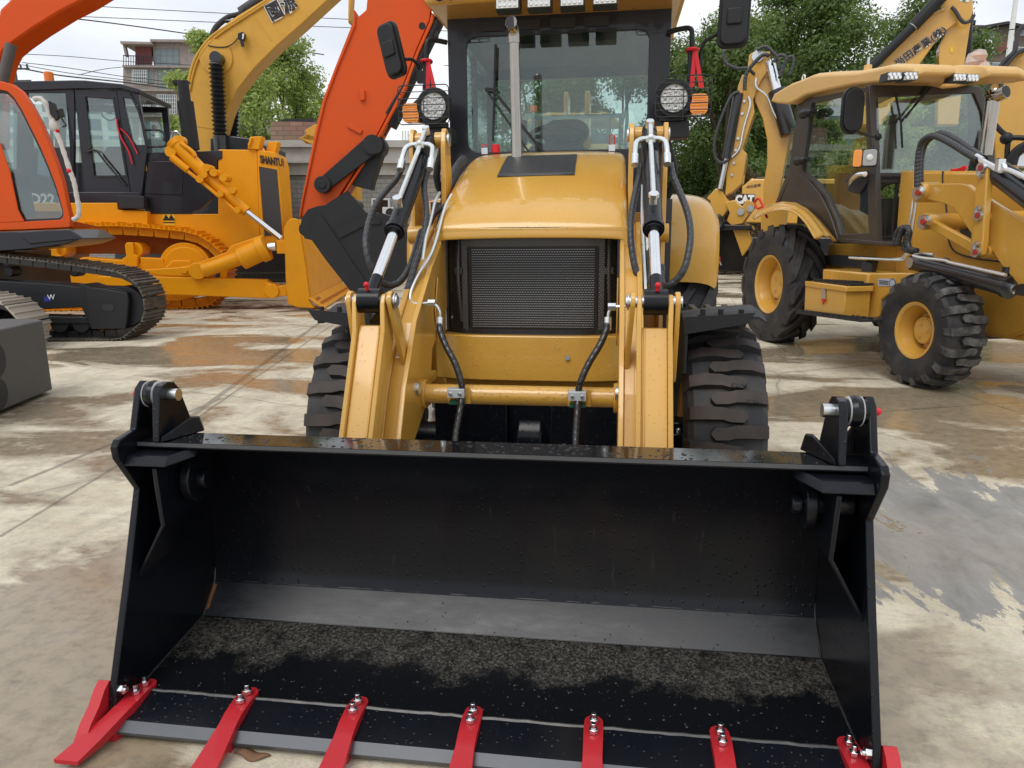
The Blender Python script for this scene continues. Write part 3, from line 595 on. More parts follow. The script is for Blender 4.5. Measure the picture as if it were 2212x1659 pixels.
PL = [[(975, 420, 1.62), (960, 450, 1.55), (935, 540, 1.35), (905, 590, 1.24), (889, 625, 1.18), (886, 648, 1.15), (900, 656, 1.13), (925, 655, 1.12), (942, 660, 1.12), (950, 675, 1.12), (950, 690, 1.12)],
          [(1388, 400, 1.62), (1387, 470, 1.5), (1391, 560, 1.34), (1394, 620, 1.2), (1392, 648, 1.16), (1380, 660, 1.14), (1355, 662, 1.12), (1330, 663, 1.12), (1316, 672, 1.12), (1313, 690, 1.12)]]
for L in PL:
    b = MB(); P = H(ZI, L, 0); b.tube(P, .0062, 10, 5); b.cyl(P[7], P[7]+V(.03 if L[0][0] < 1100 else -.03, 0, 0), .0155, 6, smooth=False); b.cyl(P[-1]+V(0, 0, .008), P[-1]+V(0, -.012, -.04), .0155, 12)
    if L is not PL[-1]: b.build('steel_pipe', 'zinc_bright', LD)
b.build('steel_pipe', 'zinc_bright', LD); b = MB(); b.tube(H(ZI, [(1400, 420, 1.64), (1398, 500, 1.5), (1398, 600, 1.35)], 0), .008, 8, 3)
b.build('steel_pipe', 'zinc_bright', LD); b = MB(); b.tube(H(ZA, [(660, 770, 1.6), (620, 850, 1.5), (590, 980, 1.42), (545, 1150, 1.3), (520, 1330, 1.2)], 0), .007, 8, 3)
b.build('steel_pipe', 'zinc_bright', LD)
hose(H(ZI, [(1000, 345, 2.1), (985, 365, 2.0), (972, 400, 1.9), (962, 430, 1.85), (955, 470, 1.8), (950, 520, 1.75)], 0), .022, 'hose_rubber', rib=(.02, .03))
hose(H(ZI, [(965, 445, 1.75), (940, 460, 1.7), (925, 490, 1.65), (918, 540, 1.6)], 0), .015, 'hose_rubber')
b = MB()      # front axle: cast beam with dipped ends and steering gear
b.rev(V(-.66, 1.57, .45), V(.66, 1.57, .45), [(0, .07), (.12, .06), (.2, .075), (.36, .09), (.42, .06), (.46, .13), (.54, .13), (.58, .06), (.64, .09), (.8, .075), (.88, .06), (1, .07)], 18)
b.box(-.10, .10, 1.49, 1.72, .30, .70); b.box(-.44, -.10, 1.44, 1.62, .40, .66); b.box(.10, .44, 1.44, 1.62, .40, .66)
b.tube([V(-.6, 1.36, .46), V(-.3, 1.36, .40), V(-.1, 1.36, .40)], .014, 8, 2); b.tube([V(.6, 1.36, .46), V(.3, 1.36, .40), V(.1, 1.36, .40)], .014, 8, 2)
for s in (-1, 1):
    b.cyl(V(s*.66, 1.40, .38), V(s*.66, 1.40, .60), .06, 14); b.box(*sorted((s*.60, s*.70)), 1.30, 1.48, .53, .56)
    b.mat(1)
    for q in ((.62, 1.33), (.66, 1.31), (.67, 1.38)): b.cyl(V(s*q[0], q[1], .56), V(s*q[0], q[1], .585), .012, 6, smooth=False)
    b.mat(0)
b.build('front_axle', ['black_paint', 'zinc'], LD, bevel=.006)
b = MB(); b.box(-.36, .36, 1.75, 4.2, .62, .86); b.box(-.33, .33, 1.9, 3.0, .86, 1.5); b.build('chassis', 'black_plain', LD)
wheel(LD, (.835, 1.57, .495), (1, 0, 0), .505, .335, .25, 'yellow_paint', lugs=22, lug_h=.026)
wheel(LD, (-.78, 1.57, .495), (-1, 0, 0), .505, .335, .25, 'yellow_paint', lugs=22, lug_h=.026)
wheel(LD, (.86, 3.95, .74), (1, 0, 0), .755, .46, .37, 'yellow_paint', lugs=15, lug_h=.045, style='tractor', mats=('rubber', 'rubber'))
wheel(LD, (-.86, 3.95, .74), (-1, 0, 0), .755, .46, .37, 'yellow_paint', lugs=15, lug_h=.045, style='tractor', mats=('rubber', 'rubber'))
RWH = [o for o in COL.objects if o.name == 'wheel'][0]
for px_, py_ in ((1597, 828), (1630, 863)):
    r_ = ray(px_, py_); ox, oz = CAM.y-1.57, CAM.z-.495; A_q = r_.y**2+r_.z**2; B_q = ox*r_.y+oz*r_.z; C_q = ox*ox+oz*oz-.5075**2
    t_ = (-B_q-math.sqrt(B_q*B_q-A_q*C_q))/A_q; p_ = CAM+r_*t_; nn_ = V(0, p_.y-1.57, p_.z-.495).normalized(); dn_ = V(0, -nn_.z, nn_.y); dn_ = dn_ if dn_.z < 0 else -dn_
    text_mesh('size_lettering', '14-17.5', .022, p_+V(.035, 0, 0), (-1, 0, 0), dn_, 'interior_dark', RWH, .0015)
tyt = 0
for w_ in [o for o in COL.objects if o.name.startswith('tyre')][:2]:
    sgn = 1 if tyt == 0 else -1; tyt += 1
    if sgn > 0:
        for (yy, zz, xx) in ((.975, .56, .93), (.967, .47, .98)): pass
# black front mudguards
for s in (-1, 1):
    b = MB()
    def fn(a, c):
        th = math.radians(-22+70*c); x = .655+(.32 if s > 0 else .215)*a; droop = .05*(1-a)**3*0
        z = 1.075+.012*math.sin(a*2.5)+.022*a-(.10*(c-.32)**2*3)-(.02*max(0, a-.9)/.1)
        return V(s*x, 1.22+.5*c, z)
    g = [[fn(i/10, j/8) for j in range(9)] for i in range(11)]
    for i in range(10):
        for j in range(8): b.prism([g[i][j], g[i+1][j], g[i+1][j+1], g[i][j+1]], (0, 0, -.010))
    b.prism([V(s*.66, 1.22, 1.06), V(s*.66, 1.22, .84), V(s*.64, 1.5, .80), V(s*.64, 1.72, 1.0), V(s*.66, 1.72, 1.05)], (s*.012, 0, 0))
    for q in (.73, .80, .88): b.box(*sorted((s*(q-.012), s*(q+.012))), 1.225, 1.70, 1.03, 1.075); b.cyl(V(s*q, 1.25, 1.07), V(s*q, 1.25, 1.10), .011, 8)
    b.prism([V(s*.655, 1.216, 1.07), V(s*.93, 1.216, 1.09), V(s*.90, 1.216, 1.045), V(s*.655, 1.216, 1.0)], (0, .008, 0))
    b.build('mudguard', 'plastic', LD)
    b = MB()      # yellow rear fender, rounded
    pr = [(3.2, 1.08), (3.14, 1.30), (3.18, 1.50), (3.32, 1.63), (3.6, 1.68), (4.2, 1.68), (4.6, 1.5)]
    xs = [.655, .86, .96, 1.035, 1.07]; dz = [0, 0, -.012, -.05, -.13]
    fr = lambda a, c: (lambda i, j: V(s*(xs[i]), pr[j][0]+(.0 if j > 2 else (0, 0, .01, .04, .10)[i]), pr[j][1]+dz[i]*(1 if j > 1 else .6)))(round(a*4), round(c*6))
    b.grid(fr, 4, 6); b.prism([V(s*.655, v, z) for v, z in pr+[(4.6, 1.2), (3.4, 1.0)]], (s*.01, 0, 0))
    b.prism([V(s*.66, 3.2, 1.08), V(s*1.0, 3.23, 1.08), V(s*1.06, 3.3, 1.14), V(s*1.06, 3.36, 1.14), V(s*.66, 3.36, 1.08)], (0, 0, .02))
    o = b.build('rear_fender', 'yellow_paint', LD, ang=50, smooth=True); m_ = o.modifiers.new('sub', 'SUBSURF'); m_.levels = m_.render_levels = 1
# ------------------------------------------------------------------ hood
n_ = 12
crest = [(1.47, 1.375), (1.475, 1.43), (1.52, 1.475), (1.60, 1.525), (1.75, 1.60), (1.95, 1.685), (2.15, 1.755), (2.35, 1.815), (2.55, 1.852), (2.75, 1.865)]
def hoodp(a, c):
    k = a*2-1; i = c*(len(crest)-1); i0 = min(int(i), len(crest)-2); f = i-i0
    v = crest[i0][0]*(1-f)+crest[i0+1][0]*f; z = crest[i0][1]*(1-f)+crest[i0+1][1]*f
    W = .425; ang = k*PI/2; e = .16
    x = W*(abs(math.sin(ang))**e)*(1 if k > 0 else -1) if abs(k) > 1e-6 else 0
    dz = -.5*(1-abs(math.cos(ang))**.22) if abs(k) < .999 else -.5
    return V(x, v+abs(k)**6*.02, z+dz)
b = MB()
xs_ = [(-.428, -.42), (-.428, -.10), (-.427, -.052), (-.422, -.022), (-.405, -.005), (-.37, .001), (-.25, .008), (0, .012), (.25, .008), (.37, .001), (.405, -.005), (.422, -.022), (.427, -.052), (.428, -.10), (.428, -.42)]
def hp2(a, c):
    i = round(a*14); j = round(c*(len(crest)-1)); x, dz = xs_[i]; v, z = crest[j]
    if i in (0, 14): return V(x, v+.0, min(.97 if j > 1 else 1.36, z-.02) if j > 1 else z-.02)
    return V(x, v+(0 if j > 1 else 0), z+dz if j > 1 else z+dz*.6)
b.grid(hp2, 14, len(crest)-1)
HD = b.build('hood', 'yellow_paint', LD, ang=60, smooth=True)
m_ = HD.modifiers.new('thick', 'SOLIDIFY'); m_.thickness = .012; m_.offset = -1; m_ = HD.modifiers.new('sub', 'SUBSURF'); m_.levels = m_.render_levels = 2
# upright frame posts beside the grille
b = MB()
for s in (-1, 1):
    b.prism([V(s*.428, 1.475, .955), V(s*.396, 1.475, .955), V(s*.396, 1.50, .955), V(s*.412, 1.62, .955), V(s*.428, 1.62, .955)], (0, 0, .46))
b.prism([V(-.428, 1.475, 1.405), V(.428, 1.475, 1.405), V(.428, 1.475, 1.43), V(-.428, 1.475, 1.43)], (0, .012, 0))
b.build('grille_surround', 'yellow_paint', LD, bevel=.006)
# bumper weight
b = MB(); N = 16
def bp(a, z, d=0): x = -.438+.876*a; k = abs(a*2-1); return V(x, 1.44+.05*k**4+d, z)
b.prism([bp(i/N, .748) for i in range(N+1)]+[V(.438, 1.62, .748), V(-.438, 1.62, .748)], (0, 0, .207))
o = b.build('bumper_weight', 'yellow_paint', LD, bevel=.006); 
b = MB(); b.box(-.40, .40, 1.52, 1.72, .70, .745); b.mat(1).cyl(V(.175, 1.43, .86), V(.175, 1.442, .86), .011, 14); b.build('bumper_bracket', ['yellow_paint', 'zinc'], LD)
# grille: pressed hexagon mesh over the radiator
def grv(x): k = abs(x)/.392; return 1.478+.085*k**5
b = MB(); cell = .0135; rows = int(.452/(cell*.75))+1; ncol = int(.78/(cell*.866))
bm = b.bm; vs = {}
def gv(x, z, back=0):
    key = (round(x, 5), round(z, 5))
    if key not in vs: vs[key] = bm.verts.new(V(x, grv(x), z))
    return vs[key]
for r_ in range(rows):
    for c_ in range(ncol):
        cx = -.385+c_*cell*.866+(cell*.433 if r_ % 2 else 0); cz = .972+r_*cell*.75
        if cx > .385 or cz > 1.425: continue
        Ro, Ri = cell*.5, cell*.405
        o6 = [gv(cx+Ro*math.sin(k*PI/3), cz+Ro*math.cos(k*PI/3)) for k in range(6)]; i6 = [gv(cx+Ri*math.sin(k*PI/3), cz+Ri*math.cos(k*PI/3)) for k in range(6)]
        for k in range(6): b.f([o6[k], o6[(k+1) % 6], i6[(k+1) % 6], i6[k]])
GR = b.build('grille', 'mesh_grey', LD)
b = MB()
for z0, z1 in ((.955, .975), (1.418, 1.43)):
    b.prism([V(-.396+.792*i/20, grv(-.396+.792*i/20)-.002, z0) for i in range(21)]+[V(.396-.792*i/20, grv(.396-.792*i/20)+.010, z0) for i in range(21)], (0, 0, z1-z0))
for s in (-1, 1): b.box(*sorted((s*.386, s*.398)), 1.555, 1.60, .955, 1.43)
b.build('grille_rim', 'black_plain', GR)
b = MB(); b.mat(3).box(-.30, .30, 1.62, 1.66, .96, 1.34); b.mat(0)
for k in range(34): z = .972+k*.0108; b.box(-.285, .285, 1.612, 1.62, z, z+.004)
b.mat(1).box(-.33, .33, 1.60, 1.66, 1.345, 1.42); b.box(-.33, -.305, 1.60, 1.66, .96, 1.345); b.box(.305, .33, 1.60, 1.66, .96, 1.345)
for x in (-.345, .35): b.tube([V(x, 1.61, 1.38), V(x, 1.58, 1.2), V(x+.01, 1.6, 1.0)], .008, 8, 3); b.box(x-.02, x+.02, 1.6, 1.62, 1.22, 1.25)
b.mat(2).box(-.40, .40, 1.70, 1.72, .9, 1.42)
b.build('radiator', ['radiator', 'worn_steel', 'interior_dark', 'rad_core'], LD)
# perforated vent on the hood, laid 3 mm proud
def on_hood(x, y):
    for k in range(200):
        v = 1.5+k*.006; p = ony(x, y, v); z = np.interp(v, [c[0] for c in crest], [c[1] for c in crest])
        if p.z <= z+.012: return V(p.x, v, z+.014)
    return p
q = [on_hood(1097, 338), on_hood(1247, 334), on_hood(1241, 378), on_hood(1074, 382)]
b = MB(); b.grid(lambda a, c: (q[0].lerp(q[1], a)).lerp(q[3].lerp(q[2], a), c)+V(0, 0, .006*math.sin(c*PI)), 4, 8); VT = b.build('hood_vent', 'vent_mesh', LD)
VT.modifiers.new('t', 'SOLIDIFY').thickness = .004
# latches and caps in front of the windscreen
b = MB(); p = V(-.39, 2.68, 1.875); b.cyl(p+V(.055, 0, 0), p+V(.055, 0, .045), .026, 14)
b.build('filler_cap', 'ribbon_red', LD)
for x in (-.395, .35):
    b = MB(); b.tube([V(x-.014, 2.66, 1.895), V(x-.014, 2.66, 1.955 if x > 0 else 1.92), V(x+.014, 2.66, 1.955 if x > 0 else 1.92), V(x+.014, 2.66, 1.895)], .004, 6, 1); b.mat(1).box(x-.018, x+.018, 2.64, 2.68, 1.865, 1.90)
    b.build('latch', ['ribbon_red', 'zinc'], LD)
# exhaust stack with its turned-back mouth
b = MB(); A = V(-.157, 2.30, 1.78)
b.rev(A, A+V(-.012, 0, .60), [(0, .033), (.02, .029), (1, .0275)], 22)
P = [A+V(-.012, 0, .60), A+V(-.0125, 0, .635), A+V(-.014, -.012, .665), A+V(-.018, -.045, .685), A+V(-.020, -.065, .688)]
b.tube(P, .031, 22, 3); b.mat(1).cyl(P[-1]+V(0, .004, 0), P[-1]+V(0, -.0015, .0002), .030, 20)
b.build('exhaust_stack', ['stainless', 'interior_dark'], LD)
# ------------------------------------------------------------------ cab of the loader in front
CB = None
b = MB(); X0, X1, Y0, Y1, Z0, Zt = -.66, .68, 2.9, 4.35, 1.05, 2.70
# front frame: outer and inner rings with rounded inner corners
def rr(x0, x1, z0, z1, r, k=4):
    out = []
    for cx, cz, a0 in ((x1-r, z1-r, 0), (x0+r, z1-r, 90), (x0+r, z0+r, 180), (x1-r, z0+r, 270)):
        for i in range(k+1): a = math.radians(a0+90*i/k); out.append((cx+r*math.cos(a), cz+r*math.sin(a)))
    return out
fo = rr(X0, X1, 1.60, Zt, .02); fi = rr(-.545, .555, 1.905, 2.575, .06)
b.ring([V(x, Y0, z) for x, z in fo], [V(x, Y0, z) for x, z in fi], (0, .012, 0))
fo2 = rr(X0, X1, 1.60, Zt, .02); fi2 = rr(-.60, .62, 1.66, 2.66, .04)
b.ring([V(x, Y0+.013, z) for x, z in fo2], [V(x, Y0+.013, z) for x, z in fi2], (0, .05, 0))
for s, xx in ((-1, X0), (1, X1)):
    b.box(*sorted((xx, xx-s*.055)), Y0+.063, Y0+.12, Z0, Zt); b.box(*sorted((xx, xx-s*.05)), Y1-.06, Y1, Z0, Zt)
    b.box(*sorted((xx, xx-s*.045)), Y0+.12, Y1-.06, 2.62, Zt); b.box(*sorted((xx, xx-s*.045)), Y0+.12, Y1-.06, Z0, 1.35)
    b.box(*sorted((xx-s*.004, xx-s*.04)), 3.62, 3.68, 1.35, 2.62)
b.box(X0+.05, X1-.05, Y1-.05, Y1, 2.60, Zt); b.box(X0+.05, X1-.05, Y1-.05, Y1, Z0, 1.55)
b.box(X0+.05, X1-.05, Y0+.12, Y1-.05, Z0, Z0+.05); b.box(X0, X1, Y0, Y0+.05, Z0, 1.60)
CB = b.build('cab_frame', 'navy_black', LD, bevel=.004)
b = MB(); b.box(X0+.02, X1-.02, Y0+.02, Y1-.02, Zt-.03, Zt-.005); b.box(-.42, .42, Y0+.15, Y0+.5, Zt-.14, Zt-.03)
b.build('headliner', 'interior_dark', CB)
b = MB(); b.box(-.60, .62, Y0+.0135, Y0+.019, 1.66, 2.66); b.build('windscreen', 'glass', LD)
for s, xx in ((-1, X0), (1, X1)):
    b = MB(); b.box(*sorted((xx-s*.02, xx-s*.026)), Y0+.12, 3.62, 1.35, 2.62); b.build('side_window', 'side_glass', LD)
    b = MB(); b.box(*sorted((xx-s*.02, xx-s*.026)), 3.68, Y1-.06, 1.35, 2.62); b.build('side_window', 'side_glass', LD)
b = MB(); b.box(X0+.05, X1-.05, Y1-.03, Y1-.024, 1.55, 2.60); b.build('rear_window', 'side_glass', LD)
b = MB(); b.box(-.30, .42, Y1-.022, Y1+.01, 2.30, 2.33); b.box(.395, .42, Y1-.022, Y1+.01, 1.55, 2.30); b.box(-.30, -.275, Y1-.022, Y1+.01, 1.55, 2.30)
b.build('rear_window_frame', 'navy_black', CB)
b = MB()
for x in (-.375, -.165, .045, .245): b.prism([V(x-.07, 2.895, 2.60), V(x+.07, 2.895, 2.60), V(x+.078, 2.895, 2.655), V(x-.078, 2.895, 2.655)], (0, -.006, 0))
b.build('roof_strip', 'interior_dark', CB)
# roof
b = MB()
rp_ = [(-.72, 2.68), (-.735, 2.74), (-.70, 2.83), (-.60, 2.90), (.62, 2.90), (.72, 2.83), (.755, 2.74), (.74, 2.68)]
b.prism([V(x, 2.60, z) for x, z in rp_], (0, 1.9, 0)); b.prism([V(x*.97+.0, 2.52, z) for x, z in [(-.70, 2.715), (-.70, 2.80), (.72, 2.80), (.72, 2.715)]], (0, .08, 0))
b.build('cab_roof', 'yellow_paint', LD, bevel=.025, seg=3)
for px_, py_ in ((1095.7, 5), (1164, 2), (1235.7, -1), (1307, -5)):
    c_ = ony(px_, py_, 2.49); x = c_.x; zc = c_.z
    b = MB(); b.box(x-.066, x+.066, 2.49, 2.60, zc-.034, zc+.034); b.mat(1).box(x-.060, x+.060, 2.486, 2.49, zc-.029, zc+.029); b.mat(2)
    for k in range(4):
        for j in range(2): b.cyl(V(x-.042+k*.028, 2.486, zc-.014+.028*j), V(x-.042+k*.028, 2.482, zc-.014+.028*j), .011, 12, r2=.007)
    b.build('roof_work_light', ['interior_dark', 'white_paint', 'lamp_reflector'], LD)
def guard(x0, x1, z0, z1, y, par, depth=.07, nx=2, nz=7, r=.0028):
    b = MB(); b.tube([V(x, y, z) for x, z in rr(x0, x1, z0, z1, .02, 2)], r*1.2, 6, 1, closed=True)
    for i in range(1, nz): z = z0+(z1-z0)*i/nz; b.tube([V(x0, y+depth, z), V(x0, y, z), V(x1, y, z), V(x1, y+depth, z)], r, 6, 1)
    for i in range(1, nx): x = x0+(x1-x0)*i/nx; b.tube([V(x, y+depth, z1), V(x, y, z1), V(x, y, z0), V(x, y+depth, z0)], r, 6, 1)
    return b.build('lamp_guard', 'interior_dark', par)
for s in (-1, 1):
    xo = .01 if s > 0 else 0
    b = MB(); b.cyl(V(s*.62+xo, 2.50, 2.715), V(s*.62+xo, 2.54, 2.715), .040, 20); b.mat(1).ball(V(s*.62+xo, 2.505, 2.715), .036, 1, .35, 1); LP = b.build('roof_lamp', ['interior_dark', 'amber_lens'], LD)
    b = MB(); b.cyl(V(s*.53+xo, 2.50, 2.725), V(s*.53+xo, 2.54, 2.725), .036, 20); b.mat(1).ball(V(s*.53+xo, 2.505, 2.725), .032, 1, .35, 1); b.build('reversing_lamp', ['interior_dark', 'lamp_reflector'], LP)
    guard(*sorted((s*.48+xo, s*.68+xo)), 2.665, 2.79, 2.44, LP, nx=3, nz=6)
# headlights on stalks with turn signals and wire guards
for s in (-1, 1):
    c = V(s*.688, 2.60, 2.135)
    b = MB(); b.rev(c+V(0, .11, 0), c, [(0, .04), (.25, .085), (.7, .105), (.9, .106), (1, .098), (1.0, .082), (.92, .080)], 30, caps=True)
    b.prism([V(s*.72, 2.64, 2.22), V(s*.80, 2.64, 2.18), V(s*.87, 2.64, 2.12), V(s*.87, 2.64, 2.06), V(s*.72, 2.64, 2.05)], (0, .05, 0))
    b.box(*sorted((s*.62, s*.74)), 2.62, 2.70, 2.02, 2.05)
    HL = b.build('headlight', 'plastic', LD)
    b = MB(); b.cyl(c+V(0, .012, 0), c+V(0, .006, 0), .080, 28); b.mat(1)
    for k in range(9):
        a = 2*PI*k/9; q = c+V(.052*math.cos(a), .006, .052*math.sin(a)); b.rev(q, q-V(0, .007, 0), [(0, .017), (1, .014), (1, .012), (.1, .005)], 12)
    for k in range(5): a = 2*PI*k/5; q = c+V(.022*math.cos(a), .006, .022*math.sin(a)); b.rev(q, q-V(0, .007, 0), [(0, .014), (1, .012), (1, .010), (.1, .004)], 12)
    b.mat(2).rev(c+V(0, .004, 0), c-V(0, .004, 0), [(0, .081), (1, .079), (1, .074), (0, .074)], 28, caps=False)
    b.build('led_panel', ['led_white', 'lamp_reflector', 'interior_dark'], HL)
    b = MB(); q = V(s*.825, 2.60, 2.105)
    b.prism([q+V(x, 0, z) for x, z in rr(-.048, .048, -.056, .05, .022, 3)], (0, .05, 0))
    for k in range(6): b.prism([q+V(x, -.003, z) for x, z in rr(-.042+.004*abs(k-3), .042-.004*abs(k-3), -.046+k*.015, -.038+k*.015, .003, 1)], (0, .004, 0))
    b.build('turn_signal', 'amber_lens', HL, bevel=.010, seg=3)
    guard(*sorted((s*.585, s*.885)), 2.03, 2.243, 2.555, HL, nx=2, nz=6)
    b = MB(); b.box(*sorted((s*.59, s*.78)), 2.64, 2.78, 1.93, 2.02) if s > 0 else b.box(-.76, -.59, 2.64, 2.78, 1.93, 2.02)
    b.tube([V(s*.66, 2.72, 1.93), V(s*.72, 2.76, 1.75), V(s*.68, 2.84, 1.60), V(s*.60, 2.9, 1.50)], .022, 10, 3)
    b.build('lamp_bracket', 'plastic', LD, bevel=.004)
    # handrail, mirror and its arm, red ribbon
    b = MB(); xr = s*.765 if s < 0 else .79
    b.tube([V(s*.66, 2.88, 2.545), V(s*.72, 2.84, 2.55), V(xr-s*.01, 2.80, 2.54), V(xr, 2.79, 2.48), V(xr, 2.79, 2.30), V(xr-s*.02, 2.78, 2.05), V(xr-s*.06, 2.82, 1.98)], .0145, 10, 4)
    b.build('handrail', 'plastic', LD)
    b = MB(); b.box(*sorted((xr-s*.018, xr+s*.022)), 2.765, 2.815, 2.255, 2.42); b.box(*sorted((xr+s*.02, xr+s*.062)), 2.77, 2.81, 2.30, 2.37)
    if s < 0: P = [V(-.82, 2.79, 2.36), V(-.822, 2.78, 2.40), V(-.845, 2.74, 2.425), V(-.895, 2.70, 2.42), V(-.925, 2.68, 2.44), V(-.925, 2.68, 2.49)]
    else: P = [V(.845, 2.79, 2.36), V(.843, 2.79, 2.41), V(.86, 2.77, 2.46), V(.91, 2.74, 2.485), V(.945, 2.72, 2.51), V(.955, 2.71, 2.58)]
    b.tube(P, .010, 10, 4); b.build('mirror_arm', 'plastic', LD, bevel=.002)
    b = MB(); o_ = rr(-.085, .085, -.155, .155, .045, 4)
    if s < 0: mc = V(-.955, 2.69, 2.47); mx_ = V(.90, -.25, .22).normalized(); mz = V(-.22, 0, 1).normalized(); k_ = .78
    else: mc = V(1.005, 2.70, 2.56); mx_ = V(.99, -.12, .0).normalized(); mz = V(.02, 0, 1).normalized(); k_ = 1.
    my = mx_.cross(mz); my = my if my.y > 0 else -my
    b.prism([mc+mx_*x*k_+mz*z for x, z in o_], my*.03); b.prism([mc-my*.028+mx_*x*.82*k_+mz*z*.9 for x, z in o_], my*.03)
    b.prism([mc-my*.04+mx_*x+mz*z for x, z in rr(-.04, .04, -.04, .045, .01, 2)], my*.03)
    MR = b.build('mirror', 'plastic', LD, bevel=.012, seg=3)
    b = MB(); b.prism([mc+my*.0305+mx_*x*.92*k_+mz*z*.94 for x, z in o_], my*.002); b.build('mirror_glass', 'chrome', MR)
    b = MB(); q = V(xr, 2.755, 2.40)
    b.prism([q+V(0, 0, .03), q+V(.028, 0, .03), q+V(.026, .0, .0), q+V(.02, 0, -.18), q+V(-.008, 0, -.19), q+V(.004, 0, 0)], (0, .002, 0))
    b.prism([q+V(.01, -.004, .02), q+V(.026, -.004, .02), q+V(.075, -.01, -.19), q+V(.045, -.01, -.19)], (0, .002, 0)); b.tube([q+V(-.024, 0, .02), q+V(0, -.01, .022), q+V(.03, 0, .02), q+V(.02, .06, .02), q+V(-.02, .06, .02)], .009, 6, 2, closed=True)
    b.build('ribbon', 'ribbon_red', LD)
# wiper
b = MB(); pv = ony(1175, 330, 2.88); k1 = ony(1065, 195, 2.87); T0, T1 = ony(1071, 96, 2.875), ony(1065, 305, 2.875)
b.bar(pv, k1, .018, .012, (0, 1, 0)); b.bar(ony(1140, 325, 2.88), ony(1048, 192, 2.87), .010, .010, (0, 1, 0)); b.bar(T0, T1, .014, .018, (0, 1, 0)); b.bar(T0.lerp(T1, .25)-V(0, .012, 0), T0.lerp(T1, .75)-V(0, .012, 0), .010, .010, (0, 1, 0)); b.bar(ony(1048, 192, 2.866), ony(1075, 193, 2.866), .014, .012, (0, 1, 0))
b.build('wiper', 'interior_dark', LD, bevel=.002)
# interior: dash, wheel, seat in plastic wrap, levers
b = MB(); P = [V(x, 3.05, z) for x, z in [(-.30, 1.6), (-.25, 1.86), (-.17, 1.95), (-.02, 1.98), (.13, 1.95), (.21, 1.87), (.30, 1.6)]]; b.prism(P, (0, .25, 0)); b.box(-.6, .62, 2.97, 3.05, 1.60, 1.72)
b.build('dashboard', 'interior_dark', LD, bevel=.03)
b = MB(); c = V(-.02, 3.38, 2.0); b.tube([c+V(.19*math.cos(a), .08*math.sin(a), .05+.16*math.sin(a)*.5) for a in [2*PI*k/20 for k in range(20)]], .016, 8, 1, closed=True); b.tube([c, V(-.02, 3.2, 1.8)], .025, 8, 1); b.box(-.19, .15, 3.375, 3.39, 2.035, 2.06); b.build('steering_wheel', 'interior_dark', LD)
b = MB(); b.box(-.26, .22, 3.6, 4.0, 1.55, 1.72); b.prism([V(x, 3.98, z) for x, z in [(-.22, 1.7), (-.25, 1.85), (-.18, 2.02), (-.14, 2.08), (.12, 2.08), (.16, 2.02), (.22, 1.85), (.20, 1.7)]], (0, .1, 0)); b.prism([V(x, 3.95, z) for x, z in [(-.12, 2.05), (-.19, 2.12), (-.185, 2.2), (-.10, 2.245), (.09, 2.245), (.17, 2.2), (.175, 2.12), (.10, 2.05)]], (0, .11, 0))
b.build('seat', 'seat_cloth', LD, bevel=.035, seg=3)
b = MB(); b.tube([V(-.28, 3.3, 1.6), V(-.27, 3.4, 1.9), V(-.26, 3.4, 2.12)], .02, 8, 2); b.box(-.29, -.23, 3.38, 3.43, 2.0, 2.16); b.ball(V(-.53, 3.25, 2.38), .05); b.tube([V(-.56, 3.1, 2.5), V(-.53, 3.25, 2.4)], .01, 6, 1)
b.build('control_lever', 'interior_dark', LD, bevel=.01)
# the loader's own backhoe standing behind the cab
b = MB(); b.box(-.15, .12, 4.9, 5.25, .9, 1.7)
for xa, xb in ((1219, 1228), (1264, 1275)):
    p_ = ony(xa, 200, 5.0); q_ = ony(xb, 200, 5.0); b.box(p_.x, q_.x, 4.95, 5.3, 1.4, 2.62)
b.box(-.9, .9, 4.55, 4.75, .75, 1.05); b.tube([V(.35, 5.0, 1.5), V(.38, 5.0, 1.9), V(.34, 5.0, 2.1)], .03, 8, 3)
b.build('backhoe_boom', 'yellow_paint', LD, bevel=.01)
for s in (-1, 1):
    b = MB(); b.box(*sorted((s*.78, s*.95)), 4.55, 4.75, .05, 1.7); b.build('stabilizer', 'yellow_paint', LD, bevel=.01)
b = MB(); b.box(-.66, .68, 2.35, 2.9, 1.05, 1.58); b.build('firewall', 'interior_dark', LD)
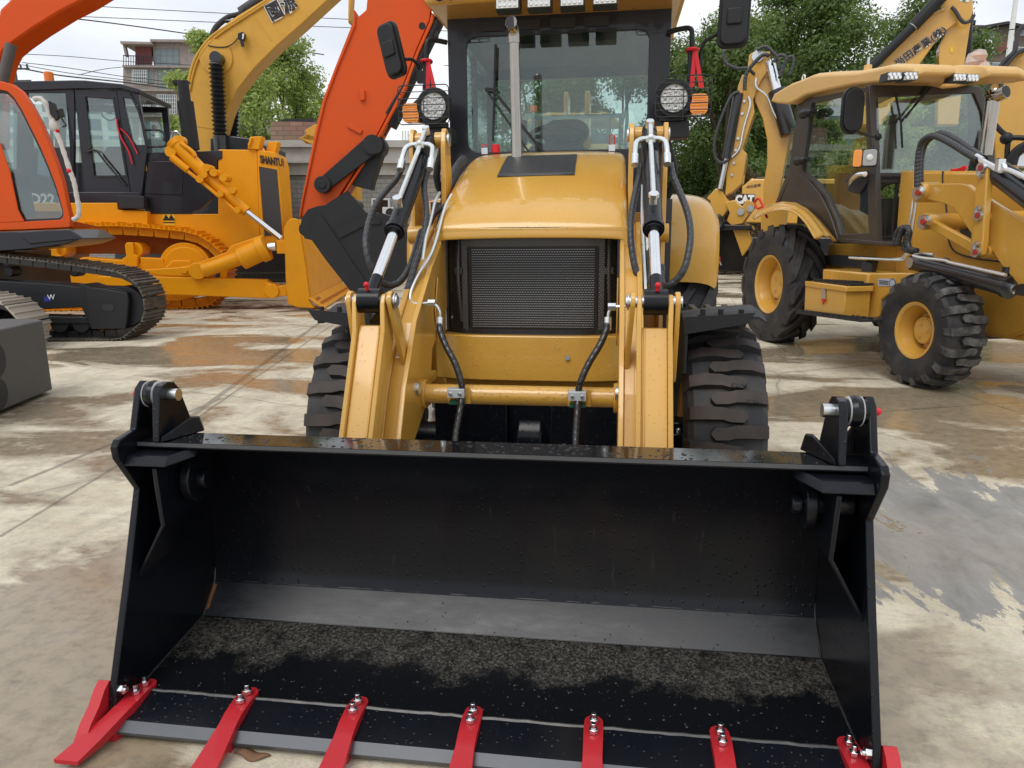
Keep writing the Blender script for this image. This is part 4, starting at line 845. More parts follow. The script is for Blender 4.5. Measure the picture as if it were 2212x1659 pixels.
# ------------------------------------------------------------------ helpers for machines traced on their own side planes
def PT(fr, fn, pts, t): return [fr.T(*fn(*p), t) for p in pts]
def pr(b, fr, fn, pts, t, dp, m=0):        # outline on the plane t, real thickness dp going away from the camera
    b.mat(m).prism(PT(fr, fn, pts, t), -fr.n*dp); return b
def rod(b, fr, fn, p, q, t, r, m=0, seg=14, t2=None):
    b.mat(m).cyl(fr.T(*fn(*p), t), fr.T(*fn(*q), t if t2 is None else t2), r, seg); return b
def disc(b, fr, fn, p, t, r, dp, m=0, seg=20):
    c = fr.T(*fn(*p), t); b.mat(m).cyl(c, c-fr.n*dp, r, seg); return b
def pipe(b, fr, fn, pts, t, r, m=0, n=3): b.mat(m).tube(PT(fr, fn, pts, t), r, 8, n); return b
def track(name, par, path, n, half, pads, mats, grouser=.03, link=.10, closed=True):
    """path: world points of the shoe line; n lateral unit (towards camera), pads from 0 to -half*2"""
    P = [Vector(p) for p in path]; cum = [0]; Q = P+[P[0]] if closed else P
    for a, c in zip(Q, Q[1:]): cum.append(cum[-1]+(c-a).length)
    L = cum[-1]; b = MB(); cen = sum(P, V(0, 0, 0))/len(P)
    def at(s):
        s %= L
        for i in range(len(Q)-1):
            if cum[i+1] >= s: w = (s-cum[i])/(cum[i+1]-cum[i]); return Q[i].lerp(Q[i+1], w), (Q[i+1]-Q[i]).normalized()
    pw = L/pads
    for k in range(pads):
        p0, _ = at(k*pw); p1, _ = at((k+.93)*pw); d = (p1-p0).normalized(); o = d.cross(n).normalized()
        if o.dot((p0+p1)/2-cen) < 0: o = -o
        m_ = (p0+p1)/2; h = (p1-p0).length/2
        q = [m_-d*h, m_+d*h, m_+d*h+o*.012, m_+d*h*.86+o*.012, m_+d*h*.80+o*(.012+grouser), m_+d*h*.70+o*(.012+grouser), m_+d*h*.62+o*.014, m_+d*h*.1+o*.014, m_+d*h*.04+o*(.012+grouser*.7), m_-d*h*.06+o*(.012+grouser*.7), m_-d*h*.12+o*.014, m_-d*h*.62+o*.014, m_-d*h*.70+o*(.012+grouser*.7), m_-d*h*.80+o*(.012+grouser*.7), m_-d*h*.86+o*.012, m_-d*h+o*.012]
        b.mat(0).prism(q, -n*half*2)
        for tt in (half-.13, half+.07): b.mat(1).prism([m_-d*h*1.05-n*tt, m_+d*h*1.05-n*tt, m_+d*h*.9-o*link-n*tt, m_-d*h*.9-o*link-n*tt], -n*.05)
    return b.build(name, mats, par)
# ================================================================== orange excavator on the left
EX = Frame(-6.11, 7.19, math.radians(8.5))
ex = thing('crawler_excavator', EX.P(-1.5, -1.4, 0), 'orange crawler excavator with its stick and black bucket lowered beside the bulldozer blade', 'excavator')
def tz(fn, L): return [fn(*p) for p in L]
top = tz(Z6, [(-900, 300), (-300, 312), (0, 350), (250, 378), (500, 410), (720, 445), (820, 500), (872, 570), (885, 680), (862, 750), (800, 805), (735, 868), (600, 880), (300, 876), (0, 890), (-400, 900), (-900, 910), (-1050, 800), (-1100, 600), (-1050, 380)])
path = [EX.T(x, y, 0) for x, y in top]
for p in path: p.z = max(p.z, .03)
track('track_chain', ex, path, EX.n, .32, 58, ['track_steel', 'black_plain'], grouser=.032)
b = MB()
pr(b, EX, Z6, [(-700, 470), (0, 497), (380, 520), (480, 535), (500, 515), (560, 535), (700, 540), (780, 560), (790, 600), (780, 790), (560, 795), (500, 660), (130, 678), (-700, 700)], -.10, .40)
pr(b, EX, Z6, [(530, 535), (640, 545), (780, 570), (790, 620), (780, 740), (770, 793), (560, 795), (545, 760), (530, 610)], -.02, .10)
pr(b, EX, Z6, [(-700, 690), (545, 720), (545, 760), (-700, 765)], -.12, .3)
disc(b, EX, Z6, (765, 655), -.12, .28, .38, 0, 36); disc(b, EX, Z6, (660, 658), -.018, .0, .01) if 0 else None
for x in (-600, -450, -300, -150, 0, 120, 360, 495): disc(b, EX, Z6, (x, 765), -.14, .12, .3)
for x in (-400, 50, 450): disc(b, EX, Z6, (x, 440), -.2, .07, .2)
b.build('track_frame', 'plastic', ex, bevel=.012)
b = MB(); b.mat(0).prism(PT(EX, Z6, [(625, 655), (635, 642), (690, 640), (702, 655), (700, 672), (685, 682), (638, 678), (626, 668)], -.018), EX.n*.004); b.build('slot', 'interior_dark', ex)
b = MB(); q = PT(EX, Z6, [(272, 595), (315, 592), (316, 622), (273, 624)], -.098); b.prism(q, EX.n*.002); b.build('frame_sticker', 'label_blue', ex)
d_ = (q[1]-q[0]).normalized(); text_mesh('sticker_mark', 'W', .10, q[3]+d_*.05+EX.n*.004+V(0, 0, .02), d_, (0, 0, 1), 'lettering_white', ex, .001)
# house deck, skirt, step
b = MB()
pr(b, EX, Z1, [(-900, 1430), (-20, 1425), (410, 1408), (500, 1465), (410, 1500), (180, 1530), (-20, 1545), (-900, 1560)], -.05, .9)
pr(b, EX, Z1, [(100, 1428), (425, 1406), (508, 1467), (180, 1500)], -.02, .05)
pr(b, EX, Z1, [(-900, 1560), (0, 1545), (0, 1600), (-900, 1600)], -.8, 1.2)
b.build('deck', 'navy_black', ex, bevel=.012)
b = MB(); c = EX.P(-3.0, -1.3, 1.0); b.cyl(c, c+V(0, 0, .25), .75, 32); b.box(c.x-1.2, c.x+.9, c.y-.6, c.y+.9, .55, 1.0); b.build('swing_ring', 'black_plain', ex)
b = MB(); o_ = EX.P(-6.2, -2.7, 1.35)
b.prism([EX.P(-6.3, -.1, 1.15), EX.P(-3.7, -.1, 1.15), EX.P(-3.7, -.1, 2.25), EX.P(-4.6, -.1, 2.45), EX.P(-6.1, -.1, 2.4), EX.P(-6.35, -.1, 2.0)], -EX.n*2.5); b.build('engine_house', 'orange_paint', ex, bevel=.04)
# cab: orange side panel with a big window, curved front pillar
cabo = [(-420, 545), (-60, 505), (0, 498), (70, 515), (130, 560), (185, 640), (240, 740), (300, 880), (350, 1010), (385, 1120), (410, 1250), (432, 1345), (430, 1398), (135, 1412), (-420, 1425)]
cabi = [(-300, 620), (-60, 560), (0, 552), (45, 562), (85, 600), (130, 670), (185, 780), (245, 900), (300, 1030), (345, 1150), (385, 1290), (388, 1330), (370, 1350), (150, 1362), (-300, 1340)]
r_ = ray(*Z1(250, 900)); DCAB = V(r_.x, r_.y, 0).normalized(); ZC_ = DCAB
b = MB(); A_ = PT(EX, Z1, cabo, -.12); B_ = PT(EX, Z1, cabi, -.12); b.ring(A_, B_, -EX.n*.09)
A2 = [p+DCAB*1.0 for p in A_]; B2 = [p+DCAB*1.0 for p in B_]; b.ring(A2, B2, -EX.n*.06)
for i in (0, 1): b.prism([A_[i]-EX.n*.09, A_[i+1]-EX.n*.09, A_[i+1]+DCAB*1.0, A_[i]+DCAB*1.0], V(0, 0, -.04))
b.prism([A_[11]-EX.n*.09, A_[12]-EX.n*.09, A_[12]+DCAB*1.0, A_[11]+DCAB*1.0], -EX.s*.05)
pr(b, EX, Z1, [(-40, 870), (0, 880), (60, 1050), (110, 1290), (150, 1362), (0, 1370), (-40, 1300)], -.115, .02)
b.build('cab', 'orange_paint', ex, bevel=.012)
b = MB()
for i in range(1, 11): b.prism([B_[i], B_[i+1], B_[i+1]+(A_[i+1]-B_[i+1])*-.22, B_[i]+(A_[i]-B_[i])*-.22], -EX.n*.05) if 0 else None
B3 = [B_[i]+(B_[i]-A_[i]).normalized()*.035 for i in range(len(B_))]; b.ring([p-EX.n*.03 for p in B_], [p-EX.n*.03 for p in B3], -EX.n*.02); b.build('window_seal', 'interior_dark', ex)
b = MB(); b.prism([p-EX.n*.035 for p in B3], -EX.n*.006); b.build('cab_window', 'side_glass', ex)
b = MB(); b.prism([p+DCAB*1.03 for p in B_], -EX.n*.006); b.build('cab_window', 'side_glass', ex)
Fg = [A_[i] for i in range(4, 12)]; b = MB()
for p, q in zip(Fg, Fg[1:]): b.prism([p-EX.n*.09, q-EX.n*.09, q+DCAB*1.0, p+DCAB*1.0], -EX.s*.008)
b.build('cab_windscreen', 'side_glass', ex)
b = MB(); pipe(b, EX, Z1, [(200, 640), (235, 800), (300, 960), (350, 1120)], -.35, .02); pr(b, EX, Z1, [(-200, 1000), (60, 1060), (110, 1330), (-200, 1340)], -.5, .4); pipe(b, EX, Z1, [(150, 1280), (120, 1180), (80, 1100)], -.45, .015)
b.build('seat', 'seat_cloth', ex, bevel=.02)
b = MB(); P = PT(EX, Z1, [(210, 610), (245, 605), (280, 640), (310, 720), (335, 770), (350, 820), (370, 870), (400, 960), (430, 1050), (455, 1120), (470, 1200), (485, 1280), (480, 1330), (450, 1350)], -.06); b.tube(P, .028, 8, 4, rib=(.07, .22))
for a_, c_ in ((4, 5),): b.ball(P[a_], .07, 1, .8, 1.3)
b.build('wrapped_handrail', 'foam_wrap', ex)
b = MB(); b.ball(P[4]+V(.03, 0, -.05), .035, .7, 1, 1.5); b.ball(P[8]+V(0, -.02, 0), .03); b.build('ribbon', 'ribbon_red', ex)
b = MB(); pr(b, EX, Z1, [(295, 615), (330, 635), (360, 720), (340, 740), (305, 700)], .02, .05); pr(b, EX, Z1, [(340, 680), (375, 665), (388, 715), (350, 725)], .0, .05); pipe(b, EX, Z1, [(360, 700), (390, 745), (405, 770), (385, 780)], .0, .012)
b.build('mirror', 'plastic', ex, bevel=.01)
# boom arching out of the picture, stick, bucket linkage
TB = -1.35
b = MB()
bo = [(-260, 900), (-150, 520), (-60, 300), (0, 55), (120, -60), (300, -150), (900, -600), (1500, -800), (2150, -700), (2300, -250), (2150, -150), (2080, -330), (1900, -480), (1200, -380), (800, -180), (500, 5), (370, 70), (200, 175), (80, 260), (20, 310), (-10, 370), (-60, 560), (-60, 900)]
pr(b, EX, Z1, bo, TB+.22, .44); b.build('boom', 'orange_paint', ex, bevel=.03)
b = MB(); rod(b, EX, Z1, (70, 270), (-100, 1000), TB+.32, .07, 0); b.build('boom_cylinder', 'grey_casting', ex)
b = MB()
stk = [(2150, -150), (2260, -40), (2250, 60), (2170, 130), (2055, 420), (1980, 620), (1930, 830), (1850, 1240), (1838, 1335), (1900, 1335), (2030, 1290), (2110, 1160), (2300, 860), (2480, 520), (2560, 300), (2640, 120), (2660, -40), (2600, -150)]
pr(b, EX, Z1, stk, TB+.17, .34)
so_ = [(2168, 60), (2172, 150), (2060, 420), (1985, 620), (1935, 830), (1850, 1240), (1838, 1335), (1848, 1340), (1862, 1245), (1950, 830), (2000, 620), (2075, 420), (2185, 150), (2182, 60)]
pr(b, EX, Z1, so_, TB+.20, .40)
pr(b, EX, Z1, [(2660, 40), (2640, 130), (2560, 310), (2480, 530), (2300, 870), (2120, 1165), (2035, 1295), (2048, 1300), (2135, 1170), (2315, 880), (2497, 540), (2577, 320), (2658, 140), (2676, 50)], TB+.20, .40)
b.build('stick', 'orange_paint', ex, bevel=.012)
b = MB()
for q, r_ in (((765, 880), 0), ((690, 1185), 1)):
    x, y = Z2(*q); c = EX.T(x, y, TB+.175); d = EX.s*.95+V(0, 0, -.5); d.normalize(); u_ = V(0, 0, 1)*.8+EX.s*.45
    b.box(c.x-.035, c.x+.035, c.y-.04, c.y+.02, c.z-.07, c.z+.07) if not r_ else b.bar(c-d*.11, c+d*.11, .05, .07)
b.build('hose_bracket', 'orange_paint', ex, bevel=.006)
b = MB()
rod(b, EX, Z2, (1500, 60), (1010, 1080), TB+.0, .125, 0, 24); rod(b, EX, Z2, (1010, 1080), (930, 1230), TB, .075, 0, 20)
rod(b, EX, Z2, (1065, 1000), (990, 1150), TB, .15, 0, 24); disc(b, EX, Z2, (865, 1340), TB+.16, .17, .32, 0, 28)
disc(b, EX, Z2, (850, 1330), TB+.32, .135, .64, 0, 28); pipe(b, EX, Z2, [(1440, 200), (1390, 330), (1240, 640), (1080, 900), (990, 1050)], TB+.16, .035)
for q in ((1380, 260), (1310, 240), (1420, 300)): disc(b, EX, Z2, q, TB+.17, .05, .2)
b.build('bucket_cylinder', 'plastic', ex)
b = MB(); pipe(b, EX, Z2, [(1340, -20), (1420, 20), (1450, 70), (1430, 110), (1410, 130)], TB+.2, .04, 0); b.build('hose_elbow', 'zinc', ex)
b = MB(); A = EX.T(*Z2(850, 1330), TB+.26); B = EX.T(*Z1(1985, 1135), TB+.26); 
for tt in (0, -.50): 
    n0 = (B-A).normalized().cross(EX.n).normalized(); b.prism([A+n0*.13+EX.n*tt, B+n0*.10+EX.n*tt, B+(B-A).normalized()*.10+EX.n*tt, B-n0*.10+EX.n*tt, A-n0*.13+EX.n*tt, A-(B-A).normalized()*.1+EX.n*tt], -EX.n*.06)
b.cyl(B+EX.n*.06, B-EX.n*.62, .12, 26); b.cyl(B+EX.n*.075, B+EX.n*.06, .06, 20)
pr(b, EX, Z2, [(790, 1420), (900, 1390), (950, 1400), (860, 1660), (840, 1750), (640, 1700), (700, 1560)], TB+.14, .28)
b.build('bucket_link', 'plastic', ex, bevel=.012)
b = MB()
bu = [(0, 185), (10, 120), (50, 60), (110, 40), (180, 30), (240, -5), (290, -40), (340, -20), (390, 40), (420, 80), (470, 90), (520, 80), (600, 120), (700, 240), (690, 420), (600, 560), (500, 615), (400, 640), (330, 590), (170, 390), (90, 260), (30, 245)]
for tt in (TB+.52, TB-.50): pr(b, EX, Z7, bu, tt, .05)
b.mat(0)
Pb = PT(EX, Z7, [(470, 90), (600, 120), (700, 240), (690, 420), (600, 560), (500, 615), (400, 640)], TB+.5)
for p, q in zip(Pb, Pb[1:]): b.prism([p, q, q-EX.n*1.0, p-EX.n*1.0], V(0, 0, .03))
pr(b, EX, Z7, [(215, 180), (420, 110), (500, 120), (520, 150), (420, 160), (250, 245)], TB+.55, .04)
pr(b, EX, Z7, [(80, 130), (130, 85), (330, 390), (480, 600), (400, 640), (330, 590), (170, 390), (60, 235)], TB+.545, .03)
pr(b, EX, Z7, [(0, 185), (10, 120), (50, 60), (150, 40), (300, -60), (420, 80), (300, 150), (90, 260), (30, 245)], TB+.30, .06); pr(b, EX, Z7, [(0, 185), (10, 120), (50, 60), (150, 40), (300, -60), (420, 80), (300, 150), (90, 260), (30, 245)], TB-.24, .06)
for q in ((38, 187), (300, 30)): disc(b, EX, Z7, q, TB+.36, .105, .72, 0, 26); disc(b, EX, Z7, q, TB+.375, .05, .05, 0, 20)
b.build('digging_bucket', 'plastic', ex, bevel=.012)
# ================================================================== yellow bulldozer
DZ = Frame(-7.93, 11.31, math.radians(13.5))
dz = thing('bulldozer', DZ.P(-1.5, -1.2, 0), 'yellow bulldozer with black cab, exhaust stack and wide blade, parked behind the orange excavator', 'bulldozer')
top = tz(Z1, [(-350, 1440), (430, 1392), (700, 1388), (900, 1400), (1120, 1422), (1230, 1450), (1330, 1520), (1390, 1600), (1400, 1700), (1370, 1790), (1300, 1870), (1180, 1905), (900, 1912), (-100, 1930), (-420, 1800), (-460, 1600)])
path = [DZ.T(x, y, 0) for x, y in top]
for p in path: p.z = max(p.z, .03)
track('track_chain', dz, path, DZ.n, .28, 44, ['dozer_yellow', 'dozer_yellow'], grouser=.07, link=.16)
b = MB()
disc(b, DZ, Z1, (1140, 1650), -.12, .50, .3, 0, 36); disc(b, DZ, Z1, (1140, 1650), -.08, .42, .05, 0, 36)
pr(b, DZ, Z1, [(-300, 1640), (430, 1610), (510, 1580), (760, 1600), (860, 1620), (860, 1580), (1000, 1590), (1010, 1650), (1060, 1600), (1170, 1600), (1190, 1660), (1270, 1700), (1300, 1800), (1100, 1850), (-300, 1880)], -.06, .36)
for x in (100, 330, 800):
    pr(b, DZ, Z1, [(x-50, 1640), (x-50, 1590), (x-25, 1575), (x-35, 1510), (x-25, 1490), (x+15, 1490), (x+20, 1560), (x+45, 1575), (x+45, 1640)], .0, .22); disc(b, DZ, Z1, (x+30, 1535), -.1, .14, .4, 0, 22)
for x in (-200, 0, 200, 400, 600, 800, 1000): disc(b, DZ, Z1, (x, 1835), -.1, .15, .32, 0, 20)
b.build('track_frame', 'dozer_yellow', dz, bevel=.015)
b = MB()
pr(b, DZ, Z1, [(-300, 1250), (720, 1248), (725, 1275), (885, 1290), (905, 1440), (1200, 1440), (1250, 1530), (1000, 1560), (380, 1560), (370, 1600), (-300, 1600)], -.72, 1.2)
b.build('hull', 'dull_orange', dz, bevel=.01)
b = MB()
pr(b, DZ, Z1, [(-300, 1248), (720, 1246), (722, 1290), (880, 1295), (905, 1300), (908, 1410), (430, 1400), (430, 1300), (-300, 1300)], -.42, .3)
pr(b, DZ, Z1, [(890, 1315), (1340, 1315), (1340, 925), (1345, 918), (1540, 920), (1545, 870), (1580, 930), (1600, 1530), (1320, 1530), (1190, 1440), (905, 1440)], -.60, 1.0)
pr(b, DZ, Z1, [(1580, 920), (1690, 935), (1710, 1000), (1742, 1440), (1740, 1500), (1600, 1530), (1590, 1300)], -.58, 1.06)
pr(b, DZ, Z1, [(1520, 915), (1535, 840), (1610, 835), (1590, 920)], -.55, .3); pr(b, DZ, Z1, [(1630, 940), (1645, 870), (1710, 868), (1690, 945)], -.75, .3)
pr(b, DZ, Z1, [(1520, 890), (1540, 840), (1550, 842), (1532, 905)], -.5, .4)
b.build('engine_hood', 'dozer_yellow', dz, bevel=.02)
b = MB(); pr(b, DZ, Z1, [(1590, 1022), (1700, 1042), (1735, 1440), (1625, 1450)], -.565, .02)
b.build('side_grille', 'vent_mesh', dz)
b = MB(); pr(b, DZ, Z1, [(848, 940), (1365, 925), (1365, 975), (1335, 985), (1335, 1060), (1320, 1170), (1290, 1230), (1230, 1285), (1180, 1300), (1175, 1312), (895, 1312), (870, 1200)], -.585, .1)
pr(b, DZ, Z1, [(885, 990), (1125, 990), (1120, 1195), (1110, 1198), (890, 1190)], -.57, .03)
b.build('engine_panel', 'navy_black', dz, bevel=.008)
b = MB(); pr(b, DZ, Z1, [(720, 1200), (885, 1205), (885, 1280), (735, 1282)], -.36, .2); b.build('step_plate', 'interior_dark', dz, bevel=.01)
q = PT(DZ, Z1, [(1600, 1005), (1690, 1020)], -.56); d_ = (q[1]-q[0]).normalized(); text_mesh('maker_lettering', 'SHANTUI', .20, q[0]+V(0, 0, .02), d_, (0, 0, 1), 'lettering_black', dz, .004, .008, sx=.55)
b = MB(); q = PT(DZ, Z1, [(1000, 1318), (1073, 1318), (1078, 1388), (1005, 1388)], -.597); b.prism(q, DZ.n*.004); WL = b.build('warning_label', 'label_yellow', dz)
b = MB()
for u in (.28, .72):
    c = q[0].lerp(q[1], u).lerp(q[3].lerp(q[2], u), .3)+DZ.n*.006; b.prism([c+V(0, 0, .07), c+DZ.s*.07-V(0, 0, .05), c-DZ.s*.07-V(0, 0, .05)], DZ.n*.002)
    c = q[0].lerp(q[1], u).lerp(q[3].lerp(q[2], u), .75)+DZ.n*.006; b.prism([c-DZ.s*.06, c+DZ.s*.06, c+DZ.s*.06+V(0, 0, .02), c-DZ.s*.06+V(0, 0, .02)], DZ.n*.002)
b.build('warning_sign', 'lettering_black', WL)
b = MB(); pr(b, DZ, Z1, [(880, 1010), (900, 1010), (903, 1050), (885, 1052)], -.565, .004); b.build('small_label', 'label_yellow', dz)
# cab: pillars with window openings, door
TCAB = -.50
b = MB()
pr(b, DZ, Z1, [(60, 500), (460, 492), (520, 493), (745, 515), (855, 548), (850, 575), (745, 545), (455, 545), (60, 560)], TCAB+.05, 1.7)
b.ring(PT(DZ, Z1, [(80, 545), (455, 545), (455, 1190), (80, 1190)], TCAB), PT(DZ, Z1, [(165, 570), (400, 570), (450, 900), (200, 910)], TCAB), -DZ.n*.08)
do = [(455, 548), (715, 558), (800, 1188), (520, 1188)]; di = [(520, 590), (690, 605), (772, 1078), (575, 1080)]
b.ring(PT(DZ, Z1, do, TCAB+.01), PT(DZ, Z1, di, TCAB+.01), -DZ.n*.08)
b.ring(PT(DZ, Z1, [(715, 550), (850, 575), (905, 900), (870, 1200), (805, 1200)], TCAB), PT(DZ, Z1, [(755, 600), (838, 610), (890, 890), (840, 890), (815, 870)], TCAB), -DZ.n*.08)
pr(b, DZ, Z1, [(60, 1180), (860, 1180), (875, 1250), (60, 1250)], TCAB+.03, .5)
for p in ((80, 545), (850, 575)): 
    a_ = DZ.T(*Z1(*p), TCAB-1.5); 
b.ring([p-DZ.n*1.5 for p in PT(DZ, Z1, [(80, 545), (850, 575), (905, 1190), (80, 1190)], TCAB)], [p-DZ.n*1.5 for p in PT(DZ, Z1, [(150, 600), (810, 610), (850, 950), (150, 950)], TCAB)], -DZ.n*.08)
DC = b.build('cab', 'navy_black', dz, bevel=.012)
b = MB(); b.ring(PT(DZ, Z1, [(510, 582), (700, 597), (782, 1086), (565, 1090)], TCAB+.022), PT(DZ, Z1, [(522, 592), (690, 606), (771, 1077), (577, 1079)], TCAB+.022), -DZ.n*.02); b.build('door_seal', 'interior_dark', DC)
for i_, g_ in enumerate(([(165, 570), (400, 570), (450, 900), (200, 910)], di, [(755, 600), (838, 610), (890, 890), (840, 890), (815, 870)])):
    b = MB(); b.prism(PT(DZ, Z1, g_, TCAB-.03), -DZ.n*.006); b.build('window', 'side_glass', dz)
b = MB(); b.prism([p-DZ.n*1.52 for p in PT(DZ, Z1, [(150, 600), (810, 610), (850, 950), (150, 950)], TCAB)], -DZ.n*.006); b.build('window', 'side_glass', dz)
b = MB(); pipe(b, DZ, Z1, [(545, 930), (590, 925), (640, 985), (770, 1140)], TCAB+.06, .02); pr(b, DZ, Z1, [(510, 908), (545, 912), (545, 940), (512, 935)], TCAB+.05, .05); b.build('door_bar', 'interior_dark', DC)
b = MB(); pipe(b, DZ, Z1, [(790, 570), (850, 680), (900, 870)], TCAB+.03, .02); pipe(b, DZ, Z1, [(890, 800), (980, 800), (1010, 830), (1005, 865)], -.6, .02); pipe(b, DZ, Z1, [(880, 935), (900, 905), (1000, 900), (1030, 880)], -.55, .022)
b.build('grab_rail', 'interior_dark', dz)
b = MB(); pr(b, DZ, Z1, [(655, 900), (770, 900), (770, 1070), (660, 1072), (620, 960)], TCAB-.6, .5, 0); pr(b, DZ, Z1, [(300, 620), (310, 1180), (330, 1180), (320, 620)], TCAB-.9, .05); b.build('seat', 'dull_maroon', dz, bevel=.03)
b = MB(); c = DZ.T(*Z1(672, 680), TCAB-.4); b.tube([c+DZ.s*.16*math.cos(a)+V(0, 0, .18*math.sin(a)) for a in [2*PI*k/16 for k in range(16)]], .015, 6, 1, closed=True); b.ball(c, .06); b.build('fan', 'interior_dark', dz)
b = MB(); pipe(b, DZ, Z1, [(718, 730), (722, 780), (745, 850), (790, 930), (812, 1008)], TCAB+.06, .014); pipe(b, DZ, Z1, [(740, 790), (790, 840), (845, 945)], TCAB+.05, .012); b.build('ribbon', 'ribbon_red', dz)
b = MB(); c = DZ.T(*Z1(303, 492), TCAB-.6); b.cyl(c-V(0, 0, .1), c+V(0, 0, .13), .085, 20); b.ball(c+V(0, 0, .13), .085, 1, 1, .35); b.build('beacon_lamp', 'orange_lamp', dz)
q = PT(DZ, Z1, [(150, 1248), (265, 1252)], TCAB+.035); text_mesh('model_lettering', 'SD22', .27, q[0], (q[1]-q[0]), (0, 0, 1), 'lettering_white', dz, .004, .008, sx=.95)
b = MB(); rod(b, DZ, Z1, (1178, 920), (1138, 625), -.95, .155, 0, 22); rod(b, DZ, Z1, (1138, 625), (1122, 500), -.95, .11, 0, 22); pr(b, DZ, Z1, [(1060, 492), (1150, 492), (1150, 505), (1060, 515)], -.93, .2); b.build('exhaust_stack', 'plastic', dz)
b = MB(); pipe(b, DZ, Z1, [(1050, 860), (1060, 820), (1090, 810), (1120, 850)], -.9, .022); b.build('lifting_eye', 'zinc', dz)
# lift cylinder, blade, push arm, tilt brace
TL = .05
b = MB()
rod(b, DZ, Z1, (1075, 880), (1270, 1080), TL, .125, 0, 24); rod(b, DZ, Z1, (1270, 1080), (1515, 1300), TL, .105, 0, 24); rod(b, DZ, Z1, (1060, 865), (1085, 890), TL, .14, 0, 24); disc(b, DZ, Z1, (1045, 930), TL+.10, .10, .2, 0, 18); disc(b, DZ, Z1, (1100, 862), TL+.10, .09, .2, 0, 18)
rod(b, DZ, Z1, (1055, 965), (1155, 1045), TL+.08, .07, 0, 14); pipe(b, DZ, Z1, [(1150, 1050), (1290, 1160), (1440, 1290)], TL+.1, .035, 0); pipe(b, DZ, Z1, [(1110, 880), (1180, 930), (1200, 960)], TL+.1, .04)
for q in ((1225, 1100), (1265, 1030), (1310, 1060), (1370, 1090), (1250, 1070)): disc(b, DZ, Z1, q, TL+.18, .07, .36, 0, 14)
for q in ((1350, 1190), (1425, 1170), (1455, 1290)): disc(b, DZ, Z1, q, TL+.22, .06, .2, 0, 12)
LC = b.build('lift_cylinder', 'dozer_yellow', dz); b = MB(); rod(b, DZ, Z1, (1515, 1300), (1725, 1465), TL, .055, 0, 16); b.build('cylinder_rod', 'chrome', LC)
b = MB(); rod(b, DZ, Z1, (1735, 1300), (1815, 1380), TL-1.8, .055, 0, 16); b.build('cylinder_rod', 'chrome', LC)
b = MB()
pr(b, DZ, Z6, [(960, 470), (1640, 490), (1650, 605), (980, 580), (600, 560), (600, 470)], .36, .22); pr(b, DZ, Z6, [(1630, 500), (1700, 530), (1765, 520), (1765, 590), (1660, 600), (1640, 580)], .42, .3)
disc(b, DZ, Z6, (1668, 560), .46, .14, .4, 0, 20)
pr(b, DZ, Z6, [(880, 430), (1090, 415), (1180, 400), (1390, 320), (1420, 280), (1610, 215), (1620, 245), (1440, 330), (1240, 430), (1150, 470), (960, 462)], .34, .18)
disc(b, DZ, Z6, (1210, 437), .46, .16, .4, 0, 20); disc(b, DZ, Z6, (1130, 433), .38, .07, .2, 0, 12)
rod(b, DZ, Z6, (1250, 435), (1500, 350), .40, .13, 0, 22); rod(b, DZ, Z6, (1480, 365), (1640, 290), .40, .205, 0, 26); rod(b, DZ, Z6, (1595, 312), (1640, 292), .40, .24, 0, 26)
b.build('push_arm', 'dozer_yellow', dz, bevel=.015)
b = MB(); rod(b, DZ, Z6, (1650, 290), (1695, 285), .40, .08, 0, 16); b.build('brace_rod', 'chrome', dz)
# blade: end plate near, curved sheet running away across the machine
b = MB()
ep = [(1742, 180), (1765, 130), (1800, 110), (1830, 120), (1850, 250), (1880, 430), (1900, 620), (1935, 665), (1830, 660), (1770, 640), (1755, 480), (1750, 300)]
pr(b, DZ, Z6, ep, .55, .10); pr(b, DZ, Z6, [(1700, 250), (1760, 240), (1760, 330), (1700, 330)], .5, .3)
q = PT(DZ, Z6, [(1795, 115), (1850, 235), (1885, 430), (1905, 600), (1995, 705)], .55); BW = 4.55
pf = [q[0]+DZ.s*.0, q[1]+DZ.s*.02, q[2], q[3], q[4]]
pf[4].z = .02
for i in range(3): b.prism([pf[i]-DZ.n*.1, pf[i+1]-DZ.n*.1, pf[i+1]-DZ.n*BW, pf[i]-DZ.n*BW], -DZ.s*.08)
b.prism([pf[3], pf[4], pf[4]-DZ.n*BW, pf[3]-DZ.n*BW], -DZ.s*.05)
b.build('blade', 'dozer_yellow', dz, bevel=.01)
b = MB(); d_ = pf[4]-pf[3]
for k in range(26):
    for f_ in (.28, .62): c = pf[3]+d_*f_-DZ.n*(.25+k*.165)+DZ.s*.003; u_ = d_.cross(DZ.n).normalized(); b.cyl(c-u_*.02, c+u_*.008, .035, 8) if k < 26 and (f_ > .5 or k < 3) else None
b.build('bolt_row', 'dull_orange', dz)
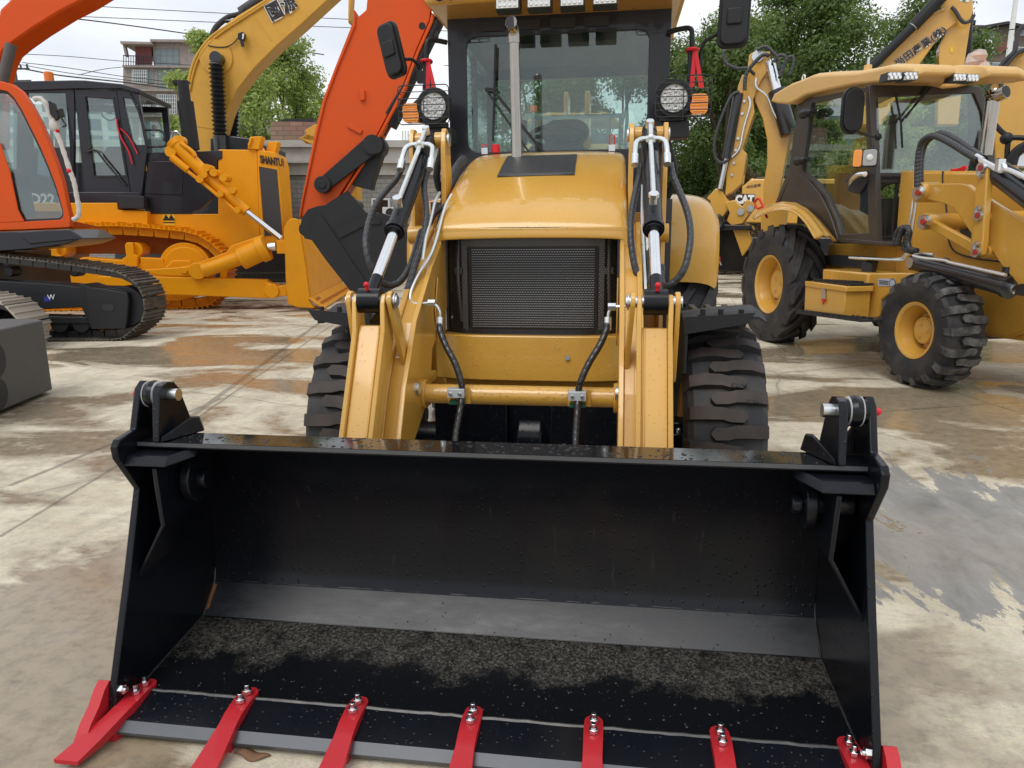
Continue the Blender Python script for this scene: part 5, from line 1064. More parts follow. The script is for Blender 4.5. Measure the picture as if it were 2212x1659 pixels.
# ================================================================== dark counterweight block and a third machine's track end
b = MB(); q0, q1 = onz(115, 851), onz(0, 900); d_ = (q1-q0).normalized(); nn = V(d_.y, -d_.x, 0); nn = nn if nn.x > 0 else -nn
ht = onx(92, 712, q0.x).z if 0 else .66
fr_ = Frame(q0.x, q0.y, math.atan2(-d_.y, -d_.x)); CWt = thing('counterweight', V(q0.x, q0.y, 0)+d_*.6, 'dark grey cast counterweight block with round recesses at the left edge', 'counterweight')
o2 = [q0+nn*-.0, q0+d_*2.0, q0+d_*2.0-nn*.9, q0-nn*.9+d_*.2, q0-nn*.62-d_*.10, q0-nn*.35-d_*.17, q0-nn*.12-d_*.13]
lo = [V(p.x, p.y, .04) for p in o2]
b.prism(lo, (0, 0, .64)); o = b.build('block', 'grey_casting', CWt, bevel=.014, seg=2)
for (x, y, r_) in ((-12, 778, .14), (-4, 851, .12)):
    b = MB(); r0 = ray(x, y); c = CAM+r0*((q0-CAM).dot(nn)/r0.dot(nn)); b.rev(c+nn*.004, c-nn*.012, [(0, r_+.008), (.2, r_), (1, r_*.86), (1, .001)], 26); b.build('recess', 'interior_dark', CWt)
TT = thing('crawler_undercarriage', onz(-60, 800), 'end of a pale steel crawler track just above the grey counterweight block', 'crawler track')
f3 = Frame(*onz(30, 760).xy, math.radians(8)); 
path = [f3.T(x, y, 0) for x, y in [(-700, 640), (-60, 640), (0, 655), (28, 675), (45, 700), (50, 725), (40, 750), (10, 768), (-60, 775), (-700, 780)]]
track('track_chain', TT, path, f3.n, .28, 34, ['pale_steel', 'black_plain'], grouser=.03)
b = MB(); b.prism([f3.T(x, y, -.1) for x, y in [(-700, 670), (-20, 670), (20, 710), (0, 750), (-700, 755)]], -f3.n*.35); b.build('track_frame', 'black_plain', TT)
# ================================================================== second backhoe loader, on the right
_a, _b = CAM+ray(1652.5, 613.7)*9.12, CAM+ray(1964.5, 714)*6.45
RB = Frame(_a.x, _a.y, math.atan2(_b.y-_a.y, _b.x-_a.x))
# RB.n must point to the camera's left
rb = thing('backhoe_loader', RB.P(1.4, -1.0, 0), 'yellow backhoe loader seen from its side, with dark cab frame and tool box', 'backhoe loader')
c = RB.T(1652.5, 613.7, 0); Rr = c.z; cr = V(c.x, c.y, 0)+V(0, 0, .74)
rwR = .76
pc = RB.T(*Z5(545, 800), -.02); pf_ = RB.T(*Z5(1475, 1097), -.02)
Rw = pc.z; Rf = pf_.z
wheel(rb, pc-RB.n*.22, RB.n, Rw+.015, .44, Rw*.50, 'yellow_paint', lugs=15, lug_h=.05, style='tractor', mats=('rubber', 'rubber'), phase=.1)
wheel(rb, pf_-RB.n*.19, RB.n, Rf+.012, .38, Rf*.50, 'yellow_paint', lugs=17, lug_h=.03, mats=('rubber', 'dusty_lug'), phase=.2)
for p_, R_, r2, w_ in ((pc, Rw+.015, Rw*.5, .44), (pf_, Rf+.012, Rf*.5, .38)):
    wheel(rb, p_-RB.n*(2.25-w_/2), -RB.n, R_, w_, r2, 'yellow_paint', lugs=15, lug_h=.04)
TC = -.42     # cab side plane
def lay(name, mat, pts, t, dp, fn=Z4, bev=.01, par=None):
    b = MB(); pr(b, RB, fn, pts, t, dp); return b.build(name, mat, par or rb, bevel=bev)
# fender: three ribs over the rear wheel
b = MB(); A0 = [(465, 1410), (500, 1370), (570, 1335), (660, 1310), (750, 1318), (830, 1355), (900, 1420), (960, 1490), (1012, 1555)]; A1 = [(480, 1420), (530, 1390), (600, 1362), (680, 1352), (740, 1370), (790, 1410), (840, 1470), (880, 1530)]
P0_ = PT(RB, Z4, A0, -.40); P1_ = PT(RB, Z4, [(472, 1415), (520, 1385), (585, 1360), (660, 1350), (725, 1360), (775, 1395), (815, 1440), (845, 1490), (870, 1535)], -.03)
nst = 6
def fnf(a, c_):
    i = a*8; i0 = min(int(i), 7); f_ = i-i0; A = P0_[i0].lerp(P0_[i0+1], f_); B = P1_[i0].lerp(P1_[i0+1], f_)
    return A.lerp(B, c_)+V(0, 0, .05*math.sin(PI*min(1, c_*1.02))+.012*math.cos(c_*6*PI))
b.grid(fnf, 24, 12); o = b.build('fender', 'yellow_paint', rb, ang=50, smooth=True); m_ = o.modifiers.new('t', 'SOLIDIFY'); m_.thickness = .02; m_.offset = -1
# cab side: rear quarter panel, door frame, pillars
lay('quarter_panel', 'brown_grey', [(640, 1300), (720, 1110), (770, 1120), (830, 1160), (900, 1250), (960, 1370), (1000, 1490), (1015, 1550), (960, 1480), (900, 1420), (830, 1355), (750, 1318), (660, 1310)], TC, .06)
b = MB()
fo_ = [(790, 640), (1180, 565), (1240, 560), (1270, 1555), (1020, 1545), (985, 1400), (930, 1270), (850, 1170), (770, 1120), (720, 1120)]
fi_ = [(845, 665), (1175, 590), (1190, 600), (1212, 1500), (1030, 1505), (1005, 1400), (950, 1265), (875, 1170), (800, 1110), (785, 1090)]
b.ring(PT(RB, Z4, fo_, TC), PT(RB, Z4, fi_, TC), -RB.n*.06)
pr(b, RB, Z4, [(760, 640), (820, 620), (770, 900), (720, 1120), (690, 1180), (630, 1310), (610, 1310), (700, 1080)], TC-.02, .06)
pr(b, RB, Z4, [(1015, 1530), (1370, 1560), (1360, 1585), (1020, 1560)], TC+.01, .4)
b.build('door_frame', 'brown_grey', rb, bevel=.008)
lay('door_glass', 'side_glass', fi_, TC-.03, .006, bev=0)
lay('quarter_glass', 'side_glass', [(745, 680), (775, 670), (700, 1090), (640, 1250), (625, 1310), (680, 1000)], TC-.15, .006, bev=0)
# windscreen on the front plane of the cab
nearf = RB.T(*Z4(1250, 900), TC); sF = RB.st(nearf)[0]
def PF(L, fn=Z4, s=None): return [RB.TS(*fn(*p), sF if s is None else s) for p in L]
b = MB()
wo_ = [(1215, 545), (1935, 555), (1985, 700), (2040, 1120), (2030, 1180), (1245, 1180)]; wi_ = [(1262, 625), (1890, 600), (1940, 720), (1990, 1090), (1970, 1110), (1275, 1110)]
b.ring(PF(wo_), PF(wi_), -RB.s*.06)
b.ring(PF([(1245, 1130), (1420, 1130), (1370, 1575), (1215, 1570)]), PF([(1285, 1160), (1402, 1160), (1365, 1520), (1262, 1520)]), -RB.s*.05)
b.build('windscreen_frame', 'brown_grey', rb, bevel=.008)
b = MB(); b.prism([p-RB.s*.02 for p in PF([(1255, 610), (1900, 590), (1945, 720), (2000, 1090), (1975, 1120), (1270, 1120)])], -RB.s*.006); b.build('windscreen', 'side_glass', rb)
b = MB(); b.prism([p-RB.s*.02 for p in PF([(1285, 1160), (1402, 1160), (1365, 1520), (1262, 1520)])], -RB.s*.006); b.build('lower_window', 'side_glass', rb)
# roof: lofted slab with pods for the work lamps
sB = RB.st(RB.T(*Z4(760, 640), TC))[0]; zr = RB.T(*Z4(1250, 540), TC).z
tN, tF = TC+.10, RB.st(RB.TS(*Z4(1990, 545), sF+.2))[1]
near = PT(RB, Z4, [(625, 640), (650, 590), (700, 560), (760, 525), (830, 500), (900, 470), (1000, 460), (1180, 452), (1300, 430), (1400, 408), (1560, 415), (1580, 440), (1575, 480), (1500, 520), (1300, 535), (1180, 545), (1000, 580), (850, 615), (770, 660), (740, 672), (660, 665)], tN-.1)
b = MB(); hh = [RB.st(p) for p in near]
def rowp(t, k0, drop): return [RB.P(s if s < sF else sF+(s-sF)*k0, t, z-drop*(1 if i < 13 else 0)) for i, (s, _, z) in enumerate(hh)]
W_ = tN-tF
rows = [rowp(tN, 1, .03), rowp(tN-.10, 1, 0), rowp(tN-.42, 1, .0), rowp(tN-.50, .55, .05), rowp(tN-W_*.5, .45, .05), rowp(tF+.50, .55, .05), rowp(tF+.42, 1, 0), rowp(tF+.10, 1, 0), rowp(tF, 1, .04)]
rv = [[b.bm.verts.new(p) for p in R_] for R_ in rows]
for A, B in zip(rv, rv[1:]):
    for i in range(len(A)): b.f([A[i], A[(i+1) % len(A)], B[(i+1) % len(A)], B[i]])
b.f(rv[0][::-1]); b.f(rv[-1])
RF = b.build('cab_roof', 'roof_yellow', rb, bevel=.03, seg=3)
sL = sF+.02
for L in ([(1345, 465), (1425, 465), (1415, 510), (1332, 515)], [(1450, 463), (1530, 463), (1518, 512), (1435, 515)], [(1770, 473), (1845, 476), (1825, 520), (1755, 520)], [(1855, 478), (1925, 480), (1905, 525), (1838, 522)]):
    q_ = PF(L, s=max(h_[0] for h_ in hh)+.015); cc = sum(q_, V(0, 0, 0))/4
    b = MB(); b.prism([p+(p-cc)*.10 for p in q_], -RB.s*.12); b.mat(1).prism([p+RB.s*.004 for p in q_], -RB.s*.01); b.mat(2)
    for k in range(6):
        u0 = (k+.5)/6; p = (q_[0].lerp(q_[1], u0)).lerp(q_[3].lerp(q_[2], u0), .3+.4*(k % 2)); b.cyl(p+RB.s*.012, p, .016, 8, r2=.02)
    b.build('work_light', ['interior_dark', 'lamp_dim', 'lamp_reflector'], RF)
b = MB(); c = RB.T(*Z4(1207, 450), tN-.3); b.cyl(c-V(0, 0, .06), c+V(0, 0, .05), .05, 14, r2=.04); b.mat(1).cyl(c+V(0, 0, .05), c+V(0, 0, .13), .014, 8); b.build('antenna_mount', ['roof_yellow', 'zinc'], RF)
b = MB(); c = RB.T(*Z4(795, 500), tN-.3); b.tube([c+RB.s*.035*math.cos(a)+V(0, 0, .035*math.sin(a)) for a in [2*PI*k/10 for k in range(10)]], .01, 6, 1, closed=True); b.build('lifting_eye', 'white_paint', RF)
b = MB(); c = RB.TS(*Z4(1908, 420), sF-.3); b.cyl(c-V(0, 0, .08), c+V(0, 0, .10), .09, 14, r2=.07); b.mat(1); 
for i in range(7): a = 2*PI*i/7; b.ball(c+V(.06*math.cos(a), .06*math.sin(a), -.04+.06*(i % 3)), .085, 1, 1, .9, 8)
b.build('beacon_lamp', ['orange_lamp', 'thin_plastic'], rb)
# door furniture, wipers, mirror, side lamp
b = MB()
for q in ((820, 725), (780, 1030)): c = RB.T(*Z4(*q), TC+.08); b.ball(c, .085, 1.0, 1.4, .62, 12); b.ball(c-RB.s*.10, .06, 1, 1, 1, 10); b.bar(c-RB.s*.14, c+RB.s*.08-RB.n*.05, .05, .06)
b.build('door_hinge', 'interior_dark', rb)
b = MB(); P = PT(RB, Z4, [(1110, 720), (1120, 820), (1150, 850), (1245, 880)], TC+.22); b.tube(P, .012, 8, 3); b.ball(P[-1]-RB.n*.05, .035); b.cyl(P[0], P[0]+V(0, 0, .06), .02, 8)
c = RB.T(*Z4(1113, 710), TC+.25); u_ = (RB.s*.75+RB.n*.66).normalized(); o_ = rr(-.125, .125, -.235, .235, .12, 5)
u2 = RB.TS(*Z4(1170, 710), 0); ux = V(.96, .28, 0)
b.prism([c+ux*x+V(0, 0, z) for x, z in o_], V(-.28, .96, 0)*.03); b.prism([c+ux*x*.85-V(-.28, .96, 0)*.02+V(0, 0, z*.9) for x, z in o_], V(-.28, .96, 0)*.02)
b.build('mirror', 'plastic', rb, bevel=.01)
b = MB(); c = RB.T(*Z4(1190, 1015), TC+.2); vd = V(-.35, -.94, 0); ux = V(.94, -.35, 0)
b.prism([c+ux*x+V(0, 0, z) for x, z in rr(-.115, .115, -.09, .09, .015, 2)], -vd*.08); b.mat(1).prism([c+vd*.004+ux*x+V(0, 0, z) for x, z in rr(-.02, .108, -.08, .08, .02, 3)], -vd*.02); b.mat(2).prism([c+vd*.004+ux*x+V(0, 0, z) for x, z in rr(-.112, -.03, -.085, .085, .02, 3)], -vd*.02)
b.mat(3).ball(c+vd*.01+ux*.045, .035, 1, .4, 1); b.build('side_lamp', ['interior_dark', 'lamp_dim', 'amber_lens', 'led_white'], rb, bevel=.004)
b = MB(); pipe(b, RB, Z4, [(1085, 1190), (1110, 1150), (1150, 1125), (1190, 1120)], TC+.09, .028); b.build('door_handle', 'chrome', rb)
b = MB(); pr(b, RB, Z4, [(1060, 1160), (1120, 1110), (1190, 1100), (1195, 1180), (1150, 1250), (1080, 1230)], TC+.03, .05); b.build('door_lock', 'interior_dark', rb, bevel=.01)
b = MB()
for P_, Q_ in (((1620, 555), (1430, 770)), ((1600, 550), (1450, 760)), ((1440, 765), (1420, 790)), ((1385, 600), (1420, 780)), ((1420, 780), (1430, 950))): b.bar(PF([P_], s=sF+.03)[0], PF([Q_], s=sF+.03)[0], .016, .016)
b.build('wiper', 'interior_dark', rb)
# interior
b = MB(); b.prism([RB.P(sB+.3, TC-.1, 1.0), RB.P(sF-.1, TC-.1, 1.0), RB.P(sF-.1, TC-1.1, 1.0), RB.P(sB+.3, TC-1.1, 1.0)], V(0, 0, .12)); b.build('cab_floor', 'interior_dark', rb)
b = MB(); cx_ = RB.P((sB+sF)/2-.1, TC-.6, 0)
def lb(s0, s1, t0_, t1_, z0, z1): b.prism([RB.P(s0, t0_, z0), RB.P(s1, t0_, z0), RB.P(s1, t1_, z0), RB.P(s0, t1_, z0)], V(0, 0, z1-z0))
ms = (sB+sF)/2; lb(ms-.35, ms+.2, TC-.35, TC-.85, 1.15, 1.6); lb(ms-.45, ms-.3, TC-.35, TC-.85, 1.5, 2.1); lb(sF-.35, sF-.1, TC-.3, TC-.9, 1.1, 1.75); lb(sB, sB+.15, TC-.1, TC-1.15, 1.5, 2.0)
b.tube([RB.P(sF-.45+.12*math.cos(a), TC-.6+.2*math.sin(a), 1.85+.1*math.cos(a)) for a in [2*PI*k/16 for k in range(16)]], .018, 6, 1, closed=True)
b.build('seat', 'seat_cloth', rb, bevel=.03)
b = MB()
for tt in (TC-1.2,): b.ring([p-RB.n*1.2 for p in PT(RB, Z4, fo_, TC)], [p-RB.n*1.2 for p in PT(RB, Z4, fi_, TC)], -RB.n*.05)
b.build('far_door_frame', 'brown_grey', rb)
# engine side, arm, links
TE = -.62
lay('engine_cover', 'yellow_paint', [(1415, 1100), (1510, 1095), (1690, 1100), (2600, 1105), (2600, 2000), (2100, 2180), (1360, 2020), (1385, 1560)], TE, .9, bev=.03)
b = MB(); pr(b, RB, Z4, [(1420, 1098), (1508, 1098), (1480, 1570), (1385, 1570)], TE+.02, .05); b.build('corner_panel', 'yellow_paint', rb, bevel=.01)
b = MB(); pr(b, RB, Z4, [(1795, 1400), (1870, 1450), (1868, 1540), (1820, 1530), (1800, 1490)], TE+.004, .004); b.build('cover_opening', 'vent_mesh', rb)
b = MB(); pipe(b, RB, Z4, [(1690, 1100), (1690, 1180), (1712, 1330), (1722, 1480), (1735, 1570), (1780, 1625), (1900, 1660), (2140, 1690)], TE+.002, .008, 0, 4); b.build('panel_gap', 'interior_dark', rb)
TA = -.22
b = MB()
arm = [(1505, 1240), (1515, 1205), (1550, 1182), (1800, 1178), (1850, 1190), (1895, 1225), (2060, 1330), (2212, 1420), (2900, 1800), (2900, 2300), (2212, 1880), (2060, 1700), (1970, 1560), (1870, 1500), (1760, 1340), (1700, 1310), (1540, 1275)]
pr(b, RB, Z4, arm, TA, .05); 
for q, r_ in (((1530, 1238), .09), ((1565, 1425), .075)): disc(b, RB, Z4, q, TA+.05 if q[0] == 1530 else TA+.02, r_, .2 if q[0] == 1530 else .5)
pr(b, RB, Z4, [(1540, 1455), (1560, 1400), (1600, 1405), (1870, 1550), (1870, 1625), (1600, 1470)], TA-.02, .05)
b.build('loader_arm', 'yellow_paint', rb, bevel=.01)
lay('arm_link', 'yellow_paint', [(1905, 1060), (1925, 1035), (1960, 1045), (1975, 1090), (1945, 1560), (1930, 1640), (1900, 1660), (1870, 1640), (1868, 1590), (1885, 1400)], TA+.10, .06)
b = MB(); 
for q in ((1955, 1620), (1960, 1400)): disc(b, RB, Z4, q, TA+.02, .055, .4)
b.build('link_boss', 'yellow_paint', rb)
for q0_, q1_ in (((1928, 1080), (1924, 1130)), ((1908, 1385), (1912, 1340)), ((1893, 1622), (1898, 1570))):
    b = MB(); disc(b, RB, Z4, q0_, TA+.125, .042, .03, 0, 18); disc(b, RB, Z4, q1_, TA+.125, .022, .03, 0, 12)
    A, B = RB.T(*Z4(*q0_), TA+.112), RB.T(*Z4(*q1_), TA+.112); b.bar(A, B, .012, .045, RB.n); b.mat(1); disc(b, RB, Z4, q0_, TA+.13, .024, .01, 1); b.mat(0); disc(b, RB, Z4, q1_, TA+.135, .010, .01, 0)
    b.build('pin_plate', ['zinc', 'dull_red'], rb)
for q in ((1522, 1240), (1555, 1427)):
    b = MB(); disc(b, RB, Z4, q, TA+.08, .065, .04, 0, 22); disc(b, RB, Z4, q, TA+.10, .045, .03, 0, 22); disc(b, RB, Z4, q, TA+.115, .026, .03, 1); b.build('pivot_pin', ['zinc', 'dull_red'], rb)
# hydraulic ram low on the side, and the tilt ram at the top right
b = MB(); A, B = RB.T(*Z5(1520, 660), TA-.0), RB.T(*Z5(2120, 820), TA+.0)
b.cyl(A, B, .075, 24); b.cyl(B-(B-A)*.03, B+(B-A)*.01, .088, 24); b.cyl(A-RB.n*.10, A+RB.n*.05, .07, 20); bx_ = A.lerp(B, .34); b.ball(bx_+V(0, 0, .07), .04); b.cyl(A.lerp(B, .95), A.lerp(B, .95)+V(0, 0, .15), .03, 12)
b.mat(1).cyl(B, B+(B-A)*.06, .04, 16); b.cyl(A+RB.n*.05, A+RB.n*.075, .05, 20); b.mat(0); pr(b, RB, Z5, [(2160, 815), (2190, 795), (2400, 830), (2400, 910), (2150, 865)], TA+.05, .15)
b.build('lift_cylinder', ['black_plain', 'zinc'], rb)
b = MB(); pipe(b, RB, Z5, [(1500, 615), (1560, 630), (1700, 645), (1740, 660), (1900, 695), (2095, 740)], TA+.09, .014); pipe(b, RB, Z5, [(1090, 628), (1200, 635), (1330, 640), (1420, 635), (1450, 610), (1500, 600), (1640, 628)], TA-.05, .014); pipe(b, RB, Z5, [(1160, 632), (1400, 645), (1440, 640), (1480, 600), (1630, 610)], TA-.02, .014)
pipe(b, RB, Z4, [(1497, 1290), (1485, 1390), (1460, 1500)], TA+.02, .012); pipe(b, RB, Z4, [(1520, 1290), (1505, 1400), (1480, 1560)], TA+.02, .012)
b.build('steel_pipe', 'zinc_bright', rb)
def hoseR(L, t, r=.028, fn=Z4, t2=None):
    b = MB(); n_ = len(L); b.wrap([RB.T(*fn(*p), t+((t2 if t2 is not None else t)-t)*i/(n_-1)) for i, p in enumerate(L)], r, 10, .035); b.build('hose', ['hose_rubber', 'interior_dark'], rb, ang=60)
hoseR([(1525, 1195), (1530, 1050), (1545, 940), (1580, 890), (1640, 875), (1740, 920), (1860, 995), (1925, 1030)], TA+.08)
hoseR([(1545, 1190), (1550, 1020), (1580, 920), (1640, 870), (1700, 862), (1800, 915), (1900, 985), (1945, 1015)], TA-.02)
hoseR([(1378, 1570), (1395, 1500), (1425, 1465), (1450, 1475), (1455, 1530), (1440, 1590), (1460, 1610), (1500, 1618)], TA+.0, .026)
hoseR([(1400, 1570), (1425, 1490), (1455, 1462), (1475, 1490), (1465, 1560), (1480, 1600), (1520, 1612)], TA+.04, .026)
b = MB(); A, B = RB.T(*Z4(2000, 1090), TA+.0), RB.T(*Z4(2330, 1340), TA+.0); b.cyl(A, B, .075, 24); b.tube([A.lerp(B, .1)+V(0, 0, .1), A.lerp(B, .5)+V(0, 0, .12), A.lerp(B, .8)+V(0, 0, .09)], .02, 8, 2); b.build('tilt_cylinder', 'black_plain', rb)
b = MB()
for L in ([(1915, 1010), (1960, 1040), (2000, 1060), (2060, 1090), (2120, 1095), (2300, 1180)], [(1930, 1030), (1980, 1060), (2060, 1100), (2090, 1090), (2080, 1060), (2050, 1055)], [(1905, 1000), (1950, 1025)]): pipe(b, RB, Z4, L, TA+.08, .018, 0, 3)
c = RB.T(*Z4(2060, 1050), TA+.08); b.cyl(c-V(0, 0, .06), c+V(0, 0, .03), .035, 6, smooth=False); b.build('pipe_manifold', 'zinc_bright', rb)
b = MB(); rod(b, RB, Z4, (1960, 1000), (2010, 650), TE-.5, .062, 0, 22); c0, c1 = RB.T(*Z4(2010, 650), TE-.5), RB.T(*Z4(2030, 615), TE-.5); b.tube([c0, c0+V(.01, 0, .08), c1, c1+V(.05, -.08, .02)], .062, 16, 3); b.mat(1).cyl(c1+V(.05, -.08, .02), c1+V(.053, -.085, .021), .055, 18)
b.build('exhaust_stack', ['stainless', 'interior_dark'], rb)
b = MB(); pipe(b, RB, Z4, [(1745, 1095), (1790, 1090), (1815, 1080), (1835, 1072), (1830, 1088), (1800, 1095)], TE-.1, .014); b.build('latch', 'ribbon_red', rb)
# frame, tank, tool box with steps
TB_ = -.12
lay('side_frame', 'yellow_paint', [(960, 1565), (2700, 1570), (2700, 2250), (2100, 2180), (1800, 2140), (1500, 2060), (900, 2000), (935, 1700)], -.66, .8)
b = MB(); pr(b, RB, Z5, [(915, 700), (1210, 728), (1185, 1020), (1130, 1010), (910, 900)], TB_-.0, .40); pr(b, RB, Z5, [(1205, 725), (1510, 725), (1440, 790), (1290, 900), (1275, 1010), (1185, 1022)], TB_-.03, .42); b.build('fuel_tank', 'yellow_paint', rb, bevel=.02, seg=3)
b = MB(); pr(b, RB, Z5, [(805, 780), (1065, 815), (1050, 1022), (797, 968)], TB_+.28, .28); TBX = b.build('tool_box', 'yellow_paint', rb, bevel=.012)
b = MB(); pr(b, RB, Z5, [(802, 778), (1068, 813), (1066, 850), (800, 812)], TB_+.295, .30); b.build('lid', 'yellow_paint', TBX, bevel=.01)
b = MB(); pr(b, RB, Z5, [(908, 825), (930, 828), (930, 900), (908, 898)], TB_+.30, .012); b.mat(1); pr(b, RB, Z5, [(908, 890), (930, 895), (918, 928)], TB_+.305, .01, 1); b.build('latch', ['zinc', 'ribbon_red'], TBX)
def step(L, t, dp, nm):
    b = MB(); q = PT(RB, Z5, L, t); b.prism([q[0], q[1], q[1]-V(0, 0, .02), q[0]-V(0, 0, .02)], -RB.n*dp); n_ = 12
    for i in range(n_): p = q[0].lerp(q[1], (i+.2)/n_); p2 = q[0].lerp(q[1], (i+.7)/n_); b.prism([p, p2, p2+V(0, 0, .022), p+V(0, 0, .022)], -RB.n*dp*.12); b.prism([p-RB.n*dp*.5, p2-RB.n*dp*.5, p2-RB.n*dp*.5+V(0, 0, .022), p-RB.n*dp*.5+V(0, 0, .022)], -RB.n*dp*.1)
    b.prism([q[0], q[1], q[1]+V(0, 0, .03), q[0]+V(0, 0, .03)], -RB.n*.01); b.build(nm, 'interior_dark', rb)
step([(745, 975), (1160, 1030)], TB_+.32, .25, 'step'); step([(860, 780), (1098, 795)], TB_+.24, .25, 'step')
b = MB(); c = RB.T(*Z5(1215, 690), TB_-.15); b.cyl(c-V(0, 0, .05), c+V(0, 0, .04), .07, 18); b.cyl(c+V(0, 0, .01), c+V(0, 0, .05), .06, 8); b.build('filler_cap', 'interior_dark', rb)
b = MB(); q = PT(RB, Z5, [(1278, 762), (1386, 764), (1384, 812), (1275, 810)], TB_-.028); b.prism(q, RB.n*.004); PL_ = b.build('data_plate', 'label_pale', rb)
b = MB(); c = q[0].lerp(q[2], .5)+RB.s*.09+RB.n*.005; b.tube([c+RB.s*.045*math.cos(a)+V(0, 0, .04*math.sin(a)) for a in [2*PI*k/12 for k in range(12)]], .003, 4, 1, closed=True)
for k in range(3): p = q[0].lerp(q[3], .25+.2*k)+RB.n*.006+RB.s*.02; b.bar(p, p+RB.s*.14, .002, .006)
b.build('plate_print', 'lettering_black', PL_)
b = MB(); pr(b, RB, Z5, [(1940, 1000), (1965, 930), (1990, 930), (2000, 1000)], -.9, .2); pr(b, RB, Z5, [(1900, 1030), (2300, 960), (2300, 1120), (2180, 1145), (1920, 1135)], -1.0, .4); b.build('front_axle_beam', 'yellow_paint', rb, bevel=.03)
b = MB(); pr(b, RB, Z5, [(2085, 1025), (2130, 1028), (2128, 1055), (2085, 1052)], -.995, .004); b.build('frame_sticker', 'label_green', rb)
b = MB(); b.box(pc.x, pc.x+.01, 0, .01, 0, .01) if 0 else b.cyl(pc-RB.n*.45, pc-RB.n*1.9, .14, 16); b.cyl(pf_-RB.n*.4, pf_-RB.n*1.9, .10, 16); b.build('axle', 'steel_dark', rb)
# its folded backhoe at the rear (left in the picture)
tb = -1.05
def bk(name, L, dt, w_, mat='yellow_paint', fn=Z4, bev=.012):
    b = MB(); pr(b, RB_, fn, L, dt, w_); return b.build(name, mat, rb, bevel=bev)
# the boom and dipper stand across the rear: plane facing the camera
rear = RB.P(-1.35, tb, 0); RB_ = Frame(rear.x, rear.y, math.radians(-14))
bk('dipper', [(445, 350), (470, 335), (580, 330), (565, 400), (575, 440), (520, 520), (470, 640), (480, 720), (400, 960), (430, 985), (400, 1180), (340, 1235), (290, 1260), (300, 1100), (330, 960), (400, 620), (430, 480)], 0, .30)
bk('dipper', [(375, 545), (400, 480), (430, 480), (400, 620), (340, 900), (330, 880)], -.02, .25)
bk('boom', [(475, 500), (540, 470), (600, 540), (640, 640), (680, 790), (740, 885), (700, 980), (660, 1150), (620, 1330), (540, 1350), (535, 1200), (560, 1050), (560, 900), (530, 760), (480, 650)], -.06, .28)
bk('bucket_linkage', [(172, 1275), (230, 1210), (270, 1230), (330, 1320), (270, 1400), (200, 1410), (195, 1290)], .0, .2)
bk('bucket_linkage', [(290, 1300), (350, 1285), (400, 1330), (430, 1280), (470, 1300), (480, 1330), (400, 1440), (330, 1450), (300, 1420), (320, 1370)], .1, .3)
bk('stabilizer', [(320, 1420), (440, 1440), (440, 1500), (470, 1560), (440, 1600), (400, 1650)], .02, .25)
bk('swing_frame', [(520, 1330), (640, 1300), (700, 1350), (640, 1700), (520, 1700)], .05, .5)
b = MB(); rod(b, RB_, Z4, (575, 390), (620, 580), -.02, .07, 0, 18); b.mat(1); rod(b, RB_, Z4, (620, 580), (700, 860), .0, .12, 1, 20); b.build('boom_cylinder', ['chrome', 'black_plain'], rb)
b = MB(); rod(b, RB_, Z4, (375, 600), (300, 1020), .02, .07, 0, 18); b.mat(1); rod(b, RB_, Z4, (300, 1020), (258, 1215), .02, .035, 1, 14); b.build('dipper_cylinder', ['black_plain', 'zinc'], rb)
b = MB(); pr(b, RB_, Z4, [(185, 1460), (200, 1415), (300, 1420), (455, 1440), (455, 1500), (490, 1660), (400, 1750), (185, 1740), (190, 1500)], -.35, .06)
q = PT(RB_, Z4, [(185, 1440), (460, 1450), (470, 1480), (185, 1480)], .1); b.prism(q, -RB_.n*.5); q = PT(RB_, Z4, [(178, 1440), (200, 1440), (200, 1745), (180, 1745)], .12); b.prism(q, -RB_.n*.5)
b.build('digging_bucket', 'black_plain', rb, bevel=.01)
b = MB(); P = PT(RB_, Z4, [(195, 1420), (250, 1390), (270, 1440), (240, 1480)], .2); b.tube(P, .035, 8, 3); b.build('hook', 'black_plain', rb)
def hoseK(L, t=.12, r=.03):
    b = MB(); b.wrap(PT(RB_, Z4, L, t), r, 8, .05); b.build('hose', ['hose_rubber', 'interior_dark'], rb, ang=60)
hoseK([(290, 320), (280, 360), (300, 410), (370, 440), (430, 440), (480, 480)], .1, .024); hoseK([(570, 360), (540, 350), (490, 390), (440, 450), (420, 500), (415, 580)], .2, .028)
hoseK([(380, 590), (330, 620), (270, 750), (225, 900), (225, 1000), (260, 1045), (310, 1030)], .1, .022); hoseK([(500, 320), (550, 300), (600, 340), (630, 380), (635, 450)], .1, .024); hoseK([(600, 400), (640, 355), (680, 370), (665, 430), (640, 500)], .1, .024); hoseK([(640, 470), (690, 380), (725, 365), (725, 420), (700, 490)], .1, .022)
b = MB(); pipe(b, RB_, Z4, [(490, 500), (490, 560), (560, 620), (600, 720), (640, 790)], .05, .014); pipe(b, RB_, Z4, [(440, 620), (450, 680), (410, 820), (380, 960), (320, 1020)], .02, .016); b.build('steel_pipe', 'zinc_bright', rb)
b = MB()
for q in ((413, 650), (400, 730), (372, 890), (358, 965), (347, 1048), (335, 1125), (390, 1362), (452, 1340)): disc(b, RB_, Z4, q, .02 if q[1] < 1200 else .13, .02 if q[1] < 1200 else .05, .04)
b.build('bolt_row', 'zinc', rb)
b = MB(); disc(b, RB_, Z4, (500, 360), .03, .08, .06); b.build('pivot_pin', 'zinc', rb)
b = MB(); pipe(b, RB, Z4, [(480, 1300), (510, 1280), (560, 1400)], TC+.1, .016); pipe(b, RB, Z4, [(480, 1300), (495, 1340), (530, 1330)], TC+.1, .014); b.build('grab_rail', 'ribbon_red', rb)
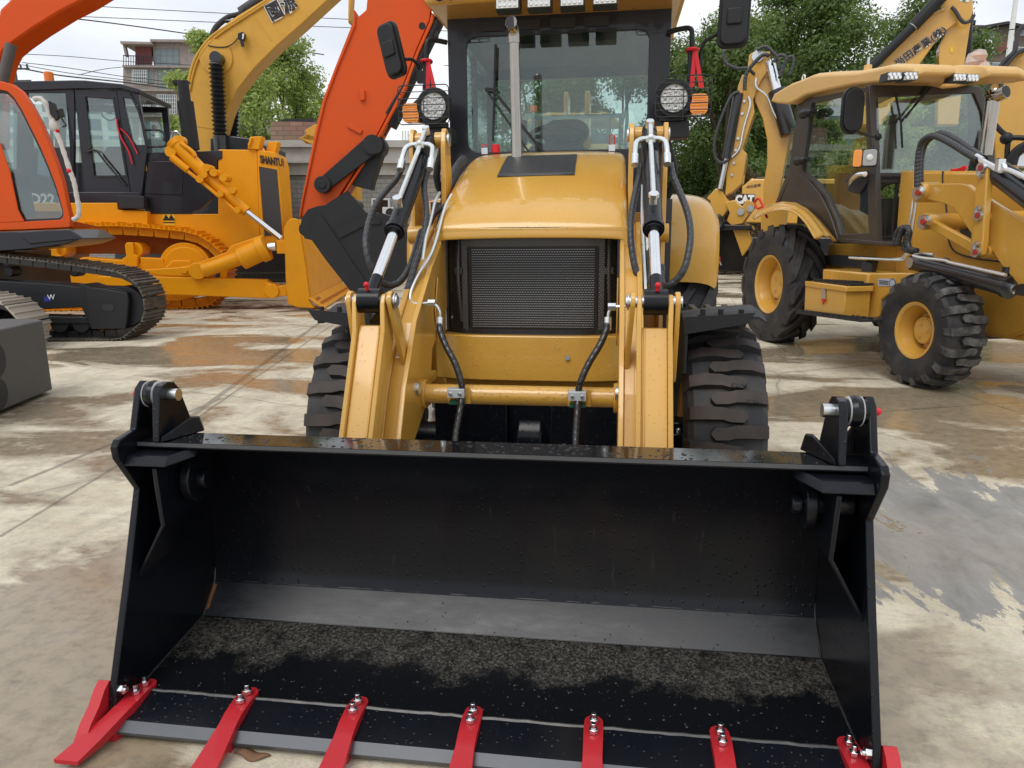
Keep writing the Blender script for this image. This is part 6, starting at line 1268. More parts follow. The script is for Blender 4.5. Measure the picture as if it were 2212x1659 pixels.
# ================================================================== yellow excavator behind the bulldozer
def fat(D, x=1106, y=700, ang=0.):      # frame facing the camera at viewing depth D below pixel column x
    r = ray(x, y); p = CAM+r*D; return Frame(p.x, p.y, ang)
YB = fat(19, 480, 500, math.radians(8)); ye = thing('crawler_excavator', YB.P(0, -1, 0), 'yellow excavator behind the bulldozer, boom raised with two black bellows on its rams', 'excavator')
b = MB(); pr(b, YB, Z1, [(1240, 1000), (1170, 800), (1148, 600), (1162, 450), (1200, 335), (1290, 220), (1460, 95), (1700, -50), (2300, -420), (2560, -420), (2100, -80), (1850, 150), (1700, 280), (1560, 420), (1450, 560), (1390, 700), (1350, 840), (1330, 1000)], 0, .62)
b.build('boom', 'far_yellow', ye, bevel=.02)
b = MB(); disc(b, YB, Z1, (1325, 350), .04, .42, .1, 0, 30); pipe(b, YB, Z1, [(1150, 560), (1170, 450), (1210, 340), (1300, 225), (1450, 125), (1640, 0)], .02, .035, 0, 4); pipe(b, YB, Z1, [(1165, 560), (1185, 460), (1225, 350), (1310, 240), (1450, 140), (1650, 12)], .02, .03, 0, 4)
pr(b, YB, Z1, [(1550, 85), (1556, 85), (1672, 245), (1666, 246)], .012, .02); pr(b, YB, Z1, [(1190, 765), (1330, 790), (1330, 797), (1190, 772)], .012, .02); b.build('boom_trim', 'far_yellow', ye)
b = MB(); pipe(b, YB, Z1, [(1300, 215), (1330, 160), (1400, 105), (1470, 85), (1500, 60)], -.1, .06, 0, 4); pipe(b, YB, Z1, [(1310, 195), (1380, 130), (1430, 130), (1470, 95)], -.1, .045); rod(b, YB, Z1, (1480, 80), (1660, -40), -.3, .14, 0, 16); b.build('hose', 'black_plain', ye)
def bellows(p, q, t, r, n_):
    A, B = YB.T(*Z1(*p), t), YB.T(*Z1(*q), t); L = []
    for k in range(n_): L += [(k/n_, r*.74), ((k+.5)/n_, r*(1.05+.08*(k % 2))), ((k+.6)/n_, r*1.0)]
    b = MB(); b.rev(A, B, L+[(1, r*.74)], 16, smooth=False); b.cyl(A-(B-A)*.02, A, r*.8, 16); b.cyl(B, B+V(0, 0, -1.2), r*1.0, 14); return b.build('bellows', 'black_plain', ye)
bellows((1328, 385), (1352, 835), .25, .175, 17); bellows((1435, 625), (1425, 845), -.9, .175, 9)
b = MB(); disc(b, YB, Z1, (1322, 352), .3, .15, .6, 0, 20); b.build('ram_pin', 'black_plain', ye)
b = MB(); pr(b, YB, Z1, [(1462, 205), (1490, 195), (1500, 205), (1492, 245), (1460, 240)], .2, .15); b.mat(1); pr(b, YB, Z1, [(1490, 205), (1500, 208), (1494, 240), (1488, 240)], .21, .02, 1); b.mat(0); pr(b, YB, Z1, [(1478, 240), (1490, 245), (1498, 285), (1482, 285), (1475, 260)], .2, .05); pipe(b, YB, Z1, [(1280, 280), (1340, 290), (1400, 285), (1440, 260), (1460, 235)], .05, .014)
b.build('boom_lamp', ['plastic', 'lamp_reflector'], ye)
p0 = YB.T(*Z1(1672, 122), .03); p1 = YB.T(*Z1(1860, 20), .03); xd = (p1-p0).normalized(); yd = xd.cross(YB.n); yd = yd if yd.z > 0 else -yd
text_mesh('boom_lettering', '國源', .44, p0-xd*.04, xd, yd, 'lettering_white', ye, .004, .030, sx=.9); text_mesh('boom_lettering', '國源', .44, p0+YB.n*.01-xd*.04, xd, yd, 'lettering_black', ye, .004, .009, sx=.9)
b = MB(); pr(b, YB, Z1, [(900, 850), (1600, 880), (1600, 1400), (800, 1400)], -.3, 2.2); pr(b, YB, Z1, [(1290, 850), (1390, 830), (1520, 845), (1600, 880), (1600, 960), (1290, 960)], .2, 1.4); b.build('engine_house', 'black_plain', ye, bevel=.03)
for t_ in (.3, -2.4):
    b = MB(); pr(b, YB, Z1, [(700, 1450), (760, 1380), (1900, 1400), (1960, 1470), (1960, 1600), (1880, 1680), (760, 1690), (700, 1600)], t_, .6); b.build('track', 'black_plain', ye, bevel=.05)
# yellow bucket hanging behind the orange stick
yb2 = fat(16.5, 700, 500, math.radians(5)); yk = thing('crawler_excavator', yb2.P(1, -1, 0), 'yellow toothed digging bucket and arm peeping out behind the orange stick', 'excavator')
b = MB(); pr(b, yb2, Z1, [(1840, 850), (1885, 820), (1870, 800), (1935, 762), (1960, 770), (2100, 800), (2150, 1000), (2000, 1100), (1950, 900), (1900, 880)], 0, .7)
for k in range(4): pr(b, yb2, Z1, [(1835+k*12, 852+k*9), (1890+k*12, 822+k*5), (1960, 850+k*10), (1940, 868+k*8)], -.1*k, .08)
b.build('digging_bucket', 'far_yellow', yk, bevel=.01)
b = MB(); pr(b, yb2, Z1, [(2060, 800), (2150, 780), (2330, 300), (2360, -100), (2300, -120), (2150, 500)], -.15, .35); pr(b, yb2, Z1, [(2140, -100), (2165, -100), (2150, 130), (2138, 140)], -.4, .3); pr(b, yb2, Z1, [(2000, 1000), (2200, 1000), (2200, 1500), (2000, 1500)], -1.2, .4); b.build('stick', 'far_yellow', yk, bevel=.02)
# ================================================================== excavators behind the right-hand backhoe
RE = fat(17, 1850, 450, math.radians(-15)); re_ = thing('crawler_excavator', RE.P(0, -1, 0), 'yellow excavator behind the right-hand loader, folded boom with black lettering above its roof', 'excavator')
b = MB(); pr(b, RE, Z4, [(1180, 520), (1310, 405), (1340, 345), (1480, 220), (1650, 85), (1740, 50), (1800, 60), (1795, 130), (1700, 205), (1650, 255), (1560, 385), (1450, 520), (1300, 800), (1100, 800)], 0, .55)
b.build('boom', 'yellow_paint', re_, bevel=.015)
b = MB(); pr(b, RE, Z4, [(1690, -60), (1700, 0), (1690, 70), (1760, 110), (1665, 300), (1665, 420), (1655, 800), (1790, 800), (1830, 400), (1870, 140), (1885, 60), (1880, 0), (1860, -60)], -.12, .42); b.build('stick', 'yellow_paint', re_, bevel=.015)
b = MB(); rod(b, RE, Z4, (1100, 560), (1505, 165), .15, .10, 0, 20); rod(b, RE, Z4, (1500, 168), (1720, -60), .15, .13, 0, 20); b.mat(1); rod(b, RE, Z4, (1496, 172), (1508, 160), .15, .112, 1, 20)
b.build('arm_cylinder', ['plastic', 'zinc'], re_); b = MB(); rod(b, RE, Z4, (1855, 80), (1845, 400), -.9, .09, 0, 16); b.build('bucket_cylinder', 'plastic', re_)
b = MB(); pipe(b, RE, Z4, [(1745, 45), (1770, 70), (1800, 120), (1830, 145), (1870, 130), (1890, 95)], .1, .04, 0, 4); b.build('hose', 'hose_rubber', re_)
b = MB(); 
for k, o__ in enumerate((0, 14, 28)): pipe(b, RE, Z4, [(1310+o__, 400), (1450+o__, 255), (1560+o__, 155), (1640+o__, 90), (1700, 62)], .02-.12*k, .03, 0, 3)
b.build('boom_pipe', 'yellow_paint', re_)
p0 = RE.T(*Z4(1408, 425), .02); p1 = RE.T(*Z4(1600, 285), .02); xd = (p1-p0).normalized(); yd = xd.cross(RE.n); yd = yd if yd.z > 0 else -yd
text_mesh('boom_lettering', '尚田産業(株)', .205, p0-xd*.04, xd, yd, 'lettering_white', re_, .003, .008, sx=.98); text_mesh('boom_lettering', '尚田産業(株)', .205, p0+RE.n*.01-xd*.04, xd, yd, 'lettering_black', re_, .003, .003, sx=.98)
b = MB(); pr(b, RE, Z4, [(1737, 300), (1758, 300), (1757, 338), (1738, 338)], -.11, .004); b.build('warning_label', 'label_yellow', re_)
b = MB(); pr(b, RE, Z4, [(1798, 0), (1860, 0), (1856, 14), (1800, 8)], -.11, .004); b.mat(1); pr(b, RE, Z4, [(1815, 0), (1838, 0), (1836, 10), (1816, 8)], -.105, .004, 1); b.build('maker_label', ['lettering_white', 'label_green'], re_)
b = MB(); pr(b, RE, Z4, [(395, 1330), (398, 1200), (425, 1180), (440, 1165), (480, 1150), (560, 1150), (1200, 1150), (1200, 1450), (395, 1430)], .1, 2.3); pr(b, RE, Z4, [(445, 1160), (460, 1145), (480, 1150), (490, 1165), (480, 1180), (450, 1178)], .0, .3); b.build('engine_house', 'yellow_paint', re_, bevel=.06, seg=3)
b = MB(); pr(b, RE, Z4, [(480, 1150), (500, 1140), (600, 1138), (600, 1160), (480, 1165)], -.3, 1.2); b.build('exhaust_cover', 'black_plain', re_, bevel=.02)
b = MB(); pr(b, RE, ZN, [(1262, 385), (1468, 385), (1450, 560), (1255, 560)], .115, .012); b.build('logo_panel', 'lettering_black', re_)
p0, p1 = RE.T(*ZN(1175, 520), .125), RE.T(*ZN(1410, 520), .125); text_mesh('logo_lettering', 'CAT', .27, p0, p1-p0, (0, 0, 1), 'lettering_white', re_, .004, .018, sx=.82)
p0, p1 = RE.T(*ZN(1340, 305), .10), RE.T(*ZN(1500, 280), .10); text_mesh('house_lettering', '尚田産業', .085, p0, p1-p0, (0, 0, 1), 'lettering_black', re_, .004, .001, sx=1.)
for t_ in (.3, -2.2):
    b = MB(); pr(b, RE, Z4, [(380, 1560), (420, 1520), (1300, 1520), (1340, 1600), (1300, 1700), (420, 1700)], t_, .6); b.build('track', 'black_plain', re_, bevel=.05)
RG = fat(9.5, 2150, 450, math.radians(-25)); rg = thing('crawler_excavator', RG.P(1, -1, 0), 'yellow excavator at the far right edge with a thick upright boom', 'excavator')
b = MB(); pr(b, RG, Z4, [(1990, 620), (2010, 540), (2060, 450), (2130, 360), (2230, 290), (2600, 150), (2700, 500), (2350, 700), (2240, 850), (2190, 1000), (2170, 1120), (2150, 1800), (2020, 1800), (2030, 1100), (2015, 780)], -.9, .4)
b.build('boom', 'yellow_paint', rg, bevel=.02)
b = MB()
for k in range(3): pipe(b, RG, Z4, [(1998+k*9, 620), (2015+k*10, 540), (2062+k*12, 455), (2132+k*12, 370), (2230+k*8, 300)], -.88+.0*k, .016, 0, 4)
b.build('boom_pipe', 'yellow_paint', rg)
b = MB(); pipe(b, RG, Z4, [(1985, 600), (1975, 560), (2010, 500), (2080, 400), (2150, 330), (2165, 260), (2180, 200), (2215, 160)], -.8, .03, 0, 4); pipe(b, RG, Z4, [(2065, 560), (2070, 480), (2100, 420), (2160, 350), (2215, 320)], -.8, .03, 0, 4); b.build('hose', 'hose_rubber', rg)
b = MB(); pipe(b, RG, Z4, [(2015, 790), (2060, 840), (2095, 870), (2110, 900), (2105, 960), (2100, 1090)], -.3, .035, 0, 4); b.ball(RG.T(*Z4(2100, 890), -.3), .08); pipe(b, RG, Z4, [(2100, 890), (2160, 885), (2240, 890)], -.3, .035, 0); pipe(b, RG, Z4, [(2130, 1060), (2160, 980), (2240, 930)], -.25, .07); b.build('mirror_arm', 'plastic', rg)
b = MB(); pr(b, RG, Z4, [(2150, 1000), (2300, 960), (2300, 1080), (2160, 1070)], -.35, .15); b.build('work_light', 'lamp_reflector', rg, bevel=.01)
b = MB(); pr(b, RG, Z4, [(2060, 1300), (2700, 1300), (2700, 2000), (2060, 1900)], -.9, 1.5); b.build('chassis', 'yellow_paint', rg, bevel=.03)
# black bucket with red teeth on the ground far behind, a tyre leaning in it, dark pickup behind
q0 = onz(1541, 588); BKF = Frame(q0.x, q0.y, math.radians(-5)); fb = thing('loader_bucket', BKF.P(1, -.5, 0), 'black loader bucket with red-tipped teeth on the ground, behind the folded digging arm', 'bucket')
k_ = 1; x1 = BKF.st(BKF.T(1612, 560, 0))[0]+.5; hgt = BKF.T(1541, 478, 0).z
b = MB(); b.prism([BKF.P(0, 0, 0), BKF.P(.06, 0, 0), BKF.P(.06, 0, hgt), BKF.P(0, 0, hgt)], -BKF.n*1.0); b.prism([BKF.P(x1, 0, 0), BKF.P(x1+.06, 0, 0), BKF.P(x1+.06, 0, hgt), BKF.P(x1, 0, hgt)], -BKF.n*1.0)
b.prism([BKF.P(0, -1, 0), BKF.P(x1, -1, 0), BKF.P(x1, -1, hgt), BKF.P(0, -1, hgt)], -BKF.n*.06); b.prism([BKF.P(0, 0, 0), BKF.P(x1, 0, 0), BKF.P(x1, -1, 0), BKF.P(0, -1, 0)], V(0, 0, .05)); b.prism([BKF.P(0, 0, hgt), BKF.P(x1, 0, hgt), BKF.P(x1, -1, hgt), BKF.P(0, -1, hgt)], V(0, 0, -.22))
b.build('body', 'black_plain', fb, bevel=.01)
for s_ in (.75, 1.65):
    b = MB(); b.prism([BKF.P(s_, 0, .05), BKF.P(s_+.3, 0, .05), BKF.P(s_+.42, .45, .02), BKF.P(s_+.1, .45, .02)], V(0, 0, .14)); b.build('tooth', 'red_paint', fb, bevel=.02)
ty = thing('tyre', BKF.P(1.35, -.45, .06), 'worn black tyre standing inside the black bucket', 'tyre'); tyre('tread', ty, BKF.P(1.25, -.5, .72), (BKF.n+BKF.s*.5).normalized(), .66, .36, .40, lugs=20, lug_h=.01)
PK = fat(30, 1490, 450, math.radians(0)); pk = thing('pickup_truck', PK.P(0, -1, 0), 'dark pickup truck with white roll bar half hidden behind the yellow rear fender', 'pickup truck')
b = MB(); pr(b, PK, ZI, [(1400, 470), (1400, 440), (1440, 430), (1448, 403), (1520, 402), (1532, 440), (1600, 445), (1605, 470), (1600, 500), (1400, 500)], 0, 1.7); b.build('body', 'plastic', pk, bevel=.04)
b = MB(); pr(b, PK, ZI, [(1452, 408), (1514, 407), (1522, 432), (1450, 434)], .012, .02); b.build('window', 'window_pane', pk)
b = MB(); pr(b, PK, ZI, [(1517, 400), (1525, 400), (1525, 408), (1517, 408)], .05, .02); pipe(b, PK, ZI, [(1450, 431), (1490, 431), (1528, 430)], .6, .09); b.build('roll_bar', 'white_paint', pk)
b = MB(); pr(b, PK, ZI, [(1538, 470), (1556, 470), (1556, 482), (1538, 482)], .3, .3); b.build('tail_lamp', 'dull_red', pk)
for x in (1430, 1570):
    b = MB(); c = PK.T(x, 495, .05); b.cyl(V(c.x, c.y, .38), V(c.x, c.y, .38)-PK.n*.25, .38, 20); b.build('wheel', 'rubber', pk)
# red tag on a wire under the digging arm
b = MB(); P = PT(RB_, ZN, [(795, 830), (815, 980), (850, 1130), (905, 1300), (965, 1440)], .25); b.tube(P, .012, 6, 3); b.build('tag_wire', 'zinc', rb)
b = MB(); pr(b, RB_, ZN, [(905, 1285), (955, 1330), (940, 1390), (900, 1420), (868, 1370)], .28, .05); b.build('tag', 'ribbon_red', rb)
# ================================================================== low walled building with cornice, brick parapet
WB = Frame(*(CAM+ray(700, 500)*22).xy, math.radians(8)); wb = thing('boundary_building', WB.P(0, 0, 0), 'low grey tiled building with white cornice behind the bulldozer', 'building')
b = MB(); pr(b, WB, ZI, [(-500, 372), (1010, 372), (1010, 640), (-500, 640)], 0, 6)
o = b.build('wall', 'grey_tile', wb)
b = MB(); pr(b, WB, ZI, [(-500, 300), (1010, 303), (1010, 318), (-500, 315)], .35, 6.4); pr(b, WB, ZI, [(-500, 315), (1010, 318), (1010, 345), (-500, 343)], .22, 6.2); pr(b, WB, ZI, [(-500, 343), (1010, 345), (1010, 352), (-500, 350)], .30, 6.2); pr(b, WB, ZI, [(-500, 350), (1010, 352), (1010, 378), (-500, 376)], .10, 6.1)
b.build('cornice', 'cornice', wb)
b = MB(); pr(b, WB, ZI, [(585, 262), (690, 264), (690, 303), (585, 301)], -1, .5); b.build('parapet', 'brown_brick', wb)
b = MB()
for k in range(6): pr(b, WB, ZI, [(607+k*12, 264), (607+k*12, 258-3*(k % 2)), (618+k*12, 257), (619+k*12, 264)], -1.1, .3)
b.build('roof_tile', 'interior_dark', wb)
b = MB(); b.ring(PT(WB, ZI, [(802, 428), (842, 428), (842, 520), (802, 520)], .03), PT(WB, ZI, [(806, 432), (838, 432), (838, 515), (806, 515)], .03), -WB.n*.1); WF = b.build('window_frame', 'white_paint', wb); b = MB(); pr(b, WB, ZI, [(806, 432), (838, 432), (838, 515), (806, 515)], .005, .02); b.build('pane', 'window_pane', WF)
b = MB(); pr(b, WB, ZI, [(826, 447), (858, 447), (858, 472), (826, 472)], .5, .4); b.mat(1); disc(b, WB, ZI, (843, 460), .51, .14, .02, 1); b.build('air_conditioner', ['white_paint', 'interior_dark'], wb)
b = MB()
for k in range(6): pr(b, WB, ZI, [(868+k*6, 282), (871+k*6, 282), (871+k*6, 302), (868+k*6, 302)], -.5, .05)
b.build('railing', 'white_paint', wb)
# ================================================================== apartment blocks
AB = Frame(*(CAM+ray(350, 300)*82).xy, math.radians(12)); ab = thing('apartment_building', AB.P(0, 0, 0), 'old brown apartment block with barred windows behind the yellow boom on the left', 'building')
b = MB(); pr(b, AB, Z1, [(757, 400), (945, 400), (940, 262), (1195, 262), (1195, 300), (1500, 300), (1500, 1600), (757, 1600)], 0, 12); b.build('wall', 'old_render', ab)
b = MB(); pr(b, AB, Z1, [(738, 252), (930, 258), (930, 272), (740, 268)], 1.2, 10); pr(b, AB, Z1, [(922, 240), (1230, 243), (1230, 258), (922, 255)], .8, 12); pr(b, AB, Z1, [(1195, 288), (1510, 288), (1510, 302), (1195, 302)], .5, 12)
for y in (400, 545, 705, 860): pr(b, AB, Z1, [(750, y), (1500, y+8), (1500, y+20), (750, y+12)], .5, 1)
pr(b, AB, Z1, [(752, 268), (766, 268), (782, 345), (768, 345)], .6, .5); b.build('slab', 'old_render', ab)
b = MB(); pr(b, AB, Z1, [(830, 272), (930, 272), (935, 345), (835, 345)], -.6, .3) ; pr(b, AB, Z1, [(832, 272), (928, 272), (935, 398), (830, 398)], .02, .1); b.build('red_wall', 'dark_red_wall', ab)
b = MB()
for k in range(12): pr(b, AB, Z1, [(757+k*15, 342), (760+k*15, 342), (760+k*15, 400), (757+k*15, 400)], .6, .08)
pr(b, AB, Z1, [(755, 338), (935, 344), (935, 349), (755, 343)], .6, .1); b.build('railing', 'interior_dark', ab)
def win(x0, x1, y0, y1, nx, ny, bars=False, t=.06):
    b = MB(); b.ring(PT(AB, Z1, [(x0, y0), (x1, y0+2), (x1, y1+2), (x0, y1)], t), PT(AB, Z1, [(x0+4, y0+4), (x1-4, y0+6), (x1-4, y1-3), (x0+4, y1-4)], t), -AB.n*.2)
    for k in range(1, nx): x = x0+(x1-x0)*k/nx; pr(b, AB, Z1, [(x-1, y0), (x+1, y0), (x+1, y1), (x-1, y1)], t+(.3 if bars else 0), .1)
    for k in range(1, ny): y = y0+(y1-y0)*k/ny; pr(b, AB, Z1, [(x0, y-1), (x1, y-1), (x1, y+1), (x0, y+1)], t+(.3 if bars else 0), .1)
    W = b.build('window', 'white_paint' if bars else 'worn_steel', ab); b = MB(); pr(b, AB, Z1, [(x0+2, y0+2), (x1-2, y0+2), (x1-2, y1-2), (x0+2, y1-2)], t-.03, .02); b.build('pane', 'far_pane', W)
win(948, 1100, 298, 430, 4, 3); win(965, 1100, 430, 555, 4, 3); win(810, 905, 428, 512, 8, 4, True); win(908, 945, 435, 512, 2, 1); win(848, 925, 585, 690, 7, 4, True); win(962, 1085, 580, 700, 9, 5, True); win(928, 958, 590, 690, 2, 1); win(880, 940, 745, 848, 3, 2); win(985, 1080, 742, 850, 3, 1); win(1095, 1140, 745, 848, 2, 1); win(1250, 1330, 430, 520, 3, 2); win(1380, 1460, 430, 520, 3, 2); win(1250, 1330, 600, 690, 3, 2); win(1380, 1460, 600, 690, 3, 2)
b = MB()
for q in ((945, 675), (965, 830), (860, 860)): pr(b, AB, Z1, [(q[0]-12, q[1]-14), (q[0]+14, q[1]-14), (q[0]+14, q[1]+14), (q[0]-12, q[1]+14)], .8, .5)
b.build('air_conditioner', 'white_paint', ab)
A2 = Frame(*(CAM+ray(2150, 200)*80).xy, math.radians(-22)); a2 = thing('hillside_house', A2.P(0, 0, 0), 'dark brown house with low sloping roofs at the upper right beyond the trees', 'house')
b = MB(); pr(b, A2, Z4, [(1830, 260), (1830, 175), (1900, 160), (2120, 165), (2240, 200), (2600, 220), (2600, 1400), (1700, 1400), (1700, 420)], 0, 12); b.build('wall', 'brown_wall', a2)
b = MB(); pr(b, A2, Z4, [(1870, 178), (2110, 135), (2250, 165), (2620, 240), (2620, 255), (2250, 185), (2110, 152), (1875, 192)], 1, 14); pr(b, A2, Z4, [(1860, 125), (1905, 130), (1900, 150), (1862, 150)], 0, 4); b.build('roof', 'interior_dark', a2)
b = MB(); pr(b, A2, Z4, [(2030, 275), (2150, 262), (2160, 310), (2100, 320), (2040, 345)], .3, .4); b.build('brick_balcony', 'dark_red_wall', a2)
for (x0, y0, x1, y1) in ((1985, 205, 2020, 240), (2110, 230, 2150, 262), (2180, 190, 2212, 225), (1990, 330, 2030, 350), (1960, 400, 2060, 480), (2100, 400, 2160, 470), (2160, 300, 2230, 350)):
    b = MB(); pr(b, A2, Z4, [(x0, y0), (x1, y0+3), (x1, y1+3), (x0, y1)], .15, .2); W = b.build('window', 'white_paint', a2); b = MB(); pr(b, A2, Z4, [(x0+4, y0+4), (x1-4, y0+6), (x1-4, y1), (x0+4, y1-4)], .17, .02); b.build('pane', 'far_pane', W)
b = MB(); c0, c1 = A2.T(*Z4(1870, 288), 1), A2.T(*Z4(1920, 290), 1); b.cyl(c0, c1, .5, 12); c0, c1 = A2.T(*Z4(1945, 285), 1), A2.T(*Z4(2025, 288), 1); b.cyl(c0, c1, .5, 12); b.build('water_heater', 'white_paint', a2)
# far block at left, added for building reflections in the cab windows
FT = Frame(*(CAM+ray(60, 400)*130).xy, math.radians(28)); ft = thing('reflection_block', FT.P(0, 0, 0), 'pale far block standing in for white building reflections in the bulldozer cab windows', 'building')
b = MB(); pr(b, FT, ZI, [(-200, 225), (300, 225), (300, 520), (-200, 520)], 0, 15); b.build('wall', 'pale_block', ft)
# light pole, utility pole, power lines
def pole(fr, x0, y0, x1, y1, r0, r1, nm, lab, cat, mat):
    A, B = fr.T(x0, y0, 0), fr.T(x1, y1, 0); A = V((A.x+B.x)/2, (A.y+B.y)/2, 0); B = V(A.x, A.y, B.z)
    o = thing(nm, A, lab, cat); b = MB(); b.cyl(A, B, r0, 14, r2=r1); b.build('pole', mat, o); return o, A, B
fp = fat(45, 2170, 300); o, A, B = pole(fp, 2168, 400, 2183, -120, .22, .12, 'light_pole', 'slim pale lamp post in front of the brown house', 'lamp post', 'white_paint')
b = MB(); b.bar(B, B+V(-1.6, -.3, .25), .1, .08); b.bar(B+V(-1.4, -.26, .2), B+V(-2.2, -.4, .3), .28, .1); b.build('lamp_head', 'white_paint', o)
fu = fat(70, 48, 200); up_, UA, UB = pole(fu, 50, 400, 44, 136, .28, .2, 'utility_pole', 'concrete utility pole with wires above the bulldozer cab', 'utility pole', 'grey_casting')
b = MB()
for z_ in (.5, 1.6): b.bar(UB+V(-1.5, 0, -z_), UB+V(1.5, .2, -z_), .14, .14)
for dx in (-1.4, -.7, .7, 1.4): b.cyl(UB+V(dx, .1, -.5), UB+V(dx, .1, -.1), .09, 8)
b.build('crossarm', 'steel_dark', up_)
def wire(pts, D0, D1, r, lab):
    P = []
    for i, (x, y) in enumerate(pts): D = D0+(D1-D0)*i/(len(pts)-1); P.append(CAM+ray(x, y)*D)
    b = MB(); b.tube(P, r, 5, 5); o = b.build('power_line', 'interior_dark', off=P[0]); tag(o, lab, 'power line', 'power lines over the yard'); return o
wire([(100, 33), (250, 51), (420, 75), (700, 118)], 32, 40, .030, 'thickest black cable sloping down behind the yellow boom')
wire([(-60, -8), (150, 10), (470, 28), (760, 42), (1000, 52)], 42, 48, .022, 'topmost thin wire crossing the sky at the left')
wire([(-60, 22), (120, 33), (460, 48), (760, 60), (1000, 68)], 42, 48, .022, 'second thin wire across the sky just below the topmost one')
wire([(-40, 112), (20, 115), (150, 122), (265, 132), (420, 141)], 50, 55, .024, 'lone wire sagging towards the brown apartment block')
wire([(0, 148), (45, 148), (130, 163), (270, 178), (380, 192), (600, 215)], 60, 62, .06, 'heavy bundled cable from the utility pole past the apartment block')
wire([(48, 135), (150, 147), (265, 165), (400, 180)], 68, 75, .035, 'upper thin wire leaving the utility pole')
wire([(48, 140), (150, 158), (265, 172), (380, 186)], 68, 75, .035, 'lower thin wire leaving the utility pole')
wire([(170, 162), (220, 150), (262, 145)], 66, 70, .03, 'short wire rising to the apartment block')
wire([(2080, 77), (2140, 70), (2212, 60), (2300, 48)], 38, 40, .03, 'cable passing in front of the brown house at right')
wire([(960, 142), (985, 141), (1000, 143), (1100, 150)], 40, 42, .022, 'wire seen between the black ram and the loader cab')
# ================================================================== trees
def leaf_mesh(name, clusters, n, size, seed, flat=.9):
    n = int(n*2.1); size = size*.70
    r = np.random.default_rng(seed); C_ = np.array([c[:3] for c in clusters]); R_ = np.array([c[3] for c in clusters]); pw = R_**2.2; pw /= pw.sum()
    k = r.choice(len(C_), n, p=pw); d = r.normal(size=(n, 3)); d /= np.linalg.norm(d, axis=1)[:, None]; rad = R_[k]*(r.random(n)**.45)*(1+.12*r.normal(size=n))
    p = C_[k]+d*rad[:, None]*np.array([1, 1, .72]); nrm = d+r.normal(size=(n, 3))*.7+np.array([0, 0, .5]); nrm /= np.linalg.norm(nrm, axis=1)[:, None]
    a = np.cross(nrm, r.normal(size=(n, 3))); a /= np.linalg.norm(a, axis=1)[:, None]; b_ = np.cross(nrm, a); s_ = size*(.6+.8*r.random(n))[:, None]
    v = np.stack([p-a*s_, p-b_*s_*.45+nrm*s_*.1, p+a*s_, p+b_*s_*.45+nrm*s_*.1], 1).reshape(-1, 3)
    me = bpy.data.meshes.new(name); me.vertices.add(4*n); me.vertices.foreach_set('co', v.ravel()); me.loops.add(4*n); me.loops.foreach_set('vertex_index', np.arange(4*n)); me.polygons.add(n); me.polygons.foreach_set('loop_start', np.arange(0, 4*n, 4)); me.update(calc_edges=True); return me
def tree(loc, h, rc, seed, mat, label, nleaf=16000, size=.13, z0=.28, group=None, cat='tree', name='broadleaf_tree', lean=0., ncl=34, cr=.30):
    rnd = random.Random(seed); o = thing(name, loc, label, cat, group); b = MB(); base = Vector(loc); cl = []
    tp = base+V(lean, 0, h*.42); b.tube([base, base+V(lean*.3+.1, .05, h*.2), tp], .03*h*.55, 9, 3)
    for k in range(ncl):
        a = rnd.uniform(0, 2*PI); q = rnd.random(); zz = z0+(1-z0)*(k+.5)/ncl; rr_ = rc*math.sin(min(PI*.97, PI*(.16+.80*(zz-z0)/(1-z0))))**.7*(rnd.random()**.5)
        c = base+V(math.cos(a)*rr_+lean*zz*1.5, math.sin(a)*rr_, zz*h*.94); cl.append((*c, rc*cr*rnd.uniform(.7, 1.35)))
        if k % 2 == 0: m_ = tp.lerp(c, .45)+V(rnd.uniform(-.3, .3), rnd.uniform(-.3, .3), -.3); b.tube([base+V(lean*.5, 0, h*rnd.uniform(.18, .42)), m_, c], .0065*h*rnd.uniform(.5, 1), 6, 3)
    b.build('trunk', 'bark', o)
    me = leaf_mesh('crown', [(c[0]-base.x, c[1]-base.y, c[2]-base.z, c[3]) for c in cl], nleaf, size, seed); me.materials.append(M[mat]); cr_ = bpy.data.objects.new('crown', me); COL.objects.link(cr_); cr_.parent = o; return o
def at(x, D): r = ray(x, 500); p = CAM+r*D; return V(p.x, p.y, 0)
G1 = 'dark green trees behind the machines'
tree(at(1560, 27), 9.0, 2.6, 11, 'leaf_dark', 'leafy green tree between the loader cab and the folded digging arm', 30000, .105, .10, G1)
tree(at(1750, 30), 12.5, 4.2, 12, 'leaf_dark', 'tallest dark green tree above the right-hand cab roof', 46000, .115, .16, G1)
tree(at(1960, 33), 11.5, 3.8, 13, 'leaf_dark', 'dark green tree behind the folded boom with black lettering', 36000, .12, .14, G1)
tree(at(1640, 38), 11.5, 4.0, 14, 'leaf_dark', 'dark green tree standing farther back, left of the tallest one', 26000, .14, .12, G1)
tree(at(1880, 25), 6.6, 1.8, 15, 'leaf_fresh', 'young yellow-green tree just beside the lettered boom', 14000, .09, .3, G1)
tree(at(2075, 30), 5.6, 2.0, 16, 'leaf_mid', 'small green tree right of the wrapped beacon, before the brown house', 12000, .10, .15, G1)
tree(at(1340, 32), 11.0, 4.0, 17, 'leaf_dark', 'green tree seen through the right half of the near windscreen', 20000, .13, .08, G1)
tree(at(1175, 34), 10.5, 3.6, 18, 'leaf_dark', 'green tree seen through the left half of the near windscreen', 20000, .13, .08, G1)
tree(at(985, 30), 5.2, 2.0, 19, 'leaf_fresh', 'bright green bushy tree left of the near cab, under the wires', 12000, .10, .12, G1)
tree(at(1600, 24), 3.6, 1.5, 20, 'leaf_red', 'low reddish-brown shrub below the right headlight', 7000, .07, .08, G1, 'shrub', 'shrub')
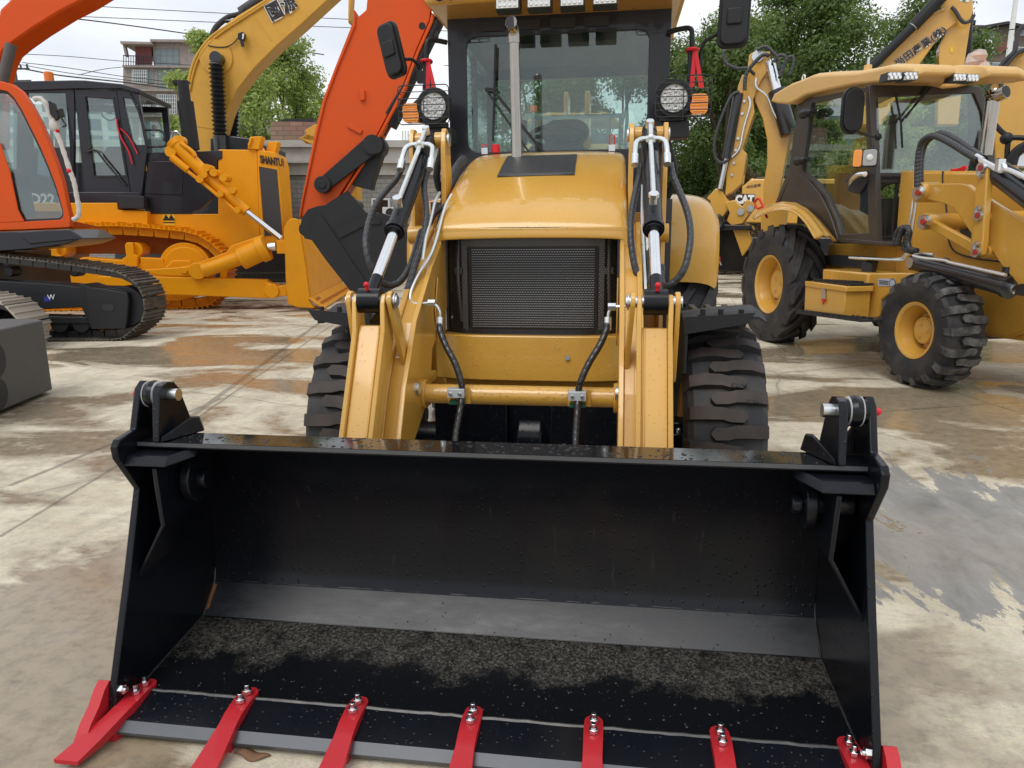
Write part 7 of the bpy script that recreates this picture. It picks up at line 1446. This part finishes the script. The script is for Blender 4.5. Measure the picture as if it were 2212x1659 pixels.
tree(at(1480, 30), 4.2, 2.2, 21, 'leaf_dark', 'dark shrub behind the pickup truck', 9000, .11, .05, G1, 'shrub', 'shrub')
tree(at(1720, 26), 4.0, 2.4, 24, 'leaf_dark', 'dark shrub low behind the folded digging arm', 12000, .10, .05, G1, 'shrub', 'shrub')
G2 = 'light green trees behind the bulldozer'
tree(at(615, 30), 9.9, 3.0, 31, 'leaf_fresh', 'light green open-crowned tree between the yellow boom and orange stick', 17000, .11, .30, G2, lean=.3, cr=.27)
tree(at(500, 32), 10.4, 2.0, 32, 'leaf_fresh', 'light green tree rising behind the top of the yellow boom', 15000, .11, .35, G2, lean=-.2, cr=.27)
tree(at(432, 29), 6.4, 1.15, 33, 'leaf_fresh', 'light green tree left of the bellows, before the brown apartment block', 9000, .10, .30, G2, cr=.34)
tree(at(690, 34), 8.6, 2.2, 34, 'leaf_fresh', 'light green tree right behind the orange stick', 12000, .11, .30, G2)
tree(at(1560, 37), 6.6, 4.0, 41, 'leaf_dark', 'dense green tree low behind the right headlight of the near cab', 26000, .14, .02, G1, ncl=46)
tree(at(1740, 40), 7.4, 4.4, 42, 'leaf_dark', 'dense green tree filling in behind the folded digging arm', 26000, .14, .02, G1, ncl=46)
tree(at(1950, 42), 8.2, 4.6, 43, 'leaf_dark', 'dense green tree far behind the right-hand cab', 24000, .15, .02, G1, ncl=46)
# low rear boundary wall to the right
bw = thing('boundary_wall', at(1700, 42), 'low dark weathered wall beneath the trees on the right', 'wall'); b = MB(); A, B = at(1000, 44), at(2700, 44); b.prism([A, B, B+V(0, .4, 0), A+V(0, .4, 0)], V(0, 0, 2.3)); b.build('wall_panel', 'brown_wall', bw)
b = MB(); c = at(1625, 32); b.box(c.x-.35, c.x+.35, c.y-.3, c.y+.3, 0, 2.9); b.box(c.x-.42, c.x+.42, c.y-.37, c.y+.37, 2.9, 3.05); b.build('gate_pier', 'brown_wall', bw)

# a third backhoe loader far behind, seen through the near windscreen
FB = fat(15, 1220, 300, math.radians(-8)); fbk = thing('backhoe_loader', FB.P(0, -1, 0), 'distant yellow backhoe loader visible only through the near windscreen', 'backhoe loader')
b = MB(); pr(b, FB, Z3, [(685, 795), (700, 775), (830, 728), (1160, 732), (1180, 722), (1250, 738), (1250, 757), (1080, 760), (840, 752), (790, 765)], .3, 1.8); b.build('cab_roof', 'far_yellow', fbk, bevel=.03)
b = MB()
for x in (735, 830, 1090, 1225): pr(b, FB, Z3, [(x, 750), (x+9, 750), (x+9, 960), (x, 960)], .2, .08)
pr(b, FB, Z3, [(720, 860), (1240, 860), (1240, 940), (720, 940)], -.2, 1.2); b.build('cab_frame', 'interior_dark', fbk)
b = MB(); pr(b, FB, Z3, [(660, 930), (1300, 930), (1300, 1150), (1230, 1200), (1230, 1720), (730, 1720), (730, 1200), (660, 1150)], .1, 1.6); b.build('body', 'far_yellow', fbk, bevel=.05)
b = MB(); c = FB.T(*Z3(735, 725), 0); b.cyl(c, c+V(0, 0, .12), .08, 12); b.build('beacon_lamp', 'orange_lamp', fbk)
for x in (760, 1200):
    b = MB(); c = FB.T(*Z3(x, 1200), .2); b.cyl(V(c.x, c.y, .6), V(c.x, c.y, .6)-FB.n*.4, .6, 24); b.build('wheel', 'rubber', fbk)

# dry leaf litter on the wet concrete in front of the bucket
for x, y, s_, lab in ((545, 1633, .05, 'curled brown dry leaf on the concrete between the first two red teeth'),):
    c = onz(x, y); b = MB()
    b.grid(lambda u, v_: c+V((u-.5)*s_*2.2, (v_-.5)*s_*.8*math.sin(PI*u)+.1*s_*math.sin(u*7), .004+.010*math.sin(PI*v_)*math.sin(PI*u)+.004*math.sin(9*u)), 14, 6)
    o = b.build('dry_leaf', 'dry_leaf', off=c); m_ = o.modifiers.new('t', 'SOLIDIFY'); m_.thickness = .0012; tag(o, lab, 'leaf', 'dry leaves on the ground')
# ================================================================== rain drops standing on the steel (one object per wet surface)
def scatter(name, fn, n_, r0, r1, par, seed, flat=.55, mat='drop_dark'):
    r = random.Random(seed); b = MB(); bm = b.bm
    for _ in range(n_):
        p, nn = fn(r); nn = nn.normalized(); a = nn.orthogonal().normalized(); c = nn.cross(a); R_ = r0+(r1-r0)*r.random()**2.5; ex = 1+.8*r.random()**2; ca = r.random()*PI; a, c = a*math.cos(ca)+c*math.sin(ca), c*math.cos(ca)-a*math.sin(ca)
        r1_ = [bm.verts.new(p+(a*math.cos(PI*k/4)*ex+c*math.sin(PI*k/4))*R_) for k in range(8)]; r2_ = [bm.verts.new(p+(a*math.cos(PI*k/4)*ex+c*math.sin(PI*k/4))*R_*.72+nn*R_*flat*.75) for k in range(8)]; tp = bm.verts.new(p+nn*R_*flat)
        for k in range(8): b.f([r1_[k], r1_[(k+1) % 8], r2_[(k+1) % 8], r2_[k]], True); b.f([r2_[k], r2_[(k+1) % 8], tp], True)
    o = b.build(name, mat, par, ang=180); o['kind'] = 'stuff'; return o
def f_floor(r):
    t = r.random(); return V(r.uniform(-1.0, 1.0), .06+.30*t, .0655+.0358/.353*.30*t), V(0, -.1, 1)
scatter('rain_drops', f_floor, 520, .0012, .0052, BK, 1)
scatter('rain_drops', lambda r: (V(r.uniform(-.92, .92), r.uniform(.18, .283), .8046), V(0, 0, 1)), 420, .0015, .0065, BK, 2, .4)
def f_strip(r): t = r.random(); return V(r.uniform(-1.0, 1.0), .412+.088*t-.0005, .098+.087*t+.0005), V(0, -.7, .7)
scatter('rain_drops', f_strip, 160, .001, .0035, BK, 3)
scatter('rain_drops', lambda r: (V(r.uniform(-1.0, 1.0), -.06+.09*(q := r.random()), .0478+.0238*q), V(0, -.25, 1)), 130, .001, .004, BK, 4)
def f_tube(r): a = r.uniform(-1.9, .6); return V(r.uniform(-.39, .39), 1.09+.040*math.sin(a), .762+.040*math.cos(a)), V(0, math.sin(a), math.cos(a))
scatter('rain_drops', f_tube, 420, .0008, .0026, [o for o in COL.objects if o.name == 'cross_tube'][0], 5, mat='water')
scatter('rain_drops', lambda r: (V((x_ := r.uniform(-.42, .42)), 1.4395+.05*abs(x_/.438)**4, r.uniform(.76, .95)), V(0, -1, 0)), 380, .0007, .0020, [o for o in COL.objects if o.name == 'bumper_weight'][0], 6, mat='water')
